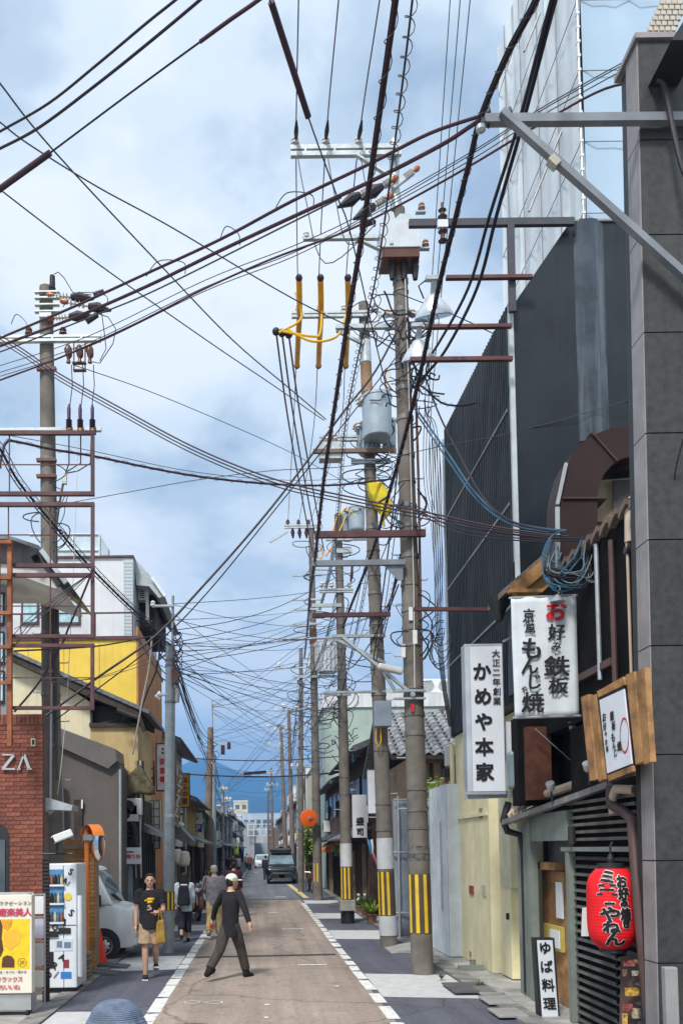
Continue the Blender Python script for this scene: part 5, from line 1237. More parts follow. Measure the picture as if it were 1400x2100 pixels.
o = MB(); pbox(o, 799, 493, 806, 499, A.d - .37, .03); o.build('latch', m_alu, sb_)
A.arm(852, 872, 436, 3, off=-.1, m=m_steel, nm='strap'); A.arm(852, 880, 511, 3, off=-.1, m=m_steel, nm='strap')
for px in (864, 872): A.pin(px, 432 if px < 870 else 508, .9, m=mat('pinkish_porcelain', (.40, .24, .20), .3), off=-.1)
A.arm(622, 780, 489, 8, off=-.1); A.arm(735, 778, 492, 3, off=-.1, py1=512, nm='brace')
for px in (628, 742): A.pin(px, 492, .9, off=-.1)
A.arm(690, 905, 671, 9, off=.16); A.arm(780, 870, 645, 8, off=.1)
for px in (792, 806, 845, 868): A.pin(px, 652, 1.0, off=.08)
for py in (578, 600, 640, 700, 745, 785, 800, 860, 935, 990, 1040, 1080, 1142, 1200, 1252, 1290, 1325, 1412, 1425, 1465, 1505, 1620, 1662, 1698, 1748): A.band(py, random.choice((.03, .05, .08)))
A.arm(645, 872, 1097, 13, off=-.24, m=m_maroon, nm='cable_arm')
A.arm(640, 830, 1156, 11, off=-.2, nm='cable_arm', m=mat('arm_bluegrey', (.22, .25, .28), .5, .4))
o = MB(); ppoly(o, [(768, 1150), (826, 1150), (826, 1190), (816, 1190), (790, 1162)], A.d - .2, .02); o.build('gusset', mat('arm_bluegrey', (.2, .2, .2)), A.T)
A.arm(640, 800, 1262, 8, off=.25, nm='cable_arm', m=m_maroon)
A.arm(700, 838, 1305, 6, off=-.2, m=m_steel, nm='brace', py1=1418)
for q in ((838, 1245, 846, 1272), (846, 1292, 855, 1320), (822, 1320, 831, 1348)): A.box(*q, .015, m_white, 'number_plate', off=-.18, bev=0)
A.box(842, 1443, 849, 1460, .02, m_redink, 'red_tag', off=-.2, bev=0)
c = P(846, 1425, A.d - .2); MB().lathe(c, [(.03, 0), (.05, .03), (.03, .06)], 12, (0, -1, 0)).build('eye_bolt', m_steel, A.T)
A.arm(812, 872, 1417, 5, off=-.2, m=m_steel, nm='strap'); A.arm(808, 872, 1433, 4, off=-.18, m=m_steel, nm='strap')
A.tube([(830, 560), (838, 800), (843, 1000), (848, 1200), (850, 1410)], .010, m_porc, 'earth_wire', 6, -.17)
A.tube([(852, 800), (858, 1000), (862, 1250), (866, 1450)], .022, m_bporc, 'conduit', 8, -.08)
A.tube([(812, 1420), (790, 1385), (786, 1378)], .03, m_steel, 'lamp_arm', 8, -.2)
o = MB(); o.cbox(P(800, 1372, A.d - .25), (.42, .16, .1), rot=Matrix.Rotation(R(14), 3, 'Y')); o.build('street_lamp_head', m_porc, A.T, bevel=.03)
A.stripes(1793, 1912, 3, 1.5, -.25)
A.wrap(1735, 1765, mat('faded_poster', (.15, .145, .14), .8, var=.5, scale=14), 'torn_poster', .003)
A.clutter(620, 900, 15, .45, .012, 3); A.clutter(1030, 1110, 8, .4, .01, 8); A.clutter(1240, 1340, 10, .3, .01, 9); A.steps(930, 1700)
B = Pole('utility_pole', 'second concrete pole on the right carrying a large grey transformer and yellow bag', (797, 1947), (745, 622), 18.6, .18, .105)
B.wrap(624, 690, m_pole, 'cap', .004); B.wrap(700, 745, m_galv, 'sleeve', .01); B.wrap(748, 806, mat('rusty_sleeve', (.26, .16, .09), .7, var=.3), 'sleeve', .008)
B.arm(598, 752, 646, 13, off=-.12, dbl=True); B.arm(688, 760, 672, 6, off=-.15); B.arm(690, 745, 678, 5, off=-.1, py1=706, nm='brace')
for px in (612, 655, 705, 770): B.pin(px, 640, 1.0, off=-.12)
B.transformer(742, 810, 803, 900, off=-.45); B.transformer(734, 868, 776, 932, off=-.05, fins=True); B.transformer(782, 860, 812, 918, off=.1)
B.arm(642, 812, 926, 8, off=-.3, m=mat('rusty_platform', (.20, .13, .10), .7), nm='platform'); B.arm(655, 740, 900, 11, off=-.1, dbl=True); B.arm(720, 800, 947, 9, off=-.15, dbl=True)
for px in (672, 686, 735): B.pin(px, 880 if px > 700 else 905, 1.0, off=-.2)
B.pin(735, 826, 1.1, off=-.3)
B.box(790, 752, 800, 800, .15, m_porc, 'fuse_holder', off=-.15); B.box(655, 905, 700, 940, .25, m_galv, 'switch_gear', off=-.3)
o = MB(); random.seed(4)
pts = [(752, 983), (786, 988), (800, 1012), (806, 1042), (790, 1056), (772, 1034), (758, 1008)]
ppoly(o, pts, B.d - .38, .3); ob = o.build('yellow_bag', m_ybag, B.T, bevel=.05)
o = MB(); o.tube([P(790, 1052, B.d - .3), P(783, 1066, B.d - .3), P(788, 1080, B.d - .3)], [.1, .05, .02], 8); o.build('bag_tail', m_ybag, B.T, smooth=True)
B.clutter(930, 1040, 12, .55, .011, 12, m_cableb); B.clutter(860, 960, 8, .5, .011, 13); B.clutter(630, 700, 8, .3, .01, 14)
for py in (966, 1085, 1130, 1180, 1218, 1262, 1282, 1300, 1335, 1372, 1425, 1540, 1650, 1702): B.band(py, random.choice((.03, .06)))
B.arm(712, 800, 1262, 7, off=-.15, m=m_maroon); B.arm(680, 790, 1305, 6, off=-.15, m=m_steel); B.arm(665, 790, 1420, 4, off=-.1, m=m_steel)
B.arm(690, 790, 1312, 6, off=-.12, m=m_steel, nm='brace', py1=1360)
B.box(768, 1437, 803, 1489, .22, mat('grey_blue_cabinet', (.24, .29, .36), .45), 'cabinet', off=-.42);
B.tube([(772, 1490), (770, 1520), (776, 1532), (781, 1520), (780, 1492)], .013, m_gold, 'yellow_cable', 8, -.3)
B.wrap(1719, 1782, m_plate, 'plate_sleeve', .008); B.stripes(1788, 1876, 3, 1.3, -.45); B.wrap(1878, 1918, m_plate, 'plate_sleeve', .012); B.steps(1100, 1700, 48)
Cc = Pole('utility_pole', 'third concrete pole on the right with a grey transformer and yellow cables', (713, 1896), (693, 1062), 24.7, .175, .10)
Cc.transformer(713, 1040, 748, 1090, off=-.3); Cc.transformer(700, 1052, 724, 1108, off=.1, fins=True); Cc.arm(668, 752, 1106, 6, off=-.2, nm='platform'); Cc.wrap(1055, 1100, m_pole2, 'sleeve', .004)
Cc.tube([(705, 1045), (690, 1062), (682, 1090)], .02, m_gold, 'yellow_cable', 8, -.4); Cc.tube([(708, 1046), (725, 1052), (742, 1048)], .02, m_gold, 'yellow_cable', 8, -.5); Cc.tube([(710, 1056), (698, 1085), (688, 1100)], .018, m_gold, 'yellow_cable', 8, -.42)
Cc.arm(655, 724, 1212, 8, off=-.12, dbl=True); Cc.arm(640, 700, 1242, 7, off=-.1); Cc.arm(580, 700, 1310, 4, off=-.1); Cc.arm(665, 720, 1425, 5, off=-.1); Cc.arm(690, 722, 1130, 9, off=-.15)
for px in (660, 680, 716): Cc.pin(px, 1206, 1.1, off=-.12)
Cc.tube([(722, 1158), (721, 1180), (717, 1205)], [.03, .045, .012], m_cablep, 'line_cover')
for py in (1140, 1165, 1190, 1280, 1330, 1362, 1392, 1430, 1480, 1594, 1628): Cc.band(py, random.choice((.04, .07)))
Cc.wrap(1730, 1777, m_plate, 'plate_sleeve', .01); Cc.stripes(1779, 1843, 3, 1.3, -.3); Cc.box(698, 1846, 728, 1868, .42, m_conc, 'concrete_block', off=-.25); Cc.wrap(1870, 1896, m_navy, 'base_sleeve', .02)
Cc.clutter(1110, 1260, 10, .5, .012, 21); Cc.clutter(1380, 1480, 9, .4, .012, 22); Cc.steps(1500, 1720, 40)
D = Pole('utility_pole', 'fourth concrete pole on the right with a finned transformer on a platform', (652, 1848), (638, 1085), 35.7, .19, .11)
D.arm(583, 662, 1080, 8, off=-.1, dbl=True); D.arm(640, 648, 1150, 10, off=-.1); D.arm(553, 590, 1112, 4, off=-.1, py1=1090)
for px in (590, 612, 632, 655): D.pin(px, 1076, 1.3, m=m_bporc, off=-.1)
for px in (600, 614, 628): D.tube([(px, 1084), (px, 1092), (px + 1, 1104)], [.04, .09, .03], m_cablep, 'cutout')
D.transformer(649, 1312, 692, 1380, off=-.35, fins=True, m=m_swbox); D.arm(600, 700, 1388, 5, off=-.2, nm='platform'); D.arm(568, 640, 1312, 4, off=-.1)
D.wrap(1290, 1320, mat('burnt_sleeve', (.16, .07, .04), .8, var=.4), 'sleeve', .02)
D.box(675, 1310, 688, 1372, .12, m_cable, 'black_cover', off=-.6)
for py in (1180, 1230, 1250, 1280): D.arm(600, 660, py, 4, off=-.1)
for py in (1400, 1440, 1500, 1560, 1640, 1700): D.band(py, .08)
D.stripes(1770, 1808, 2, .8, -.4, False); D.clutter(1120, 1300, 12, .9, .016, 31); D.clutter(1380, 1560, 14, .9, .018, 32)
D.tube([(651, 1130), (648, 1142), (658, 1146), (663, 1135), (655, 1120)], .03, m_ycov, 'yellow_cover'); D.tube([(668, 1140), (676, 1128), (682, 1120)], .04, m_ycov, 'yellow_cover')
def simple_pole(base, top, d, r, m, lb, arms, seed, grp='utility poles'):
 p = Pole('utility_pole', lb, base, top, d, r, r * .62, m, group=grp); rd = random.Random(seed)
 for px0, px1, py in arms:
  p.arm(px0, px1, py, max(2.4, 120 / d), off=-.08)
  for k in range(3): p.pin(px0 + (px1 - px0) * (.1 + .4 * k), py - 1, 1.6, off=-.08)
 for k in range(5): p.band(top[1] + (base[1] - top[1]) * rd.uniform(.1, .8), .1, .02)
 p.clutter(top[1] + 20, top[1] + (base[1] - top[1]) * .45, 5, .6, .018, seed); return p
simple_pole((617, 1832), (617, 1330), 43, .15, m_pole, 'fifth right hand pole, slim and grey, by the orange disc', ((565, 640, 1370), (575, 640, 1455)), 41)
simple_pole((601, 1797), (592, 1452), 68, .2, m_pole2, 'right one of two brown poles behind the black minivan', ((563, 600, 1460), (560, 612, 1500)), 42)
simple_pole((587, 1794), (576, 1490), 73, .2, m_pole2, 'left one of two brown poles behind the black minivan', ((545, 590, 1492), (548, 600, 1530)), 43)
simple_pole((612, 1812), (609, 1560), 54, .12, m_gpole, 'slim grey pole between the orange disc and the minivan', ((596, 625, 1575),), 47)
simple_pole((560, 1776), (556, 1575), 112, .2, m_pole, 'distant grey pole beyond the parked minivan', ((545, 568, 1585), (546, 570, 1610)), 44)
simple_pole((551, 1768), (549, 1612), 146, .2, m_pole, 'far grey pole near the end of the street on the right', ((542, 556, 1620),), 45)
E = Pole('utility_pole', 'tall concrete pole on the left above the brick wall', (112, 1950), (95, 590), 14.9, .185, .115)
E.arm(-40, 207, 697, 14, off=-.17, dbl=True)
for px in (60, 130): E.pin(px, 690, 1.0, m=m_bporc, off=-.17)
for i, (px, py) in enumerate(((103, 604), (126, 606), (130, 628), (122, 650))): pass
E.strain((112, 606), (146, 609), 1.0, -.15); E.strain((140, 620), (182, 628), 1.0, -.2); E.strain((112, 652), (142, 650), 1.0, -.2)
E.tube([(192, 605), (214, 598)], .045, m_cable, 'line_cover', 8, -.2); E.tube([(178, 660), (200, 645)], .05, m_cable, 'line_cover', 8, -.2)
c = P(108, 598, 14.8); MB().lathe(c, [(.05, 0), (.06, .02), (.045, .04), (.06, .06), (.045, .08), (.05, .12), (.045, .28), (.02, .3)], 14).build('lightning_arrester', m_cable, E.T, smooth=True)
for py in (600, 612, 626, 640): E.arm(72, 122, py, 3, off=-.13, m=m_steel, nm='strap')
E.box(80, 640, 106, 650, .2, m_steel, 'clamp', off=-.2)
E.arm(149, 177, 745, 2.5, off=-.2, m=m_maroon, nm='switch_frame'); E.arm(151, 177, 760, 2.2, off=-.2, m=m_maroon, nm='switch_frame')
for px in (152, 175): E.tube([(px, 702), (px, 761)], .012, m_maroon, 'switch_frame', 6, -.2)
for px in (140, 163, 184): E.tube([(px, 708), (px, 716), (px + 2, 730), (px + 1, 736), (px + 1, 744)], [.03, .07, .055, .025, .04], m_bporc, 'cutout_switch', 12, -.22)
E.arm(-40, 208, 884, 8, off=-.2, m=m_galv)
for px, L_ in ((142, 'C'), (165, 'B'), (190, 'A')):
 c = P(px, 878, 14.65); pr_ = [(.03, 0)]
 for k in range(4): pr_ += [(.028, .02 + k * .035), (.055, .03 + k * .035), (.028, .045 + k * .035)]
 pr_ += [(.03, .18), (.032, .34), (.012, .42)]
 MB().lathe(c, pr_, 14).build('cable_head', mat('plum_plastic', (.06, .03, .09), .45), E.T, smooth=True)
 o = E.box(px - 6, 876, px + 6, 888, .08, m_black, 'phase_block', off=-.3, bev=0)
 mb = MB(); letters(mb, [(L_, 0, 0, .085)], P(px, 882, 14.59), (1, 0, 0), (0, 0, 1), bold=.03); mb.build('lettering', m_ycov, o)
for px in (143, 166, 188): E.tube([(px, 855), (px + 1, 830), (px + 6, 790), (px + 4, 748)], .008, m_cable, 'lead', 6, -.22)
for px in (142, 166): E.tube([(px, 888), (px, 950), (136, 968)], .012, m_cable, 'lead', 6, -.2)
E.tube([(188, 888), (186, 950), (160, 966), (138, 970)], .012, m_cable, 'lead', 6, -.2)
E.box(127, 966, 137, 992, .06, m_plate, 'joint_box', off=-.22); E.tube([(130, 992), (122, 1035), (116, 1080), (114, 1300), (118, 1600)], .02, m_wire, 'riser_cable', 8, -.2)
E.tube([(206, 645), (222, 650), (238, 675), (232, 705), (205, 745), (190, 742)], .008, m_cable, 'lead', 6, -.2); E.tube([(206, 620), (214, 680), (218, 715), (205, 740)], .008, m_cable, 'lead', 6, -.2)
E.tube([(112, 562), (120, 558), (132, 570), (150, 600), (188, 605)], .008, m_cable, 'lead', 6, -.15)
for py in (757, 944, 977, 1040, 1160, 1240, 1300, 1380, 1395, 1425, 1530): E.band(py, .05)
for py in (757, 944, 977): E.arm(76, 116, py, 6, off=-.14, m=mat('rust_strap', (.16, .08, .06), .7), nm='strap')
E.clutter(960, 1240, 12, .3, .009, 51); E.tube([(114, 1160), (116, 1500)], .022, m_maroon, 'conduit', 8, -.16); E.tube([(106, 1400), (104, 1640)], .02, m_plate, 'conduit', 8, -.18); E.steps(1180, 1640, 60)
F2 = Pole('utility_pole', 'smooth pale grey steel pole on the left by the crossing pedestrians', (346, 1952), (350, 1322), 18.2, .118, .10, m_gpole)
F2.tube([(354, 1330), (355, 1222)], .028, m_gpole, 'top_pipe', 10); F2.arm(312, 356, 1243, 4, off=-.03); F2.pin(314, 1246, .9, off=-.03)
F2.box(352, 1370, 366, 1402, .16, m_bporc, 'junction_box', off=-.12); F2.tube([(356, 1400), (364, 1420), (362, 1440)], .06, m_steel, 'small_lamp', 10)
F2.arm(322, 350, 1425, 4, off=-.05); F2.tube([(330, 1420), (322, 1428), (330, 1432)], .05, m_white, 'small_dish', 10)
F2.stripes(1829, 1866, 3, 1.4, -.1); F2.wrap(1670, 1676, m_steel, 'band'); F2.clutter(1290, 1400, 18, .25, .010, 61)
for py in (1355, 1365, 1440): F2.band(py, .05)
G3 = Pole('utility_pole', 'brownish concrete pole on the left beside the parking sign', (424, 1826), (432, 1492), 45, .21, .15, m_pole2); G3.stripes(1785, 1800, 2, .8, 0, False); G3.arm(425, 436, 1565, 3, off=-.1); G3.clutter(1495, 1600, 8, .4, .016, 62)
G4 = Pole('utility_pole', 'pale grey steel pole on the left right beside the brownish one', (438, 1822), (438, 1565), 47, .17, .14, m_gpole); G4.tube([(438, 1570), (435, 1437)], .035, m_gpole, 'top_pipe', 8); G4.arm(434, 462, 1444, 2.5, off=-.03); G4.box(453, 1528, 461, 1547, .2, m_cablep, 'switch_box', off=-.1); G4.box(466, 1522, 473, 1536, .2, m_cablep, 'switch_box', off=-.1); G4.arm(438, 474, 1527, 2.5, off=-.03); G4.tube([(441, 1790), (441, 1815)], .06, m_orangepaint, 'marker', 8, -.2)
for i, (px, pt, d, lb) in enumerate(((456, 1610, 62, 'first of the far row of pale left hand poles'), (464, 1630, 72, 'second of the far row of pale left hand poles'), (472, 1650, 86, 'third of the far row of pale left hand poles'), (482, 1668, 110, 'fourth of the far row of pale left hand poles'), (492, 1690, 140, 'last of the far row of pale left hand poles'))):
 simple_pole((px, 1742 + 3780 / d), (px + 1, pt), d, .17, m_gpole, lb, ((px - 5, px + 10, pt + 12),), 70 + i, 'far left hand poles')
# ================================================================== overhead cables
def pc(pts, d0, d1):
 """photo polyline with the distance running from d0 to d1 as along a straight span"""
 L_ = [0]
 for a, b in zip(pts, pts[1:]): L_.append(L_[-1] + math.hypot(b[0] - a[0], b[1] - a[1]))
 return [P(x, y, 1 / ((1 - l / L_[-1]) / d0 + (l / L_[-1]) / d1)) for (x, y), l in zip(pts, L_)]
def coil(path, rad, pitch, r, off=Vector((0, 0, 0))):
 L_ = [0]
 for a, b in zip(path, path[1:]): L_.append(L_[-1] + (b - a).length)
 n = int(L_[-1] / pitch * 9); pts = []; j = 0
 for i in range(n):
  s_ = L_[-1] * i / n
  while j < len(L_) - 2 and L_[j + 1] < s_: j += 1
  t = (s_ - L_[j]) / max(1e-6, L_[j + 1] - L_[j]); p = path[j].lerp(path[j + 1], t); ax = (path[j + 1] - path[j]).normalized()
  u = ax.cross(Vector((0, 0, 1))); u = u.normalized() if u.length > 1e-3 else Vector((1, 0, 0)); v = ax.cross(u); a = 2 * math.pi * i / 9
  pts.append(p + off + u * math.cos(a) * rad + v * math.sin(a) * rad)
 return MB().tube(pts, r, 4, cap=False)
NCB = 0
def cable(label, path, r, m=None, cl=None, group=None, name='overhead_cable', n=6, extra=None, cat='cable'):
 pts = spline([Vector(p) for p in path], n)
 o = MB().tube(pts, r, 7 if r > .012 else 5).build(name, m or m_cable, loc=pts[0], smooth=True)
 tag(o, label, cat, group)
 if cl:
  k = coil(pts, *cl).build('spiral_hanger', m_wire, o);
 if extra:
  for off, rr, mm in extra: MB().tube([p + Vector(off) for p in pts], rr, 5).build('strand', mm or m_cable, o)
 return o
ov = 'heavy cables crossing high over the street'
cable('upper of two thick cables sweeping from the grey bracket down to the left', pc([(-60, 722), (0, 694), (150, 630), (290, 566), (450, 492), (600, 412), (760, 335), (880, 274), (985, 238)], 12.8, 7.9), .017, m_cablep, group=ov)
cable('lower of two thick cables sweeping from the grey bracket down to the left', pc([(-60, 735), (0, 710), (150, 653), (300, 588), (450, 515), (600, 445), (760, 372), (900, 300), (960, 262), (985, 245)], 12.7, 7.9), .020, m_cablep, group=ov)
cable('thin wire just under the thick sweeping pair', pc([(-60, 742), (0, 722), (200, 645), (330, 590), (600, 455), (700, 405)], 12.6, 9.5), .010, m_wire, group=ov)
pts = pc([(-60, 700), (0, 676), (300, 570), (600, 415), (880, 275)], 12.9, 8.2)
for i in range(5):
 t = .28 + i * .11; q = spline(pts, 8); a = q[int(t * len(q))]; b = q[int((t + .05) * len(q))]
 cable(['first', 'second', 'third', 'fourth', 'fifth'][i] + ' loose tie loop from the left between the two thick sweeping cables', [a + Vector((0, 0, .02)), a.lerp(b, .35) + Vector((0, 0, .14)), b + Vector((0, 0, -.02)), b + Vector((.02, 0, -.16))], .006, m_wire, group='tie loops on the thick sweeping cables', name='tie_loop', cat='tie')
cable('plum cable running from the right hand wall insulator down to the left edge', pc([(-50, 800), (0, 780), (120, 735), (270, 668), (420, 592), (560, 530), (700, 478), (820, 420), (960, 342), (1100, 258), (1240, 182), (1345, 166)], 13.2, 8.6), .013, m_cablep, group=ov)
for k, (ya, yb) in enumerate(((0, 0), (14, 5), (22, 16))):
 cable(['upper', 'middle', 'lower'][k] + ' thin wire of three above the long plum cable', pc([(0, 770 + ya - 20), (180, 690 + ya), (420, 575 + ya), (600, 505 + ya), (740, 440 + ya * .6), (960, 315 + yb), (1120, 215 + yb), (1400, 60 + yb), (1480, 15 + yb)], 13.6, 8.3), .006, m_wire, group='three thin wires rising to the upper right', name='overhead_wire', cat='wire')
cable('black sheathed cable bending down the granite wall at upper right', pc([(1345, 166), (1358, 172), (1368, 205), (1380, 270), (1400, 350), (1420, 380)], 7.85, 7.75), .024, m_cable, name='overhead_cable')
tl = 'three cables across the top left corner'
cable('topmost of three cables across the top left corner', pc([(-40, 295), (0, 270), (100, 212), (200, 132), (300, 48), (360, 0), (440, -66)], 10.5, 8.2), .014, m_cable, group=tl)
cable('middle of three cables across the top left corner', pc([(-40, 325), (0, 305), (80, 262), (190, 180), (300, 92), (410, 0), (500, -80)], 10.5, 8.2), .016, m_cable, group=tl)
o = cable('lowest of three cables at top left, with a thick black sleeve at the edge', pc([(-60, 432), (0, 390), (105, 312), (260, 196), (410, 86), (530, 0), (620, -70)], 10.6, 8.4), .011, m_cable, group=tl)
MB().tube(spline(pc([(-60, 432), (0, 388), (104, 313)], 10.6, 10.1), 4), .036, 10).build('sleeve', m_cablep, o, smooth=True)
MB().tube(spline(pc([(410, 86), (470, 42), (530, 0), (600, -55)], 8.95, 8.45), 4), .020, 8).build('sleeve', m_cablep, o, smooth=True)
dg = 'thin diagonal wires descending to the right'
cable('steep thin diagonal wire from the left edge to the transformer pole', pc([(-60, 96), (0, 170), (110, 308), (340, 555), (480, 700), (600, 802), (668, 860)], 9.8, 18.4), .012, m_wire, group=dg, name='overhead_wire', cat='wire')
cable('diagonal wire from the left edge to the near pole at lamp height', pc([(-60, 205), (0, 250), (60, 296), (200, 383), (350, 465), (600, 612), (760, 690), (812, 720)], 9.9, 14.5), .010, m_wire, group=dg, name='overhead_wire', cat='wire')
cable('lower thin diagonal wire from the left edge to the transformer pole', pc([(-60, 340), (0, 388), (200, 540), (430, 702), (560, 790), (664, 862)], 10.2, 18.4), .010, m_wire, group=dg, name='overhead_wire', cat='wire')
cable('thin wire from the left pole arm down to the middle of the street', pc([(150, 748), (300, 800), (450, 862), (590, 925), (700, 985)], 14.6, 24), .008, m_wire, group=dg, name='overhead_wire', cat='wire')
for k, (o1, rr) in enumerate(((0, .012), (7, .010), (14, .009))):
 cable(['upper', 'middle', 'lower'][k] + ' strand of the sagging service cables from left pole to restaurant', pc([(-40, 668 + o1), (30, 705 + o1), (120, 765 + o1), (250, 838 + o1), (400, 918 + o1), (560, 982 + o1), (720, 1020 + o1), (880, 1052 + o1), (1000, 1078 + o1 * .7), (1120, 1096 + o1 * .5), (1165, 1100 + o1 * .3)], 14.7, 10.6), rr, m_cablep if k == 0 else m_cable, group='sagging service cables')
for k, (o1) in enumerate((0, 9, 17)):
 cable(['upper', 'middle', 'lower'][k] + ' black service cable from the near pole to the loops over the banner', pc([(838, 1030 + o1 * .5), (930, 1072 + o1), (1060, 1098 + o1 * .6), (1180, 1104 + o1 * .3), (1222, 1102)], 14.3, 9.9), .009, m_cable, group='service cables to the restaurant loops')
cable('hanging lashed cable with little rings from the left frame to the second pole', pc([(0, 960), (6, 925), (14, 908), (30, 905), (110, 922), (190, 935), (300, 958), (400, 976), (500, 988), (600, 995), (700, 994), (805, 982)], 13.2, 18.4), .020, m_cablep, cl=(.032, .34, .004))
cable('thin messenger wire above the lashed cable', pc([(20, 893), (190, 925), (400, 968), (600, 985), (805, 978)], 13.2, 18.4), .006, m_wire, name='overhead_wire', cat='wire')
cable('thin wavy wire from the frame corner rising gently to the street middle', pc([(150, 1030), (260, 1010), (400, 985), (560, 965), (720, 955), (900, 916), (1060, 885), (1310, 815)], 13.2, 12.4), .006, m_wire, name='overhead_wire', cat='wire')
cable('thin dark wire from the near lamp down to the granite wall', pc([(812, 600), (950, 655), (1090, 725), (1200, 778), (1312, 835)], 14.4, 12.45), .009, m_cable, name='overhead_wire', cat='wire')
cable('coiled bundle descending on the left to the grey steel pole', pc([(-40, 880), (0, 920), (40, 990), (110, 1075), (178, 1155), (250, 1228), (300, 1275), (330, 1308), (350, 1322)], 12.6, 18.1), .020, m_cable, cl=(.05, .16, .0045), extra=[((.05, 0, .05), .008, m_wire), ((-.04, 0, -.03), .01, m_cable)])
gl = 'cables gathered at the grey steel pole'
cable('thick cable rising from the grey steel pole to the near pole', pc([(95, 1468), (200, 1390), (318, 1305), (420, 1198), (520, 1085), (600, 985), (700, 850), (770, 760), (828, 650)], 12.7, 14.5), .018, m_cable, group=gl)
cable('second thinner cable rising beside the thick one to the near pole', pc([(110, 1480), (318, 1322), (430, 1210), (560, 1050), (660, 925), (760, 800), (836, 700)], 12.8, 14.5), .010, m_cable, group=gl)
cable('dark cable dropping from the steel frame corner to the brick wall', pc([(192, 1165), (170, 1220), (140, 1290), (125, 1325), (80, 1400), (30, 1460)], 12.4, 12.9), .016, m_cablep, group=gl)
for k in range(4):
 cable(['steepest', 'second', 'third', 'flattest'][k] + ' thin drop wire fanning from the frame corner', pc([(190, 1172), (120 - 30 * k, 1240 + 20 * k), (30 - 20 * k, 1290 + 60 * k)], 12.4, 12.9), .006, m_wire, group='drop wires fanning from the frame corner', name='overhead_wire', cat='wire')
cable('long cable from the frame middle along the yellow wall to the grey pole', pc([(30, 1335), (200, 1325), (310, 1305), (345, 1302)], 12.4, 18), .013, m_cable, group=gl)
for k, (a, b) in enumerate((((100, 1400), (320, 1345)), ((90, 1398), (330, 1352)))): cable(['upper', 'lower'][k] + ' thin sagging wire in front of the yellow wall', pc([a, ((a[0] + b[0]) / 2, (a[1] + b[1]) / 2 + 14), b], 12.9, 18), .006, m_wire, group='thin wires in front of the yellow wall', name='overhead_wire', cat='wire')
cable('silver conduit cable slanting down from the grey pole to the sand wall', pc([(312, 1305), (306, 1370), (290, 1450), (272, 1548)], 18.3, 19.8), .02, m_porc, group=gl)
cable('black drop cable curving down beside the silver conduit', pc([(330, 1312), (322, 1370), (302, 1420), (285, 1470)], 18.3, 19.8), .018, m_cable, group=gl)
cable('thin pale ground wire hanging beside the left pole down to the camera', pc([(160, 900), (155, 1080), (145, 1300), (138, 1430), (126, 1570), (118, 1630)], 14.6, 14.0), .006, m_porc, name='overhead_wire', cat='wire')
rn = 'bundles running along the street'
tipA = P(645, 1150, 14.45)
cable('thick coiled bundle running overhead down the middle of the street', [PZ(830, -160, 7.3), PZ(810, 0, 7.25), PZ(772, 270, 7.15), PZ(742, 480, 7.05), PZ(712, 660, 6.95), PZ(688, 820, 6.9), PZ(664, 980, 6.85), tipA, P(636, 1210, 20), P(630, 1290, 27), P(624, 1350, 35)], .0125, m_cablep, cl=(.034, .26, .0038), group=rn, extra=[((.013, 0, -.014), .008, m_cable), ((-.014, 0, .010), .006, m_cable)])
cable('thin wire coiled like a spring right of the thick middle bundle', [PZ(855, -120, 8.6), PZ(845, 0, 8.6), PZ(812, 270, 8.5), PZ(772, 560, 8.4), PZ(732, 740, 8.4), PZ(704, 900, 8.4), PZ(690, 1080, 8.4), P(672, 1190, 24), P(655, 1250, 33)], .010, m_cable, cl=(.045, .16, .0045), group=rn)
cable('heavy black bundle from the grey bracket down to the third pole', [PZ(1150, -130, 8.8), PZ(1098, 0, 8.8), PZ(1040, 110, 8.8), P(985, 240, 7.9), P(962, 330, 8.4), P(925, 480, 9.3), P(896, 600, 10.1), P(862, 760, 11.6), P(828, 900, 13.2), P(792, 1030, 15.5), P(760, 1140, 18.2), P(720, 1240, 22), P(702, 1288, 24.5)], .015, m_cable, cl=(.038, .26, .0038), group=rn, extra=[((.018, 0, -.015), .009, m_cablep), ((-.016, 0, .015), .007, m_cable)])
cable('left of two smooth dark cables falling from top right to the near pole', [PZ(1150, -60, 9.6), PZ(1130, 0, 9.6), P(1060, 262, 8.9), P(1004, 440, 9.8), P(960, 590, 11), P(900, 702, 12.8), P(868, 748, 13.9), P(850, 778, 14.3)], .020, m_cable, group=rn)
cable('right of two smooth dark cables falling from top right to the near pole', [PZ(1160, -60, 9.6), PZ(1138, 0, 9.6), P(1072, 250, 8.9), P(1018, 440, 9.8), P(978, 590, 11), P(918, 710, 12.8), P(880, 760, 13.9), P(852, 790, 14.3)], .022, m_cable, group=rn)
for k in range(2): cable(['upper', 'lower'][k] + ' teal service cable drooping from the near pole to the brown duct', pc([(858, 845 + k * 10), (915, 925 + k * 14), (975, 1012 + k * 10), (1040, 1066 + k * 6), (1110, 1084 + k * 5), (1160, 1088 + k * 4)], 14.2, 10.6), .016 - .003 * k, m_cableb, group='teal service cables')
cable('black service cable above the teal ones from the lamp to the brown duct', pc([(870, 770), (900, 850), (940, 930), (990, 1020), (1050, 1070), (1150, 1092)], 14.2, 10.6), .014, m_cable)
cable('lashed black cable from the near pole to the top of the corrugated wall', pc([(866, 792), (905, 826), (945, 832), (975, 826)], 14.2, 14.4), .015, m_cable, cl=(.03, .12, .004))
hv = 'high voltage lines on the cross arms'
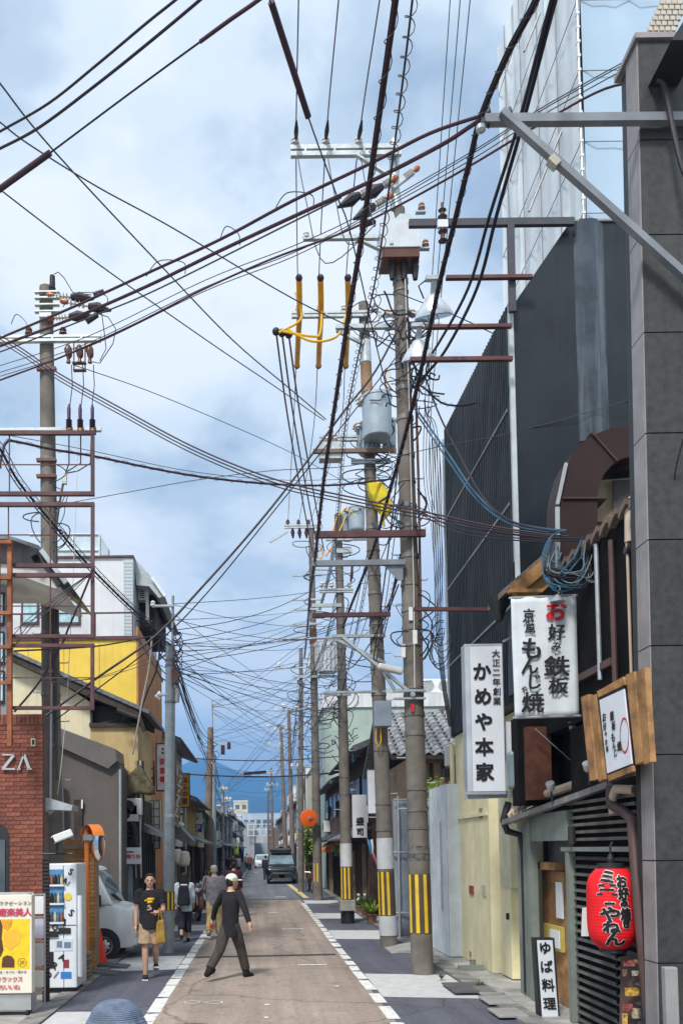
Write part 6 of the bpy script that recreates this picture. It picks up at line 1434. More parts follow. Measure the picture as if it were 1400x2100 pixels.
for i, (pa, pb, pd, lb) in enumerate(((607, 612, 590, 'left'), (668, 656, 612, 'middle'), (735, 712, 634, 'right'))):
 z = P(pa, 296, 14.5).z; top = PZ((612, 694, 778)[i], 0, z); zB = P(pb, 640, 18.45).z
 pts_ = [top + (top - P(pa, 296, 14.5)) * .6, top, P(pa, 292, 14.5), P(pb - 2, 560, 17.6), P(pb, 640, 18.4), P(pb - 5, 750, 20.6), P(pb - 12 - 4 * i, 900, 25.3), P(pd, 1076, 35.6)]
 o = cable(lb + ' of three high voltage lines with orange guard tubes on the second pole', pts_, .011, m_cablep, group=hv, name='power_line', cat='power line')
 tb = spline([P(pb + 1, 570, 17.75), P(pb + 2, 640, 18.4), P(pb - 1, 700, 19.4), P(pb - 3, 750, 20.6)], 5)
 MB().tube(tb, .062, 12).build('guard_tube', m_ycov, o, smooth=True)
 for q in (tb[0], tb[-1]): MB().sphere(q, .075, 10, 7).build('tube_cap', m_cablep, o, smooth=True)
 MB().tube([top.lerp(P(pa, 292, 14.5), .82), top.lerp(P(pa, 292, 14.5), .9), P(pa, 285, 14.5)], [.015, .04, .03], 8).build('line_clamp', m_cable, o, smooth=True)
 cable(lb + ' slack jumper below the top cross arm of the near pole', [P(pa, 296, 14.5), P(pa + 18, 400, 14.3), P(pa + 60 - 15 * i, 540 - 40 * i, 14.2), P(770, 460, 14.2)], .009, m_cable, group='slack jumpers on the near pole', name='jumper_wire', cat='wire')
o = cable('wire with a long black insulating tube at top centre', pc([(535, -50), (555, 6), (632, 240), (690, 400), (716, 470), (760, 660), (800, 830)], 9.6, 14.4), .010, m_cable, name='power_line', cat='power line')
MB().tube(pc([(556, 4), (594, 122), (632, 240)], 9.85, 11.0), .042, 12).build('guard_tube', m_cablep, o, smooth=True)
for i, (xa, xb) in enumerate(((566, 640), (578, 652), (592, 664))):
 o = cable(['left', 'middle', 'right'][i] + ' of three brown feeder cables dropping from the second pole to the fourth', pc([(xa, 680 + 3 * i), (xa + 20, 830), (xa + 42, 960), (xb, 1130)], 18.3, 30), .021, mat('feeder_brown', (.12, .045, .045), .5), group='three brown feeder cables')
 MB().sphere(P(xa, 680 + 3 * i, 18.3), .085, 10, 7).build('end_cap', m_cable, o, smooth=True)
for i, (xs_, ys_) in enumerate((((572, 612, 618, 606), (682, 660, 640, 600)), ((580, 640, 656, 660), (680, 690, 684, 640)), ((590, 640, 690, 708), (676, 700, 690, 650)))):
 cable(['short', 'middle', 'long'][i] + ' yellow cable looping between the orange guard tubes', [P(x, y, 18.2) for x, y in zip(xs_, ys_)], .026, m_gold, group='yellow cables between guard tubes')
for k in range(6):
 z = 9.4 + k * .35
 cable(['first', 'second', 'third', 'fourth', 'fifth', 'sixth'][k] + ' thin steep wire from the left between the near pole and the black tower', [PZ(925 + k * 22, -40 - 10 * k, 13.4 - k * .5) if k < 3 else P(862 + k * 3, 850, 14.3), P(868 + 6 * k, 900, 15.5 + k * .3), P(884 + 5 * k, 1080, 19 + k), P(898 + 4 * k, 1260, 25 + 2 * k)], .007, m_wire, group='thin wires beside the corrugated wall', name='overhead_wire', cat='wire')
rd = random.Random(77)
lo_ = thing('cable_tangle', 'tangle of looped service cables hanging above the cloth banner', 'cables', P(1170, 1150, 9.8))
for k in range(16):
 a = P(rd.uniform(1190, 1225), rd.uniform(1096, 1110), 9.8 + rd.uniform(-.1, .1)); b_ = P(rd.uniform(1110, 1150), rd.uniform(1105, 1165), 9.9 + rd.uniform(-.1, .1)); lowy = rd.uniform(1170, 1208)
 c1 = P(rd.uniform(1150, 1210), lowy, 9.8 + rd.uniform(-.15, .15)); c2 = P(rd.uniform(1118, 1165), lowy - rd.uniform(0, 14), 9.85)
 MB().tube(spline([a, a.lerp(c1, .5) + Vector((rd.uniform(-.03, .06), 0, 0)), c1, c2, b_], 5), rd.uniform(.006, .011), 6).build('cable_loop', rd.choice((m_cable, m_wire, m_cableb, mat('grey_green_cable', (.16, .22, .22), .5))), lo_, smooth=True)
for k in range(5):
 MB().tube(spline([P(1220, 1102, 9.8), P(1240 + k * 5, 1130 + 8 * k, 9.7), P(1252 - k * 3, 1178 + k * 3, 9.6), P(1225 - 6 * k, 1190, 9.7), P(1212, 1140, 9.8)], 5), .008, 6).build('cable_loop', rd.choice((m_cable, m_wire)), lo_, smooth=True)
for k in range(4): MB().tube(spline([P(1220, 1102, 9.8), P(1265, 1120 + 3 * k, 9.2), P(1300, 1132 + 4 * k, 8.7), P(1326, 1150 + 6 * k, 8.3)], 5), .009, 6).build('cable_loop', m_porc if k % 2 else m_cable, lo_, smooth=True)
for k in range(3): MB().tube(spline([P(1160, 1088, 10.5), P(1130, 1100, 10.3), P(1112 + 4 * k, 1140, 10.1), P(1118 + 3 * k, 1190, 10.0), P(1140, 1206, 9.9)], 5), .012, 6).build('cable_loop', m_cableb, lo_, smooth=True)
cable('wavy black wire hanging down the granite wall', pc([(1400, 900), (1385, 960), (1378, 1010), (1352, 1075), (1346, 1120), (1330, 1158), (1310, 1150), (1296, 1136)], 7.8, 8.5), .008, m_cable, name='overhead_wire', cat='wire')
lp = thing('cable_coil', 'coiled slack cables hanging on the wall right of the near pole', 'cables', P(905, 1300, 15))
for k in range(8):
 cx, cy = 900 + rd.uniform(-6, 10), 1318 + rd.uniform(-25, 25); rx, ry = rd.uniform(10, 22), rd.uniform(25, 45)
 MB().tube([P(cx + rx * math.cos(t * .5), cy + ry * math.sin(t * .5), 15.5 + .05 * k) for t in range(11)], .008, 5).build('cable_loop', rd.choice((m_cable, m_wire)), lp)
for k in range(5): MB().tube(spline([P(880 + 5 * k, 900, 15.2), P(890 + 4 * k, 1150, 15.3), P(893 + 3 * k, 1280, 15.5), P(905 + 2 * k, 1400, 15.8), P(920 + 2 * k, 1490, 16.2)], 4), .008, 5).build('cable_loop', m_cable, lp)
rd = random.Random(5)
gx_ = 'thin wires crossing the street in the distance'
starts = [(352, 1300, 18.2), (356, 1240, 18.2), (352, 1340, 18.2), (430, 1500, 45), (436, 1445, 47), (458, 1620, 62), (352, 1280, 18.2), (350, 1360, 18.2), (430, 1520, 45)]
ends = [(690, 1200, 24.5), (640, 1250, 35.5), (640, 1340, 35.5), (690, 1420, 24.5), (617, 1400, 43), (592, 1500, 68), (645, 1480, 35.5), (780, 1280, 18.5), (700, 1320, 24.5)]
for k in range(56):
 a, b_ = rd.choice(starts), rd.choice(ends)
 A_ = P(a[0], a[1] + rd.uniform(-15, 25), a[2]); B_ = P(b_[0], b_[1] + rd.uniform(-40, 70), b_[2]); sg = rd.uniform(.04, .28)
 cable('thin wire crossing the street between distant poles', [A_, A_.lerp(B_, .3) - Vector((0, 0, sg * .84)), A_.lerp(B_, .6) - Vector((0, 0, sg * .96)), B_], rd.uniform(.006, .010), rd.choice((m_wire, m_wire, m_cable)), group=gx_, name='overhead_wire', n=4, cat='wire')
gs = 'wires strung along the street in the distance'
runs = [(14.6, 840, 1060), (18.5, 780, 1200), (24.6, 700, 1300), (35.6, 644, 1400), (43, 617, 1450), (68, 598, 1540), (112, 557, 1620), (146, 549, 1650)]
for j in range(len(runs) - 1):
 for k in range(10):
  d0, x0_, y0_ = runs[j]; d1, x1_, y1_ = runs[j + 1]; e = rd.uniform(-1, 1)
  A_ = P(x0_ + rd.uniform(-3000, -200) / d0 * .12, y0_ + rd.uniform(-2500, 4000) / d0, d0); B_ = P(x1_ + rd.uniform(-3000, -200) / d1 * .12, y1_ + rd.uniform(-2500, 4000) / d1, d1); sg = rd.uniform(.06, .35)
  cable('wire strung from pole to pole along the right of the street', [A_, A_.lerp(B_, .5) - Vector((0, 0, sg)), B_], rd.uniform(.007, .014), rd.choice((m_wire, m_cable, m_cablep)), group=gs, name='overhead_wire', n=4, cl=(.045, .2, .004) if k == 0 and j < 3 else None, cat='wire')
for j, (a, b_) in enumerate((((352, 1330, 18.2), (430, 1510, 45)), ((352, 1345, 18.2), (458, 1620, 62)), ((350, 1365, 18.2), (432, 1530, 45)), ((430, 1510, 45), (458, 1625, 62)), ((436, 1600, 47), (472, 1660, 86)))):
 for k in range(3):
  A_, B_ = P(a[0] + 3 * k, a[1] + 8 * k, a[2]), P(b_[0] + k, b_[1] + 6 * k, b_[2]); sg = .3 + .25 * k
  cable('wire strung from pole to pole along the left of the street', [A_, A_.lerp(B_, .5) - Vector((0, 0, sg)), B_], .016 if k == 1 else .009, m_cable, group='wires along the left of the street', name='overhead_wire', n=5, cat='wire')
for k, (y0_, dd, rr) in enumerate(((1557, 36, .022), (1590, 37, .032))):
 o = cable(['upper', 'lower'][k] + ' black cable crossing level in front of the blue hills', [P(360, y0_ - 4, dd), P(430, y0_, dd), P(520, y0_ + 3, dd), P(600, y0_ + 1, dd), P(700, y0_ - 6, dd)], rr, m_cable, group='level cables before the hills')
 if k: MB().bar(P(500, 1587, dd - .1), P(546, 1583, dd - .1), .1, .12).build('splice_case', m_cable, o)
for k in range(9):
 dd = 55 + k * 12; y0_ = 1742 - (4.6 + rd.uniform(0, 3)) * F / dd
 cable('thin wire crossing level far down the street', [P(535 - 3.2 * F / dd, y0_, dd), P(535, y0_ + .35 * F / dd, dd), P(535 + 3.0 * F / dd, y0_ - 3, dd)], .014, m_wire, group='level wires far down the street', name='overhead_wire', n=4, cat='wire')
# ================================================================== houses farther down the street
m_w = {
 'white': mat('house_white', (.66, .68, .70), .85, var=.1, scale=1, streak=.25),
 'cream': mat('house_cream', (.62, .56, .40), .85, var=.12, scale=1, streak=.25),
 'mustard': mat('house_mustard', (.36, .25, .08), .85, var=.18, scale=1.5, streak=.3),
 'grey': mat('house_grey', (.34, .36, .38), .85, var=.12, scale=1, streak=.25),
 'wood': mat('house_dark_wood', (.075, .05, .04), .8, var=.4, scale=3, bump=.2, streak=.3),
 'tan': mat('house_tan', (.36, .26, .17), .85, var=.2, scale=1.5, streak=.3),
 'green': mat('house_pale_green', (.38, .47, .42), .85, var=.08, scale=.8, streak=.15),
 'brown': mat('house_brown', (.20, .12, .085), .8, var=.25, scale=2, streak=.3),
 'blue': mat('house_pale_blue', (.42, .50, .58), .8, var=.1, scale=1)}
m_win = mat('window_dark_blue', (.09, .13, .17), .1, var=.25, scale=5, spec=.8)
m_wfr = mat('window_frame_pale', (.55, .57, .58), .5, .2)
def house(side, X, d0, d1, h, wall, label, seed, roof='gable', depth=7, floors=2, name='town_house', roofm=None):
 """side -1 left, +1 right; facade plane at X (positive distance from the street axis)"""
 rd = random.Random(seed); s = side; x0 = s * X
 T = thing(name, label, 'house', (x0, (d0 + d1) / 2, 0), group='houses along the street')
 def bx_(mb, xa, xb, ya, yb, za, zb): return mb.box((s * xa, ya, za), (s * xb, yb, zb))
 bx_(MB(), X, X + depth, d0, d1, .02, h).build('wall', m_w[wall], T)
 rm = roofm or m_tile
 if roof == 'gable':
  ov_ = .55; zr = h + depth * .22
  pts = [(s * (X - ov_), d0 - .25, h - .12), (s * (X + depth / 2), d0 - .25, zr), (s * (X + depth + .3), d0 - .25, h - .05), (s * (X + depth / 2), d0 - .25, zr - .16), (s * (X - ov_), d0 - .25, h - .26)]
  if s > 0: pts = pts[::-1]
  MB().prism([pts[0], pts[1], pts[3], pts[4]], (0, d1 - d0 + .5, 0)).build('roof', rm, T)
  MB().prism([pts[1], pts[2], pts[3]], (0, d1 - d0 + .5, 0)).build('roof', rm, T)
  g = [(s * X, d0 + .01, h), (s * (X + depth), d0 + .01, h), (s * (X + depth / 2), d0 + .01, zr - .2)]
  MB().prism(g, (0, .12, 0)).build('gable_wall', m_w[wall], T)
  k = 0; y = d0 - .2; tile = None
  while y < d1 + .2:
   a_, b_ = Vector((s * (X - ov_), 0, h - .10)), Vector((s * (X + depth / 2), 0, zr + .02))
   if tile is None: tile = MB().bar(a_, b_, .09, .06, up=(0, 0, 1)).build('tile_row', rm, T); tile.location = (-(OFF[T].x) * 0, 0, 0); tile.location.y = y
   else: share(tile, 'tile_row', T, (0, y, 0))
   y += .30
  MB().tube([(s * (X - ov_ - .04), d0 - .25, h - .2), (s * (X - ov_ - .04), d1 + .25, h - .2)], .05, 8).build('gutter', m_brownpipe, T)
 else:
  bx_(MB(), X - .06, X + depth + .06, d0 - .05, d1 + .05, h, h + .12).build('parapet', m_w['grey'], T)
  if rd.random() < .7: bx_(MB(), X + 1.2, X + 2.4, d0 + .8, d0 + 1.8, h + .12, h + 1.0).build('roof_tank', m_w['white'], T)
 n = max(1, int((d1 - d0) / 1.9)); w_ = (d1 - d0) / n; fh = 2.75
 for f in range(1, floors):
  for k in range(n):
   yc = d0 + w_ * (k + .5); z0_ = f * fh + .75; ww = w_ * .62
   if z0_ + 1.0 > h - .1: continue
   b = MB(); bx_(b, X - .06, X + .02, yc - ww / 2, yc + ww / 2, z0_, z0_ + 1.05); wo = b.build('window', rd.choice((m_wfr, m_dkwood, m_wfr)), T)
   for q in (-1, 1):
    b = MB(); bx_(b, X - .075, X - .055, yc + q * ww * .24 - ww * .21, yc + q * ww * .24 + ww * .21, z0_ + .07, z0_ + .98); b.build('pane', m_win, wo)
   if rd.random() < .4:
    for q in range(7):
     b = MB(); bx_(b, X - .16, X - .13, yc - ww / 2 + q * ww / 6 - .012, yc - ww / 2 + q * ww / 6 + .012, z0_ - .05, z0_ + .6); b.build('railing_bar', m_dkwood, wo)
 for f in range(1, floors):
  b = MB(); bx_(b, X + 1.0, X + 2.2, d0 - .05, d0 + .03, f * fh + .8, f * fh + 1.7); wo = b.build('window', m_wfr, T)
  b = MB(); bx_(b, X + 1.07, X + 2.13, d0 - .065, d0 - .045, f * fh + .87, f * fh + 1.63); b.build('pane', m_win, wo)
 b = MB(); bx_(b, X - .05, X + .02, d0 + .1, d1 - .1, .05, 2.25); b.build('shop_front', rd.choice((m_dkwood, m_black, m_w['brown'])), T)
 k = d0 + .25
 while k < d1 - .2:
  b = MB(); bx_(b, X - .09, X - .045, k, k + .06, .05, 2.25); b.build('lattice_post', rd.choice((m_dkwood, m_w['tan'], m_dkwood)), T); k += .55
 b = MB(); yd = rd.uniform(d0 + .4, max(d0 + .5, d1 - 1.4)); bx_(b, X - .075, X - .04, yd, yd + .85, .05, 2.0); do = b.build('door', rd.choice((m_w['tan'], m_glass, m_w['grey'])), T)
 b = MB(); bx_(b, X - .10, X - .07, yd + .08, yd + .12, .9, 1.15); b.build('handle', m_alu, do)
 if rd.random() < .75:
  a = [(s * (X - .75), d0 + .05, 2.45), (s * X, d0 + .05, 2.8), (s * X, d0 + .05, 2.7), (s * (X - .75), d0 + .05, 2.38)]
  MB().prism(a if s < 0 else a[::-1], (0, d1 - d0 - .1, 0)).build('pent_roof', rd.choice((rm, m_black, rm)), T)
 if rd.random() < .7:
  ya = rd.uniform(d0 + .3, d1 - .9); za = rd.choice((2.9, 3.0, 5.2)) if h > 5.8 else 2.9
  b = MB(); bx_(b, X - .35, X - .02, ya, ya + .75, za, za + .55); ac = b.build('ac_unit', m_white, T, bevel=.02)
  MB().lathe((s * (X - .36), ya + .3, za + .28), [(.2, 0), (.2, .012)], 16, (-s, 0, 0)).build('fan_grille', m_black, ac)
 MB().tube([(s * (X - .06), d0 + .1, .05), (s * (X - .06), d0 + .1, h - .2)], .035, 8).build('downpipe', rd.choice((m_brownpipe, m_wfr)), T)
 return T
house(-1, 3.15, 29.2, 35.4, 5.9, 'white', 'white house with dark tiled eave on the left behind the steel pole', 1)
house(-1, 3.1, 35.5, 43.5, 4.3, 'mustard', 'low mustard walled shop with an orange sign on the left', 2, depth=3.6)
house(-1, 3.2, 43.7, 51, 4.0, 'cream', 'low cream shop behind the parking sign', 3, depth=3.6)
house(-1, 3.2, 51.2, 60, 4.6, 'brown', 'brown two storey house beyond the parking sign', 4, depth=3.6)
house(-1, 3.2, 60.3, 70, 4.8, 'white', 'white house beside the far left poles', 5, floors=2, depth=4)
house(-1, 3.2, 70.2, 84, 5.0, 'grey', 'grey house far along the left side', 6)
house(-1, 3.2, 84.3, 100, 5.6, 'tan', 'tan house far along the left side', 7)
house(-1, 3.2, 100.5, 122, 6.4, 'white', 'flat roofed white block far along the left side', 8, roof='flat', floors=3)
house(-1, 3.2, 122.5, 160, 6.2, 'grey', 'last grey row house on the left before the street end', 9)
house(1, 3.45, 27.3, 35.8, 5.35, 'wood', 'dark wooden townhouse behind the white character sign on the right', 11, depth=6)
house(1, 3.4, 36.0, 45.0, 5.0, 'brown', 'brown townhouse with orange awning on the right', 12, depth=6)
house(1, 3.35, 54.2, 63, 7.2, 'cream', 'cream flat roofed house behind the leafy tree on the right', 14, roof='flat', floors=3, depth=5)
house(1, 3.3, 63.3, 75, 8.0, 'white', 'tall white house behind the black minivan', 15, roof='flat', floors=3)
house(1, 3.3, 75.3, 90, 6.2, 'grey', 'grey house behind the brown pole pair', 16)
house(1, 3.3, 90.3, 108, 8.6, 'white', 'white flat roofed block far along the right side', 17, roof='flat', floors=3)
house(1, 3.3, 108.5, 130, 6.5, 'blue', 'pale blue house far along the right side', 18)
house(1, 3.3, 130.5, 165, 6.8, 'tan', 'last tan row house on the right before the street end', 19)
T = thing('green_block', 'pale green office block rising behind the wooden townhouses', 'building', (7, 46, 0))
MB().box((3.35, 45.3, .02), (14, 54, 9.4)).build('wall', m_w['green'], T)
MB().box((3.25, 45.2, 9.4), (14.1, 54.1, 10.1)).build('parapet', m_w['white'], T)
for k in range(7):
 b = MB(); b.box((3.28, 46 + k * 1.15, 6.2), (3.36, 46.8 + k * 1.15, 7.8)); wo = b.build('window', m_wfr, T); b = MB(); b.box((3.265, 46.06 + k * 1.15, 6.26), (3.282, 46.74 + k * 1.15, 7.74)); b.build('pane', m_win, wo)
for px in (880, 912):
 c = P(px, 1408, 47); b = MB(); b.cbox(c, (.9, .5, .75)); ac = b.build('ac_unit', m_white, T, bevel=.03); MB().lathe(c + Vector((-.1, -.26, 0)), [(.3, 0), (.3, .015), (.1, .02)], 20, (0, -1, 0)).build('fan_grille', m_steel, ac)
MB().box((6, 46, 10.1), (9, 49, 10.5)).build('roof_base', m_steel, T)
T = thing('tiled_roof_house', 'house with wavy grey tiled roof slope behind the site screen', 'house', (4.6, 22, 0))
MB().box((3.75, 21.9, .02), (9, 27.2, 4.35)).build('wall', m_w['tan'], T)
for px in (838, 862, 880, 905):
 b = MB(); b.box((fx(px, 1590, 21.9), 21.84, 2.4), (fx(px, 1590, 21.9) + .09, 21.9, 4.3)); b.build('post', m_dkwood, T)
b = MB(); b.box((3.7, 21.8, 4.2), (9, 21.95, 4.36)); b.build('beam', m_w['brown'], T)
za, zb, ya, yb = 4.38, 5.9, 21.3, 24.3
MB().prism([(3.2, ya, za - .04), (3.2, yb, zb - .04), (3.2, yb, zb - .14), (3.2, ya, za - .14)][::-1], (5.5, 0, 0)).build('roof_deck', m_dkwood, T)
MB().prism([(3.2, yb, zb - .04), (3.2, 27.4, za - .04), (3.2, 27.4, za - .14), (3.2, yb, zb - .14)][::-1], (5.5, 0, 0)).build('roof_deck', m_tile, T)
tile = None
sl_ = math.hypot(yb - ya, zb - za); a = math.atan2(zb - za, yb - ya)
for r_ in range(12):
 for c in range(16):
  if tile is None:
   b = MB(); nn_ = 6; pr_ = []
   for i in range(nn_ + 1): t = i / nn_; pr_.append((t * .28, .045 * math.sin(t * 2 * math.pi) + .01))
   lo = [Vector((x, -.02, z)) for x, z in pr_]; hi_ = [Vector((x, .27, z - .02)) for x, z in pr_]
   b.add(lo + hi_ + [v - Vector((0, 0, .025)) for v in lo], [(i, i + 1, nn_ + 2 + i, nn_ + 1 + i) for i in range(nn_)] + [(2 * nn_ + 2 + i, 2 * nn_ + 3 + i, i + 1, i) for i in range(nn_)])
   tile = b.build('roof_tile', mat('silver_grey_tile', (.34, .35, .36), .45, var=.2, scale=8, rnd=.3), T, world=False); me_ = tile
   tile.rotation_euler.x = a; tile.location = Vector((3.2, ya, za)) - OFF[T]
  else:
   o = share(tile, 'roof_tile', T, Vector((3.2 + c * .28, ya + (yb - ya) * r_ / 12, za + (zb - za) * r_ / 12)) - OFF[T]); o.rotation_euler.x = a
T = thing('street_end_building', 'grey building with white framework closing the far end of the street', 'building', (0, 205, 0))
MB().box((-9, 205, .02), (-1.5, 214, 8.5)).build('wall', m_w['grey'], T); MB().box((1.9, 204, .02), (10, 214, 7.2)).build('wall', m_w['brown'], T)
MB().box((-1.6, 206, 3.6), (2.0, 210, 5.2)).build('bridge_floor', m_w['white'], T)
MB().box((-6, 215, .02), (7, 224, 11)).build('back_wall', m_w['blue'], T)
for k in range(5): MB().box((-3 + k * 1.4, 203.6, 5.2), (-2.85 + k * 1.4, 203.8, 8.2)).build('frame_post', m_white, T)
for k in range(3): MB().box((-3.2, 203.6, 5.3 + k * 1.3), (3, 203.75, 5.42 + k * 1.3)).build('frame_rail', m_white, T)
for k in range(8):
 b = MB(); b.box((-5.6 + k * 1.55, 214.9, 7.6), (-4.6 + k * 1.55, 215.02, 9.4)); b.build('window', m_win, T)
for k, (xa, xb, yy, hh, wl, lb) in enumerate(((-16, -4, 180, 9, 'white', 'white apartment block rising at the far left end of the street'), (4.5, 14, 185, 10, 'grey', 'grey apartment block rising at the far right end of the street'), (-7.2, -3.4, 236, 15, 'cream', 'pale flat roofed block standing before the blue hills'))):
 T = thing('apartment_block', lb, 'building', ((xa + xb) / 2, yy, 0)); MB().box((xa, yy, .02), (xb, yy + 10, hh)).build('wall', m_w[wl], T); MB().box((xa - .1, yy - .1, hh), (xb + .1, yy + 10, hh + .35)).build('parapet', m_w['white'], T)
 for f in range(int(hh / 3)):
  for c in range(int((xb - xa) / 1.8)):
   b = MB(); b.box((xa + .5 + c * 1.8, yy - .04, f * 3 + 1.0), (xa + 1.6 + c * 1.8, yy + .02, f * 3 + 2.2)); b.build('window', m_win, T)
# ================================================================== signs and shop clutter
def psign(name, label, px0, py0, px1, py1, d, t, m, text=None, tm=None, cat='sign', bold=.03, edge=None, group=None):
 x0, x1, z0, z1 = prect(px0, py0, px1, py1, d); T = thing(name, label, cat, ((x0 + x1) / 2, d, z0), group=group)
 MB().box((x0, d, z0), (x1, d + t, z1)).build('panel', m, T, bevel=min(.01, t * .2))
 if edge:
  b = MB(); e = .03
  for q in ((x0 - e, x0, z0 - e, z1 + e), (x1, x1 + e, z0 - e, z1 + e)): b.box((q[0], d - .01, q[2]), (q[1], d + t, q[3]))
  for q in ((z0 - e, z0), (z1, z1 + e)): b.box((x0, d - .01, q[0]), (x1, d + t, q[1]))
  b.build('frame', edge, T)
 if text:
  for ch, px, py, s_ in text: letters(MB(), [(ch, 0, 0, s_ * d / F * 1.15)], P(px, py, d - .008), (1, 0, 0), (0, 0, 1), bold=bold).build('lettering', tm or m_ink, T)
 MB().bar(Vector(((x0 + x1) / 2, d + t * .5, z1 - .1)), Vector((x1 + .5 if x0 > 0 else x0 - .6, d + t * .5, z1 - .1)), .03).build('bracket', m_steel, T)
 return T
psign('character_sign', 'white vertical sign with two black characters beyond the poles', 723, 1630, 752, 1718, 27.0, .18, m_signface, [('盛', 738, 1684, 15), ('司', 738, 1706, 14)])
psign('blank_sign_box', 'blank pale blue white sign box behind the second pole', 755, 1580, 783, 1668, 24.0, .25, m_signface)
psign('small_green_sign', 'small green sign above the orange awning', 686, 1733, 704, 1756, 34.5, .1, mat('sign_green', (.02, .20, .10), .5, var=.1), [('茶', 697, 1744, 10)], m_ycov)
psign('notice_plate', 'small white plate with red characters on the dark shop front at left', 258, 1738, 290, 1772, 19.7, .03, m_signface, [('預', 264, 1757, 9), ('り', 274, 1757, 9), ('所', 284, 1757, 9)], m_redink, bold=.02)
psign('clinic_sign', 'white vertical sign with red characters behind the steel pole', 322, 1526, 359, 1620, 25.2, .2, mat('sign_pinkwhite', (.66, .66, .70), .5), [('●', 334, 1536, 5), ('●', 334, 1544, 5)] + [], m_ink, edge=m_maroon)
for k, ch in enumerate('田京都'): letters(MB(), [(ch, 0, 0, .18)], P(334, 1562 + k * 18, 25.19), (1, 0, 0), (0, 0, 1), bold=.05).build('lettering', m_redink, bpy.data.objects['clinic_sign'])
psign('orange_sign', 'orange vertical sign with dark brush characters on the left', 371, 1587, 388, 1655, 33.2, .12, mat('sign_orange', (.72, .33, .03), .5, var=.1), [('味', 379, 1600, 11), ('ふ', 379, 1614, 11), ('の', 380, 1628, 11), ('里', 379, 1643, 12)], m_bporc, edge=m_dkwood)
psign('parking_sign', 'white sign with orange arrow and letter P on dark purple', 394, 1666, 415, 1707, 42, .12, m_signface, None)
o = bpy.data.objects['parking_sign']; b = MB(); pbox(b, 395, 1690, 414.5, 1706, 41.97, .02); b.build('lower_panel', mat('sign_purple', (.03, .025, .07), .4), o)
b = MB(); letters(b, [('P', 0, 0, .42)], P(407, 1698, 41.95), (1, 0, 0), (0, 0, 1), bold=.04); b.build('lettering', mat('sign_lilac', (.55, .45, .75), .4), o)
b = MB(); ppoly(b, [(396, 1676), (408, 1676), (406, 1681), (396, 1681)], 41.96, .02); b.build('arrow', m_ycov, o)
def round_sign(label, px, py, rpx, d, m, ring_m, ch):
 c = P(px, py, d); r = rpx * d / F; T = thing('round_sign', label, 'sign', c)
 MB().lathe(c, [(r, 0), (r, .08)], 28, (0, -1, 0)).build('disc', ring_m, T); MB().lathe(c + Vector((0, -.085, 0)), [(r * .86, 0), (r * .86, .01)], 28, (0, -1, 0)).build('face', m, T)
 b = MB(); letters(b, [(ch, 0, 0, r * 1.5)], c + Vector((0, -.1, 0)), (1, 0, 0), (0, 0, 1), bold=.03); b.build('lettering', ring_m, T); MB().bar(c + Vector((0, .04, 0)), c + Vector((-.9, .04, 0)), .04).build('bracket', m_steel, T)
round_sign('round dark green sign with white ring on the left', 434, 1724, 10.5, 48, mat('sign_dkgreen', (.01, .10, .06), .5), m_white, '○')
round_sign('round violet blue sign with white emblem on the left', 449, 1730, 8.5, 52, mat('sign_violet', (.05, .04, .25), .5), m_white, '松')
psign('yellow_green_sign', 'tiny lime and teal sign far down the left pavement', 481, 1732, 489, 1752, 70, .1, mat('sign_lime', (.55, .7, .05), .5), [('P', 485, 1738, 6)])
psign('white_sign', 'small white hanging sign far down the left side', 484, 1718, 491, 1730, 75, .1, m_white)
psign('blue_triangle_sign', 'small blue traffic sign far down the left side', 495, 1738, 501, 1746, 92, .05, mat('sign_blue', (.05, .2, .5), .5))
psign('green_banner_sign', 'green vertical sign beside the parking sign', 414, 1662, 421, 1700, 43.5, .1, mat('sign_teal', (.05, .38, .26), .5), [('大', 417.5, 1670, 6), ('丸', 417.5, 1682, 6)], m_white)
psign('yellow_hanging_sign', 'small yellow sign near the leafy tree on the right', 628, 1672, 636, 1692, 52, .1, m_ybag, [('日', 632, 1682, 7)])
T = thing('carved_board', 'slanting brown wooden board with pale brush strokes beside the orange sign', 'sign', P(365, 1690, 30))
q = [P(367, 1574, 30), P(378, 1588, 30), P(366, 1692, 30), P(354, 1680, 30)]
MB().prism(q[::-1], (0, .08, 0)).build('board', m_w['tan'], T)
b = MB()
for k in range(9): b.cbox(P(371 - k * 1.2, 1592 + k * 10, 29.98), (.12 + .05 * (k % 3), .02, .07), rot=Matrix.Rotation(R(40 + 70 * (k % 2)), 3, 'Y'))
b.build('brush_stroke', m_shoji, T)
T = thing('lattice_lamp', 'tall white lattice lamp box on the dark left front', 'lamp', P(317, 1740, 22.2))
x0, x1, z0, z1 = prect(305, 1642, 328, 1740, 22.2)
MB().box((x0, 22.2, z0), (x1, 22.45, z1)).build('paper', m_shoji, T)
b = MB()
for k in range(3): b.box((x0 + (x1 - x0) * k / 2 - .018, 22.17, z0 - .02), (x0 + (x1 - x0) * k / 2 + .018, 22.2, z1 + .02))
for k in range(7): b.box((x0, 22.175, z0 + (z1 - z0) * k / 6 - .014), (x1, 22.198, z0 + (z1 - z0) * k / 6 + .014))
b.build('lattice', m_greygreen, T)
psign('black_signboard', 'tall narrow black signboard with white cross bars on the left front', 289, 1648, 304, 1740, 21.4, .15, m_black)
T = thing('wall_ducts', 'cluster of black ducts bending down the left shop front', 'ducts', P(262, 1730, 19.85))
for k in range(5):
 b = MB(); b.tube(spline([P(250, 1680 + k * 11, 19.9), P(268 + k * 2, 1684 + k * 11, 19.85), P(276 + k, 1700 + k * 9, 19.8), P(270, 1722 + k * 8, 19.85), P(254, 1730 + k * 8, 19.9)], 4), .06, 8); b.build('duct', m_black, T, smooth=True)
T = thing('canvas_bundle', 'sagging olive canvas bundle under the sand wall corner', 'canvas', P(280, 1630, 20))
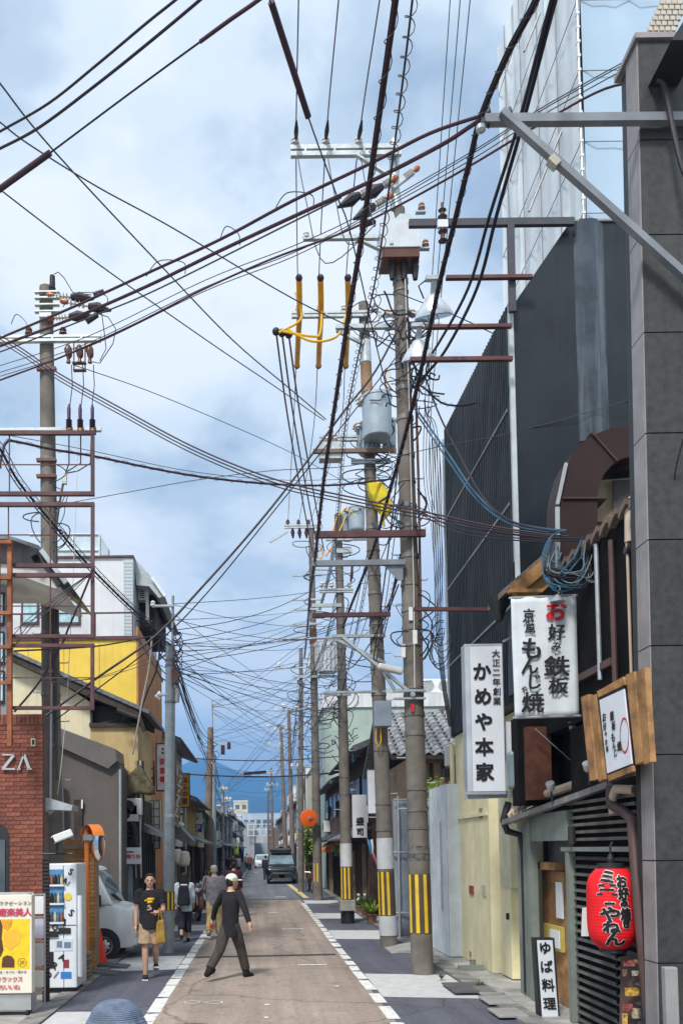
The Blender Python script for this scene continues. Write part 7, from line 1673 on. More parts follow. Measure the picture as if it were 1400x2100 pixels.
b = MB(); ppoly(b, [(252, 1606), (262, 1590), (286, 1566), (300, 1592), (316, 1618), (308, 1630), (284, 1626), (256, 1634)], 19.75, .45); b.build('cover', mat('olive_canvas', (.13, .11, .065), .9, var=.45, scale=6, bump=.6, bscale=9, dirt=.5), T, bevel=.05)
T = thing('shop_awning', 'dark tiled awning with two lamps over the left shop door', 'awning', P(375, 1720, 32))
MB().prism([P(350, 1690, 31), P(366, 1692, 31), P(396, 1724, 31), P(394, 1734, 31), P(350, 1716, 31)][::-1], (0, 1.6, 0)).build('roof', m_tile, T)
for px in (366, 373): MB().sphere(P(px, 1692, 30.9), .09, 10, 7).build('lamp', m_white, T, smooth=True)
for i, (px, lb) in enumerate(((363, 'left'), (377, 'right'))):
 c = P(px, 1757 + 4 * i, 30.2); T = thing('white_lantern', lb + ' white paper lantern under the left awning', 'lantern', c, group='white lanterns')
 MB().lathe(c, [(.1, -.27), (.19, -.2), (.22, 0), (.19, .2), (.1, .27)], 18).build('shade', m_shoji, T, smooth=True); MB().lathe(c + Vector((0, 0, .27)), [(.11, 0), (.11, .05)], 14).build('ring', m_black, T)
T = thing('bracket_frame', 'maroon pipe bracket frame left of the clinic sign', 'bracket', P(318, 1630, 24))
b = MB(); b.bar(P(316, 1560, 24), P(316, 1630, 24), .06); b.bar(P(268, 1596, 24), P(316, 1596, 24), .05); b.bar(P(292, 1628, 24), P(318, 1628, 24), .05); b.bar(P(292, 1592, 24), P(318, 1572, 24), .03); b.build('pipe', m_maroon, T)
T = thing('orange_disc_mirror', 'round orange back of a traffic mirror on the fourth pole', 'traffic mirror', P(634, 1678, 35.2))
c = P(633, 1678, 35.1); ax = Vector((.25, -1, 0)).normalized()
MB().lathe(c, [(.36, 0), (.36, .02), (.30, .04), (.16, .06), (.05, .07)], 28, ax).build('back', mat('mirror_orange', (.82, .13, .01), .45, var=.06), T, smooth=True)
MB().lathe(c + ax * .06, [(.07, 0), (.06, .06)], 12, ax).build('hub', m_alu, T); MB().bar(c + ax * .1, c + Vector((.35, .1, 0)), .05).build('arm', m_alu, T)
MB().lathe(c - ax * .04, [(.36, 0), (.36, .03)], 28, ax).build('mirror', mat('mirror_glass', (.7, .7, .7)), T)
T = thing('orange_awning', 'orange striped awning with white rounded end over a shop door', 'awning', P(675, 1758, 37))
b = MB(); n_ = 6
for k in range(n_):
 a0, a1 = math.pi / 2 * k / n_, math.pi / 2 * (k + 1) / n_
 pA = [Vector((3.4 - .75 * math.sin(a), 0, 1.95 + .5 * math.cos(a))) for a in (a0, a1)]
 b.add([pA[0] + Vector((0, 36.6, 0)), pA[1] + Vector((0, 36.6, 0)), pA[1] + Vector((0, 39.5, 0)), pA[0] + Vector((0, 39.5, 0))], [(0, 1, 2, 3)])
 b.add([Vector((3.4, 36.6, 1.95)), pA[0] + Vector((0, 36.6, 0)), pA[1] + Vector((0, 36.6, 0))], [(0, 1, 2)])
b.build('canvas', mat('awning_orange', (.62, .20, .06), .8, var=.3, scale=6), T)
T = thing('tricolour_flag', 'rolled blue white and red flag leaning out on the right', 'flag', P(757, 1725, 24.5))
for k, (a, c_, m) in enumerate((((755, 1724), (760, 1752), 'b'), ((762, 1722), (764, 1752), 'w'), ((764, 1750), (774, 1778), 'r'))):
 mm = {'b': mat('flag_blue', (.05, .30, .65), .8), 'w': m_white, 'r': mat('flag_pink', (.62, .16, .22), .8)}[m]
 MB().tube([P(*a, 24.5), P((a[0] + c_[0]) / 2 + 1, (a[1] + c_[1]) / 2, 24.48), P(*c_, 24.5)], [.09, .07, .03], 8, sx=.5).build('cloth', mm, T, smooth=True)
MB().tube([P(752, 1718, 24.55), P(778, 1790, 24.55)], .012, 6).build('staff', m_alu, T)
m_leaf = mat('leaf_green', (.075, .17, .03), .6, var=.5, scale=5); m_leaf2 = mat('leaf_yellow_green', (.22, .32, .03), .6, var=.4, scale=5); m_stem = mat('stem_brown', (.12, .08, .05), .8); m_pot = mat('clay_pot', (.22, .12, .08), .8, var=.2)
def blades(c, n, ln, seed, m, w_=.02):
 rd = random.Random(seed); b = MB()
 for i in range(n):
  a = rd.uniform(0, 6.28); l = ln * rd.uniform(.6, 1.1); t = rd.uniform(.3, .9); o = Vector((math.cos(a), math.sin(a), 0)); sd_ = Vector((-o.y, o.x, 0)) * w_
  pts = [c + o * (l * t * q) + Vector((0, 0, l * (q - .75 * t * q * q))) for q in (0, .35, .7, 1)]
  for j in range(3):
   k0, k1 = (1, .9, .6, .05)[j], (1, .9, .6, .05)[j + 1]
   b.add([pts[j] - sd_ * k0, pts[j] + sd_ * k0, pts[j + 1] + sd_ * k1, pts[j + 1] - sd_ * k1], [(0, 1, 2, 3)])
 return b
def leaves(c, rx, rz, n, seed, size=.05):
 rd = random.Random(seed); b = MB()
 for i in range(n):
  v = Vector((rd.gauss(0, .5), rd.gauss(0, .5), rd.gauss(0, .5)))
  if v.length > 1.1: v *= 1.1 / v.length
  p = c + Vector((v.x * rx, v.y * rx, v.z * rz)); u = Vector((rd.uniform(-1, 1), rd.uniform(-1, 1), rd.uniform(-.5, .5))).normalized(); w_ = u.orthogonal().normalized(); s_ = size * rd.uniform(.6, 1.3)
  b.add([p - u * s_, p + w_ * s_ * .5, p + u * s_, p - w_ * s_ * .5], [(0, 1, 2, 3)])
 return b
for i, (px, py, lb, n, ln, m) in enumerate(((762, 1895, 'spiky green potted plant at the foot of the second pole', 70, .62, m_leaf2), (750, 1880, 'feathery green potted plant behind the spiky one', 90, .75, m_leaf), (738, 1874, 'small white flowered potted plant left of the feathery one', 50, .4, m_leaf))):
 g = G(px, py); T = thing('potted_plant', lb, 'plant', (g.x, g.y, 0), group='potted plants on the right')
 MB().lathe((g.x, g.y, .02), [(.11, 0), (.15, .22), (.17, .24), (.15, .25)], 16).build('pot', m_pot, T, smooth=True)
 blades(Vector((g.x, g.y, .24)), n, ln, 100 + i, m).build('foliage', m, T)
 if i == 2:
  for k in range(5): MB().sphere((g.x + random.uniform(-.15, .15), g.y - .15, .5 + random.uniform(-.1, .15)), .04, 8, 6).build('flower', m_white, T)
g = Vector((fx(633, 1700, 44), 44, 0))
T = thing('street_tree', 'small bright leafy tree below the orange disc', 'tree', g)
MB().tube([g, g + Vector((.05, 0, 1.2)), g + Vector((-.05, 0, 2.4)), g + Vector((.02, 0, 3.2))], [.07, .06, .045, .02], 8).build('trunk', m_stem, T, smooth=True)
for k in range(6):
 a = k * 1.05; MB().tube([g + Vector((0, 0, 1.7 + k * .2)), g + Vector((.3 * math.cos(a), .3 * math.sin(a), 2.1 + k * .22))], [.03, .012], 6).build('limb', m_stem, T)
leaves(g + Vector((0, 0, 2.55)), .55, 1.15, 900, 7, .085).build('crown', m_leaf2, T); leaves(g + Vector((.1, .2, 2.0)), .5, .8, 400, 8, .08).build('crown', m_leaf, T)
c = P(893, 1615, 19); T = thing('balcony_plant', 'small bright green shrub peeping over the hoarding', 'plant', c); leaves(c, .3, .22, 350, 9, .05).build('foliage', m_leaf2, T); MB().lathe(c - Vector((0, 0, .45)), [(.12, 0), (.16, .3)], 12).build('pot', m_pot, T)
T = thing('meter_cluster', 'pinkish pipes and boxes above the hoarding beside the yellow wall', 'pipes', P(915, 1560, 17.2))
for k in range(4): MB().tube(spline([P(905 + 3 * k, 1620, 17.2), P(908 + 4 * k, 1600 - 4 * k, 17.2), P(922, 1596 - 5 * k, 17.2), P(926, 1560, 17.2)], 4), .025, 6).build('pipe', mat('pink_pipe', (.35, .18, .17), .5), T)
b = MB(); pbox(b, 914, 1530, 926, 1570, 17.1, .15); b.build('box', m_plate, T); b = MB(); pbox(b, 910, 1576, 924, 1592, 17.05, .15); b.build('box', m_black, T)
for i, (px, py, lb) in enumerate(((683, 1858, 'grey kerb ramp boards in front of the brown townhouse'), (825, 1950, 'flat pale slabs at the foot of the second pole'))):
 g = G(px, py); b = MB(); b.hexa([g + Vector(v) for v in ((-.3, -.5, .01), (.4, -.5, .01), (.4, .6, .01), (-.3, .6, .01))], [g + Vector(v) for v in ((-.28, -.48, .03), (.38, -.48, .13), (.38, .58, .13), (-.28, .58, .03))]); tag(b.build('kerb_ramp', m_ramp if i == 0 else m_conc, loc=g), lb, 'ramp')
# ================================================================== vehicles (local space: front at y = 0 looking to -Y, length along +Y)
m_silver = mat('silver_paint', (.66, .70, .73), .25, .12, var=.03)
m_blackpaint = mat('black_paint', (.014, .016, .020), .18, .2, var=0, spec=.7)
m_chrome = mat('chrome', (.62, .64, .66), .12, .9, var=0)
m_wind = mat('windscreen', (.16, .23, .27), .05, var=.2, scale=2, spec=.9)
m_headl = mat('headlamp', (.66, .70, .72), .12, .1, var=.15, scale=12)
def vehicle(name, label, loc, rz, w, L_, belt, roof, hood, cowl, wtop, paint, wheel_r=.27, front_z=.9, axle=(.62, None), kind='van'):
 T = thing(name, label, 'car', loc, rz); hw = w / 2
 def B(mb, nm, m, par=T, **k): return mb.build(nm, m, par, world=False, **k)
 secs = [(0.0, .86, .32, front_z - .22), (.05, .96, .24, front_z - .08), (.18, 1.0, .22, front_z), (hood, 1.0, .22, belt), (L_ - .25, 1.0, .24, belt), (L_, .95, .3, belt - .1)]
 b = MB(); rg = []
 for y, k, z0, z1 in secs:
  c_ = .06; rg.append([(-hw * k + .03, y, z0), (hw * k - .03, y, z0), (hw * k, y, z0 + c_), (hw * k, y, z1 - c_ * 2), (hw * k - .04, y, z1 - .02), (hw * k - .12, y, z1), (-hw * k + .12, y, z1), (-hw * k + .04, y, z1 - .02), (-hw * k, y, z1 - c_ * 2), (-hw * k, y, z0 + c_)])
 n = 10; b.add([p for r_ in rg for p in r_], [(i * n + j, i * n + (j + 1) % n, (i + 1) * n + (j + 1) % n, (i + 1) * n + j) for i in range(len(rg) - 1) for j in range(n)] + [tuple(reversed(range(n))), tuple(range((len(rg) - 1) * n, len(rg) * n))])
 body = B(b, 'body', paint, smooth=True, bevel=.02)
 tw = hw - .12; b = MB(); y0, y1, y2, y3 = cowl, wtop, L_ - .18, L_ - .04; bw_ = hw - .012
 low = [(-bw_, y0, belt - .03), (bw_, y0, belt - .03), (bw_, y3, belt - .03), (-bw_, y3, belt - .03)]; top = [(-tw, y1, roof - .03), (tw, y1, roof - .03), (tw, y2, roof - .03), (-tw, y2, roof - .03)]
 b.hexa(low, top); cab = B(b, 'cabin', paint, bevel=.05)
 b = MB(); b.hexa([(-tw, y1 + .01, roof - .035), (tw, y1 + .01, roof - .035), (tw, y2, roof - .035), (-tw, y2, roof - .035)], [(-tw + .12, y1 + .2, roof + .02), (tw - .12, y1 + .2, roof + .02), (tw - .12, y2 - .15, roof + .02), (-tw + .12, y2 - .15, roof + .02)]); B(b, 'roof', paint, bevel=.02)
 def lerp4(a, b_, c_, d_, u, v): return (Vector(a) * (1 - u) + Vector(b_) * u) * (1 - v) + (Vector(d_) * (1 - u) + Vector(c_) * u) * v
 def pane(q, u0, u1, v0, v1, nm, m, off):
  pts = [lerp4(*q, u, v) + Vector(off) for u, v in ((u0, v0), (u1, v0), (u1, v1), (u0, v1))]; mb = MB(); mb.add(pts, [(0, 1, 2, 3)]); o = B(mb, nm, m); o.modifiers.new('s', 'SOLIDIFY').thickness = .012; return o
 pane((low[0], low[1], top[1], top[0]), .05, .95, .12, .92, 'windscreen', m_wind, (0, -.012, .006))
 for s, q in ((-1, (low[0], low[3], top[3], top[0])), (1, (low[1], low[2], top[2], top[1]))):
  for a, c_ in ((.07, .30), (.34, .62), (.66, .95)): pane(q, a, c_, .16, .88, 'side_window', m_glass, (s * .012, 0, .004))
  b = MB(); b.cbox((s * (hw + .09), cowl + .28, belt + .08), (.14, .10, .24)); mo = B(b, 'wing_mirror', m_black, bevel=.03)
  b = MB()
  for yy in (hood + .28, hood + 1.25): b.cbox((s * (hw + .001), yy, (belt + .3) / 2 + .1), (.008, .012, belt - .42))
  b.cbox((s * (hw + .001), (hood + L_) / 2, belt - .02), (.01, L_ - hood - .3, .014)); B(b, 'door_seam', m_black)
  b = MB(); b.cbox((s * (hw + .012), hood + 1.12, belt - .12), (.03, .16, .035)); B(b, 'door_handle', paint)
  hl = MB(); hl.hexa([(s * hw * .98, .10, front_z - .38), (s * hw * .55, -.005, front_z - .36), (s * hw * .55, .06, front_z - .12), (s * hw * 1.0, .2, front_z - .06)], [(s * hw * .9, .2, front_z - .38), (s * hw * .5, .2, front_z - .36), (s * hw * .5, .2, front_z - .12), (s * hw * .92, .3, front_z - .06)]); B(hl, 'headlight', m_headl, bevel=.01)
  for yy in (axle[0], L_ - .62):
   c = Vector((s * (hw - .09), yy, wheel_r)); b = MB(); b.lathe(c + Vector((s * -.06, 0, 0)), [(wheel_r * .62, 0), (wheel_r, .02), (wheel_r, .13), (wheel_r * .9, .16), (wheel_r * .62, .155)], 26, (s, 0, 0)); wh = B(b, 'wheel', m_rubber, smooth=True)
   b = MB(); b.lathe(c + Vector((s * .09, 0, 0)), [(wheel_r * .64, 0), (wheel_r * .62, .012), (wheel_r * .55, 0), (wheel_r * .3, .02), (wheel_r * .12, .03)], 22, (s, 0, 0)); rm_ = B(b, 'rim', m_alu, wh, smooth=True)
   for k in range(8):
    a = k * math.pi / 4; b = MB(); b.cbox(c + Vector((s * .108, math.cos(a) * wheel_r * .42, math.sin(a) * wheel_r * .42)), (.01, .035, .035)); B(b, 'rim_hole', m_black, wh)
   b = MB(); b.lathe(c + Vector((s * .045, 0, .015)), [(wheel_r * 1.18, 0), (wheel_r * 1.18, .052)], 28, (s, 0, 0)); B(b, 'wheel_arch', m_black)
 b = MB(); b.cbox((0, -.02, .47), (.34, .02, .17)); B(b, 'number_plate', m_signface if paint is m_silver else m_cream)
 b = MB(); b.cbox((0, .0, front_z - .42), (w * .5, .05, .10)); B(b, 'grille', m_black)
 b = MB(); b.cbox((0, .02, .33), (w * .9, .09, .12)); B(b, 'bumper', paint, bevel=.02)
 b = MB()
 for s in (-1, 1): b.bar((s * .1, y0 - .02, belt + .03), (s * .1 - .35 * 1, y0 + .1, belt + .2), .02)
 B(b, 'wiper', m_black)
 return T, B
g = P(285, 1965, 17.0)
T, B = vehicle('parked_van', 'silver kei van parked in the gap on the left, nose to the street', (fx(281, 1900, 17.3), 17.74, .012), R(90), 1.475, 3.39, 1.06, 1.80, .42, .40, .78, m_silver, .275, 1.0, (.60, None))
b = MB(); b.cbox((.7375 + .004, .82, .86), (.01, .07, .03)); b.cbox((-.7375 - .004, .82, .86), (.01, .07, .03)); B(b, 'side_marker', m_ycov)
g = G(578, 1813)
T, B = vehicle('parked_minivan', 'black minivan with roof box facing the camera down the street', (fx(578, 1800, 53), 53, .005), 0, 1.74, 4.6, 1.12, 1.84, .95, .72, 1.55, m_blackpaint, .32, 1.02, (.85, None))
b = MB(); b.cbox((0, 2.2, 2.02), (1.3, 1.9, .28)); B(b, 'roof_box', m_black, bevel=.09)
b = MB()
for s in (-1, 1):
 b.bar((s * .82, -.02, .38), (s * .55, -.04, .66), .035);
b.bar((-.56, -.04, .66), (.56, -.04, .66), .03); b.bar((-.6, -.05, .30), (.6, -.05, .30), .03); B(b, 'chrome_trim', m_chrome)
b = MB(); b.cbox((0, -.015, .48), (1.1, .03, .26)); B(b, 'lower_grille', m_black)
T, B = vehicle('far_car', 'white car coming far behind the black minivan', (fx(538, 1770, 98), 98, .005), 0, 1.7, 4.2, .9, 1.5, 1.0, .9, 1.7, mat('white_car_paint', (.62, .64, .66), .3), .3, .82, (.8, None))
def torus(c, r, t, ax=(1, 0, 0), n=20): return [Vector(c) + Vector((0, math.cos(2 * math.pi * k / n) * r, math.sin(2 * math.pi * k / n) * r)) for k in range(n + 1)]
def scooter(label, loc, rz, col, grp='parked motor scooters'):
 T = thing('motor_scooter', label, 'scooter', loc, rz, group=grp)
 def B(mb, nm, m, par=T, **k): return mb.build(nm, m, par, world=False, **k)
 for y in (-.6, .6):
  wh = B(MB().tube(torus((0, y, .22), .17, .05), .05, 8, cap=False), 'wheel', m_rubber, smooth=True); B(MB().lathe((-.04, y, .22), [(.13, 0), (.13, .08)], 14, (1, 0, 0)), 'rim', m_alu, wh)
 m = mat('scooter_' + col[0], col[1], .3, var=.05)
 B(MB().hexa([(-.16, .1, .28), (.16, .1, .28), (.18, .85, .36), (-.18, .85, .36)], [(-.13, .12, .7), (.13, .12, .7), (.15, .92, .74), (-.15, .92, .74)]), 'rear_body', m, bevel=.05)
 B(MB().hexa([(-.15, -.5, .26), (.15, -.5, .26), (.15, .15, .26), (-.15, .15, .26)], [(-.14, -.45, .32), (.14, -.45, .32), (.14, .15, .32), (-.14, .15, .32)]), 'foot_board', m_black)
 B(MB().hexa([(-.2, -.52, .3), (.2, -.52, .3), (.17, -.42, .3), (-.17, -.42, .3)], [(-.2, -.42, .92), (.2, -.42, .92), (.17, -.34, .92), (-.17, -.34, .92)]), 'leg_shield', m, bevel=.03)
 B(MB().cbox((0, .5, .78), (.28, .72, .1)), 'seat', m_black, bevel=.04)
 B(MB().tube([(0, -.58, .25), (0, -.46, .6), (0, -.36, 1.0)], .03, 8), 'fork', m_steel); B(MB().tube([(-.32, -.28, 1.02), (-.1, -.36, 1.0), (.1, -.36, 1.0), (.32, -.28, 1.02)], .018, 8), 'handlebar', m_black)
 for s in (-1, 1):
  B(MB().tube([(s * .22, -.32, 1.02), (s * .28, -.34, 1.18)], .008, 6), 'mirror_stem', m_black); B(MB().sphere((s * .29, -.34, 1.22), (.06, .02, .045), 10, 7), 'mirror', m_black)
 B(MB().sphere((0, -.46, .9), (.1, .06, .07), 12, 8), 'headlamp', m_headl, smooth=True); B(MB().tube([(0, -.78, .3), (0, -.66, .42), (0, -.5, .42)], .07, 8, sx=1), 'mudguard', m)
scooter('white scooter parked at the left kerb behind the woman with the backpack', G(404, 1862), R(25), ('white', (.6, .62, .64)))
scooter('dark maroon scooter parked beside the grey haired man', G(396, 1886), R(20), ('maroon', (.10, .03, .03)))
scooter('black scooter parked farther along the left kerb', G(440, 1838), R(15), ('black', (.02, .02, .025)))
T = thing('bicycle', 'dark bicycle with a basket leaning beside the fourth pole', 'bicycle', G(634, 1830), R(8))
def B(mb, nm, m, par=None, **k): return mb.build(nm, m, par or T, world=False, **k)
for y in (-.52, .52):
 wh = B(MB().tube(torus((0, y, .34), .33, .02), .018, 6, cap=False), 'wheel', m_rubber)
 for k in range(6): a = k * math.pi / 6; B(MB().tube([(0, y + math.cos(a) * .32, .34 + math.sin(a) * .32), (0, y - math.cos(a) * .32, .34 - math.sin(a) * .32)], .003, 4), 'spoke', m_alu, wh)
for a, c in (((0, -.52, .34), (0, -.38, .92)), ((0, -.42, .75), (0, .1, .3)), ((0, .1, .3), (0, .22, .8)), ((0, .52, .34), (0, .1, .3)), ((0, .52, .34), (0, .2, .7)), ((0, -.4, .85), (0, .2, .7))): B(MB().tube([a, c], .016, 6), 'frame_tube', m_black)
B(MB().tube([(-.26, -.25, 1.0), (0, -.36, .98), (.26, -.25, 1.0)], .012, 6), 'handlebar', m_alu); B(MB().sphere((0, .24, .84), (.09, .13, .04), 10, 7), 'saddle', m_black); B(MB().hexa([(-.14, -.75, .68), (.14, -.75, .68), (.14, -.5, .68), (-.14, -.5, .68)], [(-.18, -.82, .92), (.18, -.82, .92), (.18, -.48, .92), (-.18, -.48, .92)]), 'basket', mat('basket_rust', (.2, .08, .05), .7))
# ================================================================== people (local space: facing -Y)
m_skin = mat('skin', (.55, .33, .23), .6, var=.08, scale=20); m_hairk = mat('black_hair', (.012, .010, .010), .5, var=.3, scale=60, bump=.6, bscale=90); m_hairg = mat('grey_hair', (.38, .37, .36), .6, var=.3, scale=60, bump=.6, bscale=90)
def cloth(nm, c, **k): return mat('cloth_' + nm, c, .9, var=.25, scale=9, bump=.9, bscale=9, **k)
def person(label, loc, rz, h, legs, arms, wear, lean=0.0, twist=0.0, head_turn=0.0, voxel=.009, grip=.5, face=True, hair='short', hairm=None, hw=1.0):
 """legs: ((thigh swing, knee bend), ...) left, right; arms: (swing, spread, elbow bend, inward) left, right"""
 T = thing('person', label, 'person', loc, rz, group='people in the street'); k = h / 1.70
 V = lambda x, y, z: Vector((x * k, y * k, z * k))
 hip_z = .90; pel = V(0, 0, hip_z)
 L1, L2 = .43 * k, .41 * k
 J = {}
 for s, (a, b) in zip((-1, 1), legs):
  hip = pel + V(s * .085 * hw, 0, 0); d1_ = Vector((0, -math.sin(a), -math.cos(a))); kn = hip + d1_ * L1
  an = kn + Vector((0, -math.sin(a - b), -math.cos(a - b))) * L2; J[s] = (hip, kn, an, a - b)
 low = min(J[s][2].z for s in J) - .075 * k
 up = Vector((0, -math.sin(lean), math.cos(lean)))
 chest = pel + up * (.36 * k); neck = pel + up * (.545 * k); head = neck + up * (.145 * k) + V(0, -.02, 0)
 S = {}; tw = Matrix.Rotation(twist, 3, 'Z')
 for s, (sw, sp, be, inn) in zip((-1, 1), arms):
  sh = pel + up * (.49 * k) + tw @ V(s * .185 * hw, 0, 0)
  d1_ = Vector((s * math.sin(sp), -math.sin(sw), -math.cos(sw) * math.cos(sp))).normalized(); el = sh + d1_ * .285 * k
  d2_ = Vector((s * math.sin(sp) * .6 - s * inn, -math.sin(sw + be), -math.cos(sw + be))).normalized(); wr = el + d2_ * .245 * k; S[s] = (sh, el, wr, d2_)
 dz = Vector((0, 0, -low))
 def ell(mb, rings, n=16):
  o = len(mb.v)
  for c, rx, ry in rings:
   for j in range(n):
    t = 2 * math.pi * j / n; q = tw @ Vector((math.cos(t) * rx * k, math.sin(t) * ry * k, 0)); mb.v.append(c + q)
  for i in range(len(rings) - 1):
   for j in range(n): a = o + i * n + j; b_ = o + i * n + (j + 1) % n; mb.f.append((a, b_, b_ + n, a + n)); mb.m.append(0)
  mb.f.append(tuple(o + j for j in reversed(range(n)))); mb.m.append(0); mb.f.append(tuple(o + (len(rings) - 1) * n + j for j in range(n))); mb.m.append(0)
 def limb(mb, pts, rs, n=10):
  q = spline(pts, 4); m_ = len(q); rr = []
  for i in range(m_):
   t = i / (m_ - 1) * (len(rs) - 1); a = int(min(t, len(rs) - 2)); rr.append((rs[a] * (1 - (t - a)) + rs[a + 1] * (t - a)) * k)
  mb.tube(q, rr, n)
 def done(mb, nm, m, vox=voxel, sm=4, remesh=True):
  mb.v = [v + dz for v in mb.v]; o = mb.build(nm, m, T, world=False, smooth=True)
  if remesh:
   r_ = o.modifiers.new('r', 'REMESH'); r_.mode = 'VOXEL'; r_.voxel_size = vox; r_.use_smooth_shade = True
   c_ = o.modifiers.new('s', 'SMOOTH'); c_.iterations = sm; c_.factor = .5
  return o
 b = MB()
 ell(b, [(pel - V(0, 0, .08), .13 * hw, .09), (pel, .155 * hw, .105), (pel + up * .14 * k, .13 * hw, .09), (pel + up * .3 * k, .155 * hw, .10), (pel + up * .44 * k, .165 * hw, .095), (pel + up * .52 * k, .10, .07), (pel + up * .56 * k, .055, .058)])
 limb(b, [neck - up * .03 * k, neck + up * .09 * k], [.056, .052])
 hr = Matrix.Rotation(head_turn, 3, 'Z')
 b.sphere(head + V(0, .012, .03), V(.076, .092, .088), 18, 12); b.sphere(head + hr @ V(0, -.022, -.035), V(.060, .070, .078), 16, 10, rot=hr); b.sphere(head + hr @ V(0, -.055, -.082), V(.032, .028, .03), 10, 8)
 b.sphere(head + hr @ V(0, -.098, -.02), V(.015, .02, .026), 10, 7); b.sphere(head + hr @ V(0, -.085, .022), V(.045, .012, .012), 10, 6)
 for s in (-1, 1): b.sphere(head + hr @ V(s * .078, .012, -.01), V(.012, .024, .034), 8, 7)
 for s in J:
  hip, kn, an, ang = J[s]; limb(b, [hip + V(0, 0, .02), hip.lerp(kn, .5), kn, kn.lerp(an, .35), an, an - V(0, 0, .03)], [.085 * hw, .072, .056, .054, .037, .04]); fd = Vector((0, -math.cos(ang * .5), -math.sin(ang * .5) * .6)).normalized()
  b.sphere(an - V(0, 0, .045) + fd * .06 * k, V(.04, .11, .03), 12, 8)
 for s in S:
  sh, el, wr, d2_ = S[s]; limb(b, [sh - V(s * .03, 0, 0), sh, sh.lerp(el, .5), el, el.lerp(wr, .35), wr], [.055, .058, .046, .038, .036, .026])
  u = d2_.orthogonal().normalized(); side = Vector((0, 1, 0)) - d2_ * d2_.y; side = side.normalized() if side.length > .1 else u; nrm = d2_.cross(side).normalized() * s
  b.sphere(wr + d2_ * .05 * k, V(.028, .040, .05), 10, 8)
  for i in range(4):
   base = wr + d2_ * .085 * k + side * (.026 - .018 * i) * k; ln = (.07, .078, .072, .056)[i] * k; cu = nrm * -ln * grip
   b.tube([base - d2_ * .02 * k, base + d2_ * ln * .45 + cu * .12, base + d2_ * ln * .8 + cu * .5, base + d2_ * ln * .95 + cu * .9], [.0095 * k, .009 * k, .0085 * k, .007 * k], 6)
  tb = wr + d2_ * .035 * k - side * .03 * k; b.tube([tb, tb - side * .03 * k + d2_ * .03 * k, tb - side * .035 * k + d2_ * .062 * k], [.011 * k, .010 * k, .008 * k], 6)
 done(b, 'body', m_skin)
 def top(m, sleeve, hem=.02, loose=1.0, nm='shirt', collar=0):
  b = MB(); g = .014 * loose
  ell(b, [(pel + up * (hem - .10) * k, (.165 + g) * hw, .118 + g), (pel + up * (hem + .0) * k, (.165 + g) * hw, .118 + g), (pel + up * .15 * k, (.15 + g * 1.3) * hw, .108 + g), (pel + up * .3 * k, (.165 + g) * hw, .112 + g), (pel + up * .43 * k, (.178 + g) * hw, .105 + g), (pel + up * .505 * k, .125 + g, .078 + g), (pel + up * .545 * k, .066 + g * .5, .066)])
  for s in S:
   sh, el, wr, d2_ = S[s]
   if sleeve <= 1: pts = [sh - V(s * .05, 0, 0), sh, sh.lerp(el, sleeve)]; rs = [.07, .074, .066 + .008 * loose]
   else: pts = [sh - V(s * .05, 0, 0), sh, sh.lerp(el, .5), el, el.lerp(wr, sleeve - 1)]; rs = [.068, .07, .06, .053, .044]
   limb(b, pts, rs)
  return done(b, nm, m, voxel * 1.15, 3)
 def bottom(m, leng, loose=1.0, nm='trousers', cuff=.0):
  b = MB(); ell(b, [(pel - V(0, 0, .12), .12 * hw, .10), (pel - V(0, 0, .04), .165 * hw, .125), (pel + up * .08 * k, .150 * hw, .112)])
  for s in J:
   hip, kn, an, ang = J[s]; g = .012 * loose
   if leng <= 1: pts = [hip + V(0, 0, .03), hip.lerp(kn, leng * .5), hip.lerp(kn, leng)]; rs = [.098 * hw, .09 + g, .085 + g * 1.6]
   else: pts = [hip + V(0, 0, .03), hip.lerp(kn, .5), kn, kn.lerp(an, (leng - 1) * .5), kn.lerp(an, leng - 1)]; rs = [.097 * hw, .084 + g, .068 + g, .064 + g, .058 + g + cuff]
   limb(b, pts, rs, 12)
  return done(b, nm, m, voxel * 1.15, 3)
 def shoes(m, sole=None, high=.0):
  for s in J:
   hip, kn, an, ang = J[s]; fd = Vector((0, -math.cos(ang * .6), -math.sin(ang * .6) * .7)).normalized(); upv = Vector((0, -fd.z, -fd.y * -1 * -1)); b = MB()
   M_ = Matrix.Rotation(math.atan2(-fd.z, -fd.y) * 1, 3, 'X')
   c = an - V(0, 0, .04)
   b.sphere(c + fd * .055 * k, V(.052, .13, .042), 14, 8, rot=M_); b.sphere(c - fd * .02 * k + V(0, 0, .01), V(.048, .07, .055), 12, 8, rot=M_)
   if high: limb(b, [an - V(0, 0, .02), an.lerp(kn, high)], [.058, .066])
   o = done(b, 'shoe', m, .009, 2)
   if sole: q = MB(); q.cbox(c + fd * .045 * k - V(0, 0, .033), V(.095, .27, .022), rot=M_); done(q, 'sole', sole, remesh=False)
 ctx = dict(T=T, k=k, V=V, pel=pel, up=up, neck=neck, head=head, J=J, S=S, dz=dz, hr=hr, done=done, top=top, bottom=bottom, shoes=shoes, limb=limb, tw=tw)
 hm_ = hairm or m_hairk
 b = MB()
 if hair == 'short': b.sphere(head + V(0, .026, .054), V(.084, .092, .074), 18, 11); b.sphere(head + V(0, .05, .0), V(.074, .058, .08), 14, 9); b.sphere(head + hr @ V(0, -.025, .098), V(.062, .046, .028), 14, 8, rot=hr)
 if hair == 'long': b.sphere(head + V(0, .02, .045), V(.092, .10, .08), 18, 11); ell(b, [(head + V(0, .04, -.22), .10, .06), (head + V(0, .04, -.1), .108, .075), (head + V(0, .025, .03), .095, .09)])
 if b.v: done(b, 'hair', hm_, .010, 2)
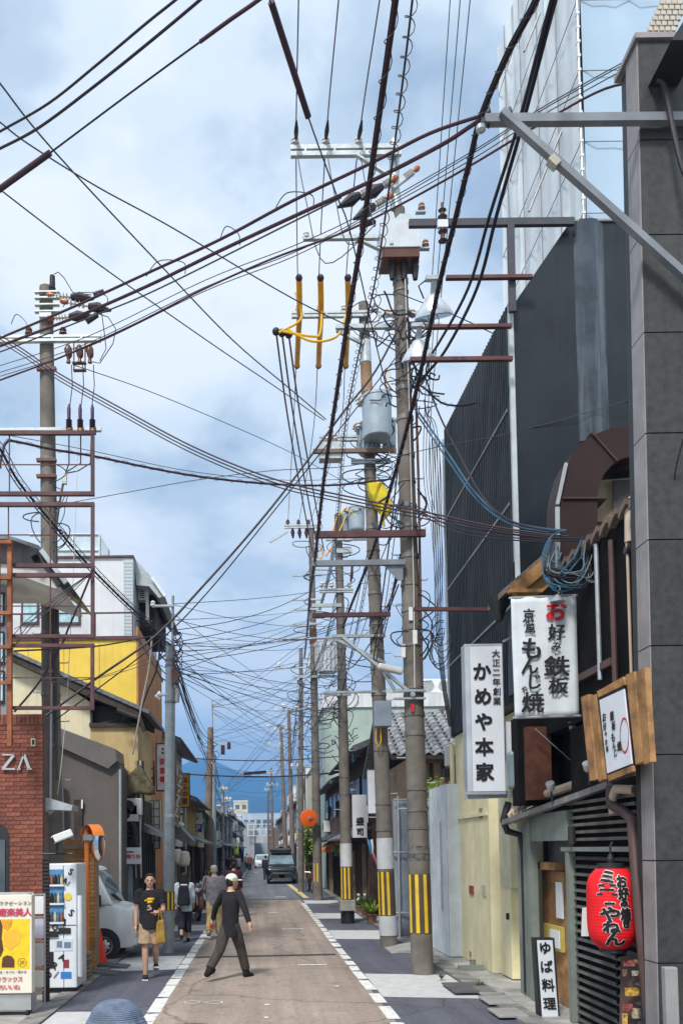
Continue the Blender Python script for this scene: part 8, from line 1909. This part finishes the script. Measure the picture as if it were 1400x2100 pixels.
 if face:
  for s in (-1, 1):
   e = MB(); e.sphere(head + hr @ V(s * .03, -.084, .0), V(.013, .006, .006), 10, 6, rot=hr); done(e, 'eye', m_ink, remesh=False)
   e = MB(); e.sphere(head + hr @ V(s * .031, -.087, .022), V(.018, .006, .0045), 10, 6, rot=hr); done(e, 'eyebrow', m_hairk, remesh=False)
  e = MB(); e.sphere(head + hr @ V(0, -.088, -.058), V(.022, .008, .006), 10, 6, rot=hr); done(e, 'mouth', mat('lip', (.30, .11, .09), .5), remesh=False)
 return ctx
c = person('man in black printed T-shirt and beige shorts walking towards the camera', (G(316, 2000).x, 14.5, .003), R(6), 1.70, ((.06, .10), (-.12, .62)), ((.02, .14, .12, .05), (.12, .10, 1.35, .55)), None, voxel=.0085)
c['top'](cloth('black_tee', (.016, .016, .018)), .62, .0, 1.5, 'tshirt'); c['bottom'](cloth('beige', (.42, .30, .19)), .78, 2.0, 'shorts'); c['shoes'](cloth('black_canvas', (.02, .02, .022)), m_white)
V, k, pel, up, dz = c['V'], c['k'], c['pel'], c['up'], c['dz']
def chest_print(poly, m, lift):
 b = MB(); n = len(poly)
 pts = []
 for x, z in poly:
  yy = -.127 * math.sqrt(max(0, 1 - (x / .215) ** 2)) - lift
  pts.append(V(x, yy, 0) + pel + up * (z * k) + V(0, 0, 0))
 b.add(pts, [tuple(range(n))]); o = c['done'](b, 'print', m, remesh=False); o.modifiers.new('s', 'SOLIDIFY').thickness = .004
for z0_, hh, ww, x_, m in ((.395, .05, .13, .01, m_gold), (.35, .045, .10, .0, m_gold), (.375, .03, .05, -.07, m_gold), (.28, .05, .06, -.015, mat('print_pink', (.45, .25, .25), .8)), (.24, .06, .05, .01, mat('print_grey', (.35, .33, .33), .8)), (.225, .03, .09, -.01, mat('print_pink', (.45, .25, .25), .8))):
 chest_print([(x_ - ww / 2, z0_ - hh / 2), (x_ + ww / 2, z0_ - hh / 2 + .006), (x_ + ww / 2 - .01, z0_ + hh / 2), (x_ - ww / 2 + .012, z0_ + hh / 2 - .004)], m, .020)
b = MB(); b.tube([p + dz for p in [c['neck'] + V(-.05, -.05, -.015), c['neck'] + V(0, -.075, -.04), c['neck'] + V(.05, -.05, -.015)]], .007, 6); b.build('necklace', m_white, c['T'], world=False)
wl = c['S'][1][2] + dz
T = thing('shoulder_bag', 'mustard cloth bag hanging from the arm of the man in shorts', 'bag', Vector(c['T'].location) + Matrix.Rotation(R(6), 3, 'Z') @ (wl + Vector((.05, 0, -.35))), R(6))
MB().hexa([(-.07, -.06, -.16), (.10, -.06, -.14), (.10, .08, -.14), (-.07, .08, -.16)], [(-.05, -.03, .22), (.07, -.03, .24), (.07, .05, .24), (-.05, .05, .22)]).build('pouch', cloth('mustard', (.33, .20, .04)), T, world=False, bevel=.03)
MB().tube([(-.02, 0, .2), (.0, .02, .42), (.02, .03, .34), (.04, .03, .22)], .012, 6).build('strap', cloth('mustard', (.3, .2, .04)), T, world=False)
c = person('man in black long sleeved top and white cap striding away across the road', (G(474, 2006).x, 14.4, .006), R(142), 1.72, ((.40, .06), (-.44, .30)), ((-.25, .66, .15, -.12), (.10, .70, .12, -.12)), None, lean=.05, head_turn=R(-22), voxel=.0085, hair='short', face=False, hw=.9)
c['top'](cloth('black_knit', (.014, .014, .016)), 1.93, -.09, .7, 'sweater'); c['bottom'](cloth('dark_brown', (.060, .050, .044)), 1.86, 1.2); c['shoes'](cloth('black_leather', (.012, .012, .012)), None, .32)
b = MB(); hd = c['head']; V = c['V']; hr = c['hr']
b.sphere(hd + V(0, .008, .058), V(.096, .11, .085), 18, 11); b.sphere(hd + hr @ V(0, -.12, .03), V(.075, .085, .012), 14, 7, rot=hr); c['done'](b, 'cap', m_white, .010, 2)
b = MB(); b.cbox(hd + V(.05, .085, .07) + c['dz'], (.04, .02, .035)); b.build('cap_badge', mat('badge_purple', (.3, .1, .25)), c['T'], world=False)
b = MB(); b.cbox(hd + V(-.075, .06, .045) + c['dz'], (.03, .04, .04)); b.build('cap_badge', mat('badge_lime', (.6, .65, .05)), c['T'], world=False)
b = MB(); b.tube([c['neck'] + c['dz'] + V(.06 * math.cos(t * .628), .06 * math.sin(t * .628), -.004) for t in range(11)], .010, 6); b.build('collar', m_white, c['T'], world=False)
wl = c['S'][1][2] + c['dz']
cp = Vector(c['T'].location) + Matrix.Rotation(R(142), 3, 'Z') @ (wl + c['S'][1][3] * .10)
tag(MB().lathe(cp - Vector((0, 0, .06)), [(.03, 0), (.033, .005), (.033, .115), (.028, .12)], 14).build('drink_can', mat('can_red', (.62, .03, .02), .3, .3), loc=cp, smooth=True), 'red drink can held by the man with the white cap', 'can')
c = person('woman with long dark hair walking away with a navy backpack', (G(382, 1928).x, 20.3, .003), R(180 + 6), 1.57, ((.12, .10), (-.22, .55)), ((.10, .14, .35, .1), (-.05, .12, .3, .1)), None, hair='long', face=False, voxel=.010)
c['top'](cloth('pale_blue', (.46, .54, .58)), 1.75, -.06, 2.0, 'blouse'); c['bottom'](cloth('navy', (.018, .018, .034)), 1.62, 2.2); c['shoes'](cloth('black_sock', (.015, .015, .016)), None)
T = thing('backpack', 'navy backpack worn by the woman with long hair', 'backpack', Vector(c['T'].location) + Vector((0, -.17, 1.08)), 0)
b = MB(); b.hexa([(-.16, -.09, -.24), (.16, -.09, -.24), (.16, .06, -.24), (-.16, .06, -.24)], [(-.11, -.05, .22), (.11, -.05, .22), (.11, .06, .22), (-.11, .06, .22)]); b.build('pack', cloth('navy_pack', (.014, .015, .026)), T, world=False, bevel=.06)
b = MB(); b.hexa([(-.11, -.13, -.22), (.11, -.13, -.22), (.11, -.08, -.22), (-.11, -.08, -.22)], [(-.10, -.10, -.02), (.10, -.10, -.02), (.10, -.07, -.02), (-.10, -.07, -.02)]); b.build('front_pocket', cloth('navy_pack', (.014, .015, .026)), T, world=False, bevel=.02)
for s in (-1, 1): MB().tube([(s * .08, .05, .2), (s * .1, .12, .27), (s * .12, .2, .15)], .018, 6).build('strap', cloth('navy_pack', (.01, .01, .02)), T, world=False)
g = Vector(c['T'].location) + Vector((-.30, -.05, .52)); T = thing('shopping_bag', 'lime and white shopping bag beside the woman with the backpack', 'bag', g)
MB().hexa([(-.10, -.12, -.2), (.08, -.12, -.2), (.08, .12, -.2), (-.10, .12, -.2)], [(-.06, -.10, .14), (.06, -.10, .14), (.06, .10, .14), (-.06, .10, .14)]).build('bag', cloth('lime_white', (.50, .56, .30)), T, world=False, bevel=.02)
MB().tube([(0, -.05, .13), (.02, -.03, .26), (.02, .03, .26), (0, .05, .13)], .008, 5).build('handle', m_white, T, world=False)
c = person('grey haired man in grey shirt and khaki trousers walking away', (G(441, 1924).x, 20.9, .003), R(180 - 4), 1.72, ((.18, .12), (-.24, .45)), ((-.05, .12, .3, .1), (.1, .12, .9, .3)), None, hairm=m_hairg, face=False, voxel=.010, hw=1.08)
c['top'](cloth('grey_violet', (.19, .18, .21)), .9, -.02, 1.8); c['bottom'](cloth('khaki', (.42, .32, .15)), 1.9, 1.3); c['shoes'](cloth('grey_shoe', (.12, .12, .13)), m_white)
g = Vector(c['T'].location); T = thing('leather_bag', 'brown leather shoulder bag carried by the grey haired man', 'bag', g + Vector((-.30, -.02, .86)))
MB().hexa([(-.10, -.16, -.17), (.06, -.16, -.17), (.06, .16, -.17), (-.10, .16, -.17)], [(-.04, -.12, .14), (.05, -.12, .14), (.05, .12, .14), (-.04, .12, .14)]).build('bag', mat('brown_leather', (.07, .03, .022), .5, var=.3), T, world=False, bevel=.04)
MB().tube([(0, -.08, .12), (.08, -.1, .5), (.12, 0, .64), (.08, .06, .5), (0, .08, .12)], .012, 6).build('strap', mat('brown_leather', (.07, .03, .02)), T, world=False)
c = person('person in a dark maroon jacket with black hair behind the capped man', (G(481, 1880).x, 27.4, .003), R(180), 1.70, ((.15, .1), (-.18, .35)), ((.1, .15, .3, .1), (-.1, .15, .3, .1)), None, face=False, voxel=.012)
c['top'](cloth('maroon', (.07, .02, .022)), 1.9, -.04, 2.0, 'jacket'); c['bottom'](cloth('black_trousers', (.02, .02, .024)), 1.9, 1.2); c['shoes'](cloth('black_sock', (.01, .01, .01)), None)
far = ((470, 66, 1.65, (.03, .03, .04), 'far walker in dark clothes by the left poles'), (478, 60, 1.7, (.10, .03, .05), 'far walker in plum coat beyond the capped man'), (488, 72, 1.6, (.5, .5, .5), 'far walker in a pale shirt near the left poles'), (512, 84, 1.62, (.22, .06, .05), 'far walker in a red brown top in mid street'), (506, 92, 1.68, (.6, .6, .58), 'far walker in white in mid street'), (545, 56, 1.7, (.02, .02, .03), 'dark figure standing beside the parked minivan'))
for px, d, hh, col_, lb in far:
 c = person(lb, (fx(px, 1770, d), d, .005), R(random.choice((0, 180))), hh, ((.2, .1), (-.22, .3)), ((.15, .12, .2, 0), (-.15, .12, .2, 0)), None, face=False, voxel=.022)
 c['top'](cloth('far%d' % px, col_), 1.8, -.05, 1.8, 'jacket'); c['bottom'](cloth('far_trousers', (.03, .03, .04)), 1.9, 1.3)
dH = 4.3
hc = P(238, 2078, dH)
c = person('person in a ribbed blue bucket hat at the bottom edge of the view', (hc.x, dH, .003), R(180), (P(238, 2050, dH).z - .022) * 1.70 / 1.735, ((.1, .05), (-.1, .15)), ((.1, .12, .4, .1), (-.1, .12, .4, .1)), None, face=False, voxel=.010)
c['top'](cloth('navy_coat', (.03, .04, .07)), 1.9, -.1, 2.2, 'jacket'); c['bottom'](cloth('far_trousers', (.03, .03, .04)), 1.9, 1.4); c['shoes'](cloth('black_sock', (.01, .01, .01)), None)
hb_ = c['head'] + c['dz'] + Vector((0, .015, 0)); zt_ = P(238, 2050, dH).z
T0 = c['T']; top_z = zt_ - .003; b = MB(); prof = []
n_ = 60
for i in range(n_ + 1):
 t = i / n_; a = t * math.pi / 2 * 1.02
 r_ = .132 * math.sin(a) ** .75 if t < .8 else .132 + (t - .8) * .16; z = top_z - (.118 * (1 - math.cos(a)) if t < .8 else .118 * (1 - math.cos(.8 * math.pi / 2 * 1.02)) + (t - .8) * .30)
 prof.append((r_ + .0022 * math.cos(i * 2 * math.pi / 3), z))
b.lathe((hb_.x, hb_.y, 0), prof[::-1], 48); b.build('bucket_hat', mat('ribbed_denim', (.15, .19, .27), .9, var=.25, scale=16, bump=.5, bscale=120), T0, world=False, smooth=True)
# ================================================================== dark shop front under the sand wall, extra clutter
T = thing('dark_shop_front', 'dark cluttered shop front under the sand coloured wall at left', 'shop front', (-2.8, 21.4, 0))
xq = fx(283, 1600, 20.2)
b = MB(); pbox(b, 250, 1672, 284, 1925, 20.08, .1); b.build('end_wall', mat('olive_dark_wall', (.09, .085, .065), .85, var=.3, scale=2, streak=.4), T)
b = MB(); b.box((xq, 20.1, .02), (xq + .07, 22.85, 3.3)); b.build('wall', m_dkwood, T)
for k in range(7): MB().box((xq + .07, 20.2 + k * .38, .05), (xq + .11, 20.27 + k * .38, 2.3)).build('lattice_post', m_black, T)
MB().prism([(xq + .07, 20.1, 2.75), (xq + .6, 20.1, 2.45), (xq + .6, 20.1, 2.4), (xq + .07, 20.1, 2.55)], (0, 2.6, 0)).build('pent_roof', m_tile, T)
for k, (px, py) in enumerate(((270, 1655), (262, 1668))):
 c = P(px, py, 19.9); o = MB().cbox(c, (.5, .28, .38)).build('ac_unit', m_plate, T, bevel=.02); MB().lathe(c + Vector((-.06, -.15, 0)), [(.15, 0), (.15, .012)], 18, (0, -1, 0)).build('fan_grille', m_black, o)
for k in range(4): MB().tube(spline([P(278 + k * 5, 1560, 20.0), P(280 + k * 5, 1640, 20.0), P(276 + k * 6, 1700, 19.95), P(280 + k * 5, 1800, 20.0)], 4), .022, 6).build('pipe', (m_steel, m_brownpipe, m_porc, m_black)[k], T)
b = MB(); pbox(b, 254, 1775, 272, 1880, 19.98, .08); b.build('door', mat('blue_grey_door', (.26, .31, .36), .6), T)
rd = random.Random(91)
for (px, py, d, n, sp, lb) in ((672, 1430, 30, 13, 1.0, 'black tangle of slack cables hanging between the third and fourth poles'), (640, 1500, 36, 11, 1.1, 'tangle of slack cables on the fourth pole below its transformer'), (700, 1520, 25, 14, .6, 'knot of service cables around the third pole above the eaves'), (820, 690, 14.4, 14, .5, 'knot of cables on the near pole at lamp height'), (856, 790, 14.2, 14, .45, 'knot of blue and black cables right of the near pole')):
 T = thing('cable_knot', lb, 'cables', P(px, py, d))
 for k in range(n):
  a = P(px, py, d) + Vector((rd.uniform(-sp, sp) * .5, rd.uniform(-.3, .3), rd.uniform(-sp, sp) * .7)); q = a + Vector((rd.uniform(-sp, sp), rd.uniform(-.5, .5), rd.uniform(-sp, sp) * .6)); m_ = a.lerp(q, rd.uniform(.3, .7)) - Vector((0, 0, rd.uniform(.1, .5) * sp)); m2 = a.lerp(q, .8) + Vector((rd.uniform(-.2, .2), 0, -rd.uniform(0, .2))) * sp
  MB().tube(spline([a, m_, m2, q], 5), rd.uniform(.007, .016), 5).build('cable_loop', rd.choice((m_cable, m_cable, m_wire, m_cablep, m_cableb)), T, smooth=True)
for i, (px, py, lb) in enumerate(((905, 2012, 'tuft of weeds at the foot of the white hoarding'), (985, 2028, 'small weed in the gutter before the yellow wall'))):
 g = G(px, py); tag(blades(Vector((g.x, g.y, .03)), 26, .16, 300 + i, m_leaf, .008).build('weed_tuft', m_leaf, loc=g), lb, 'weeds')
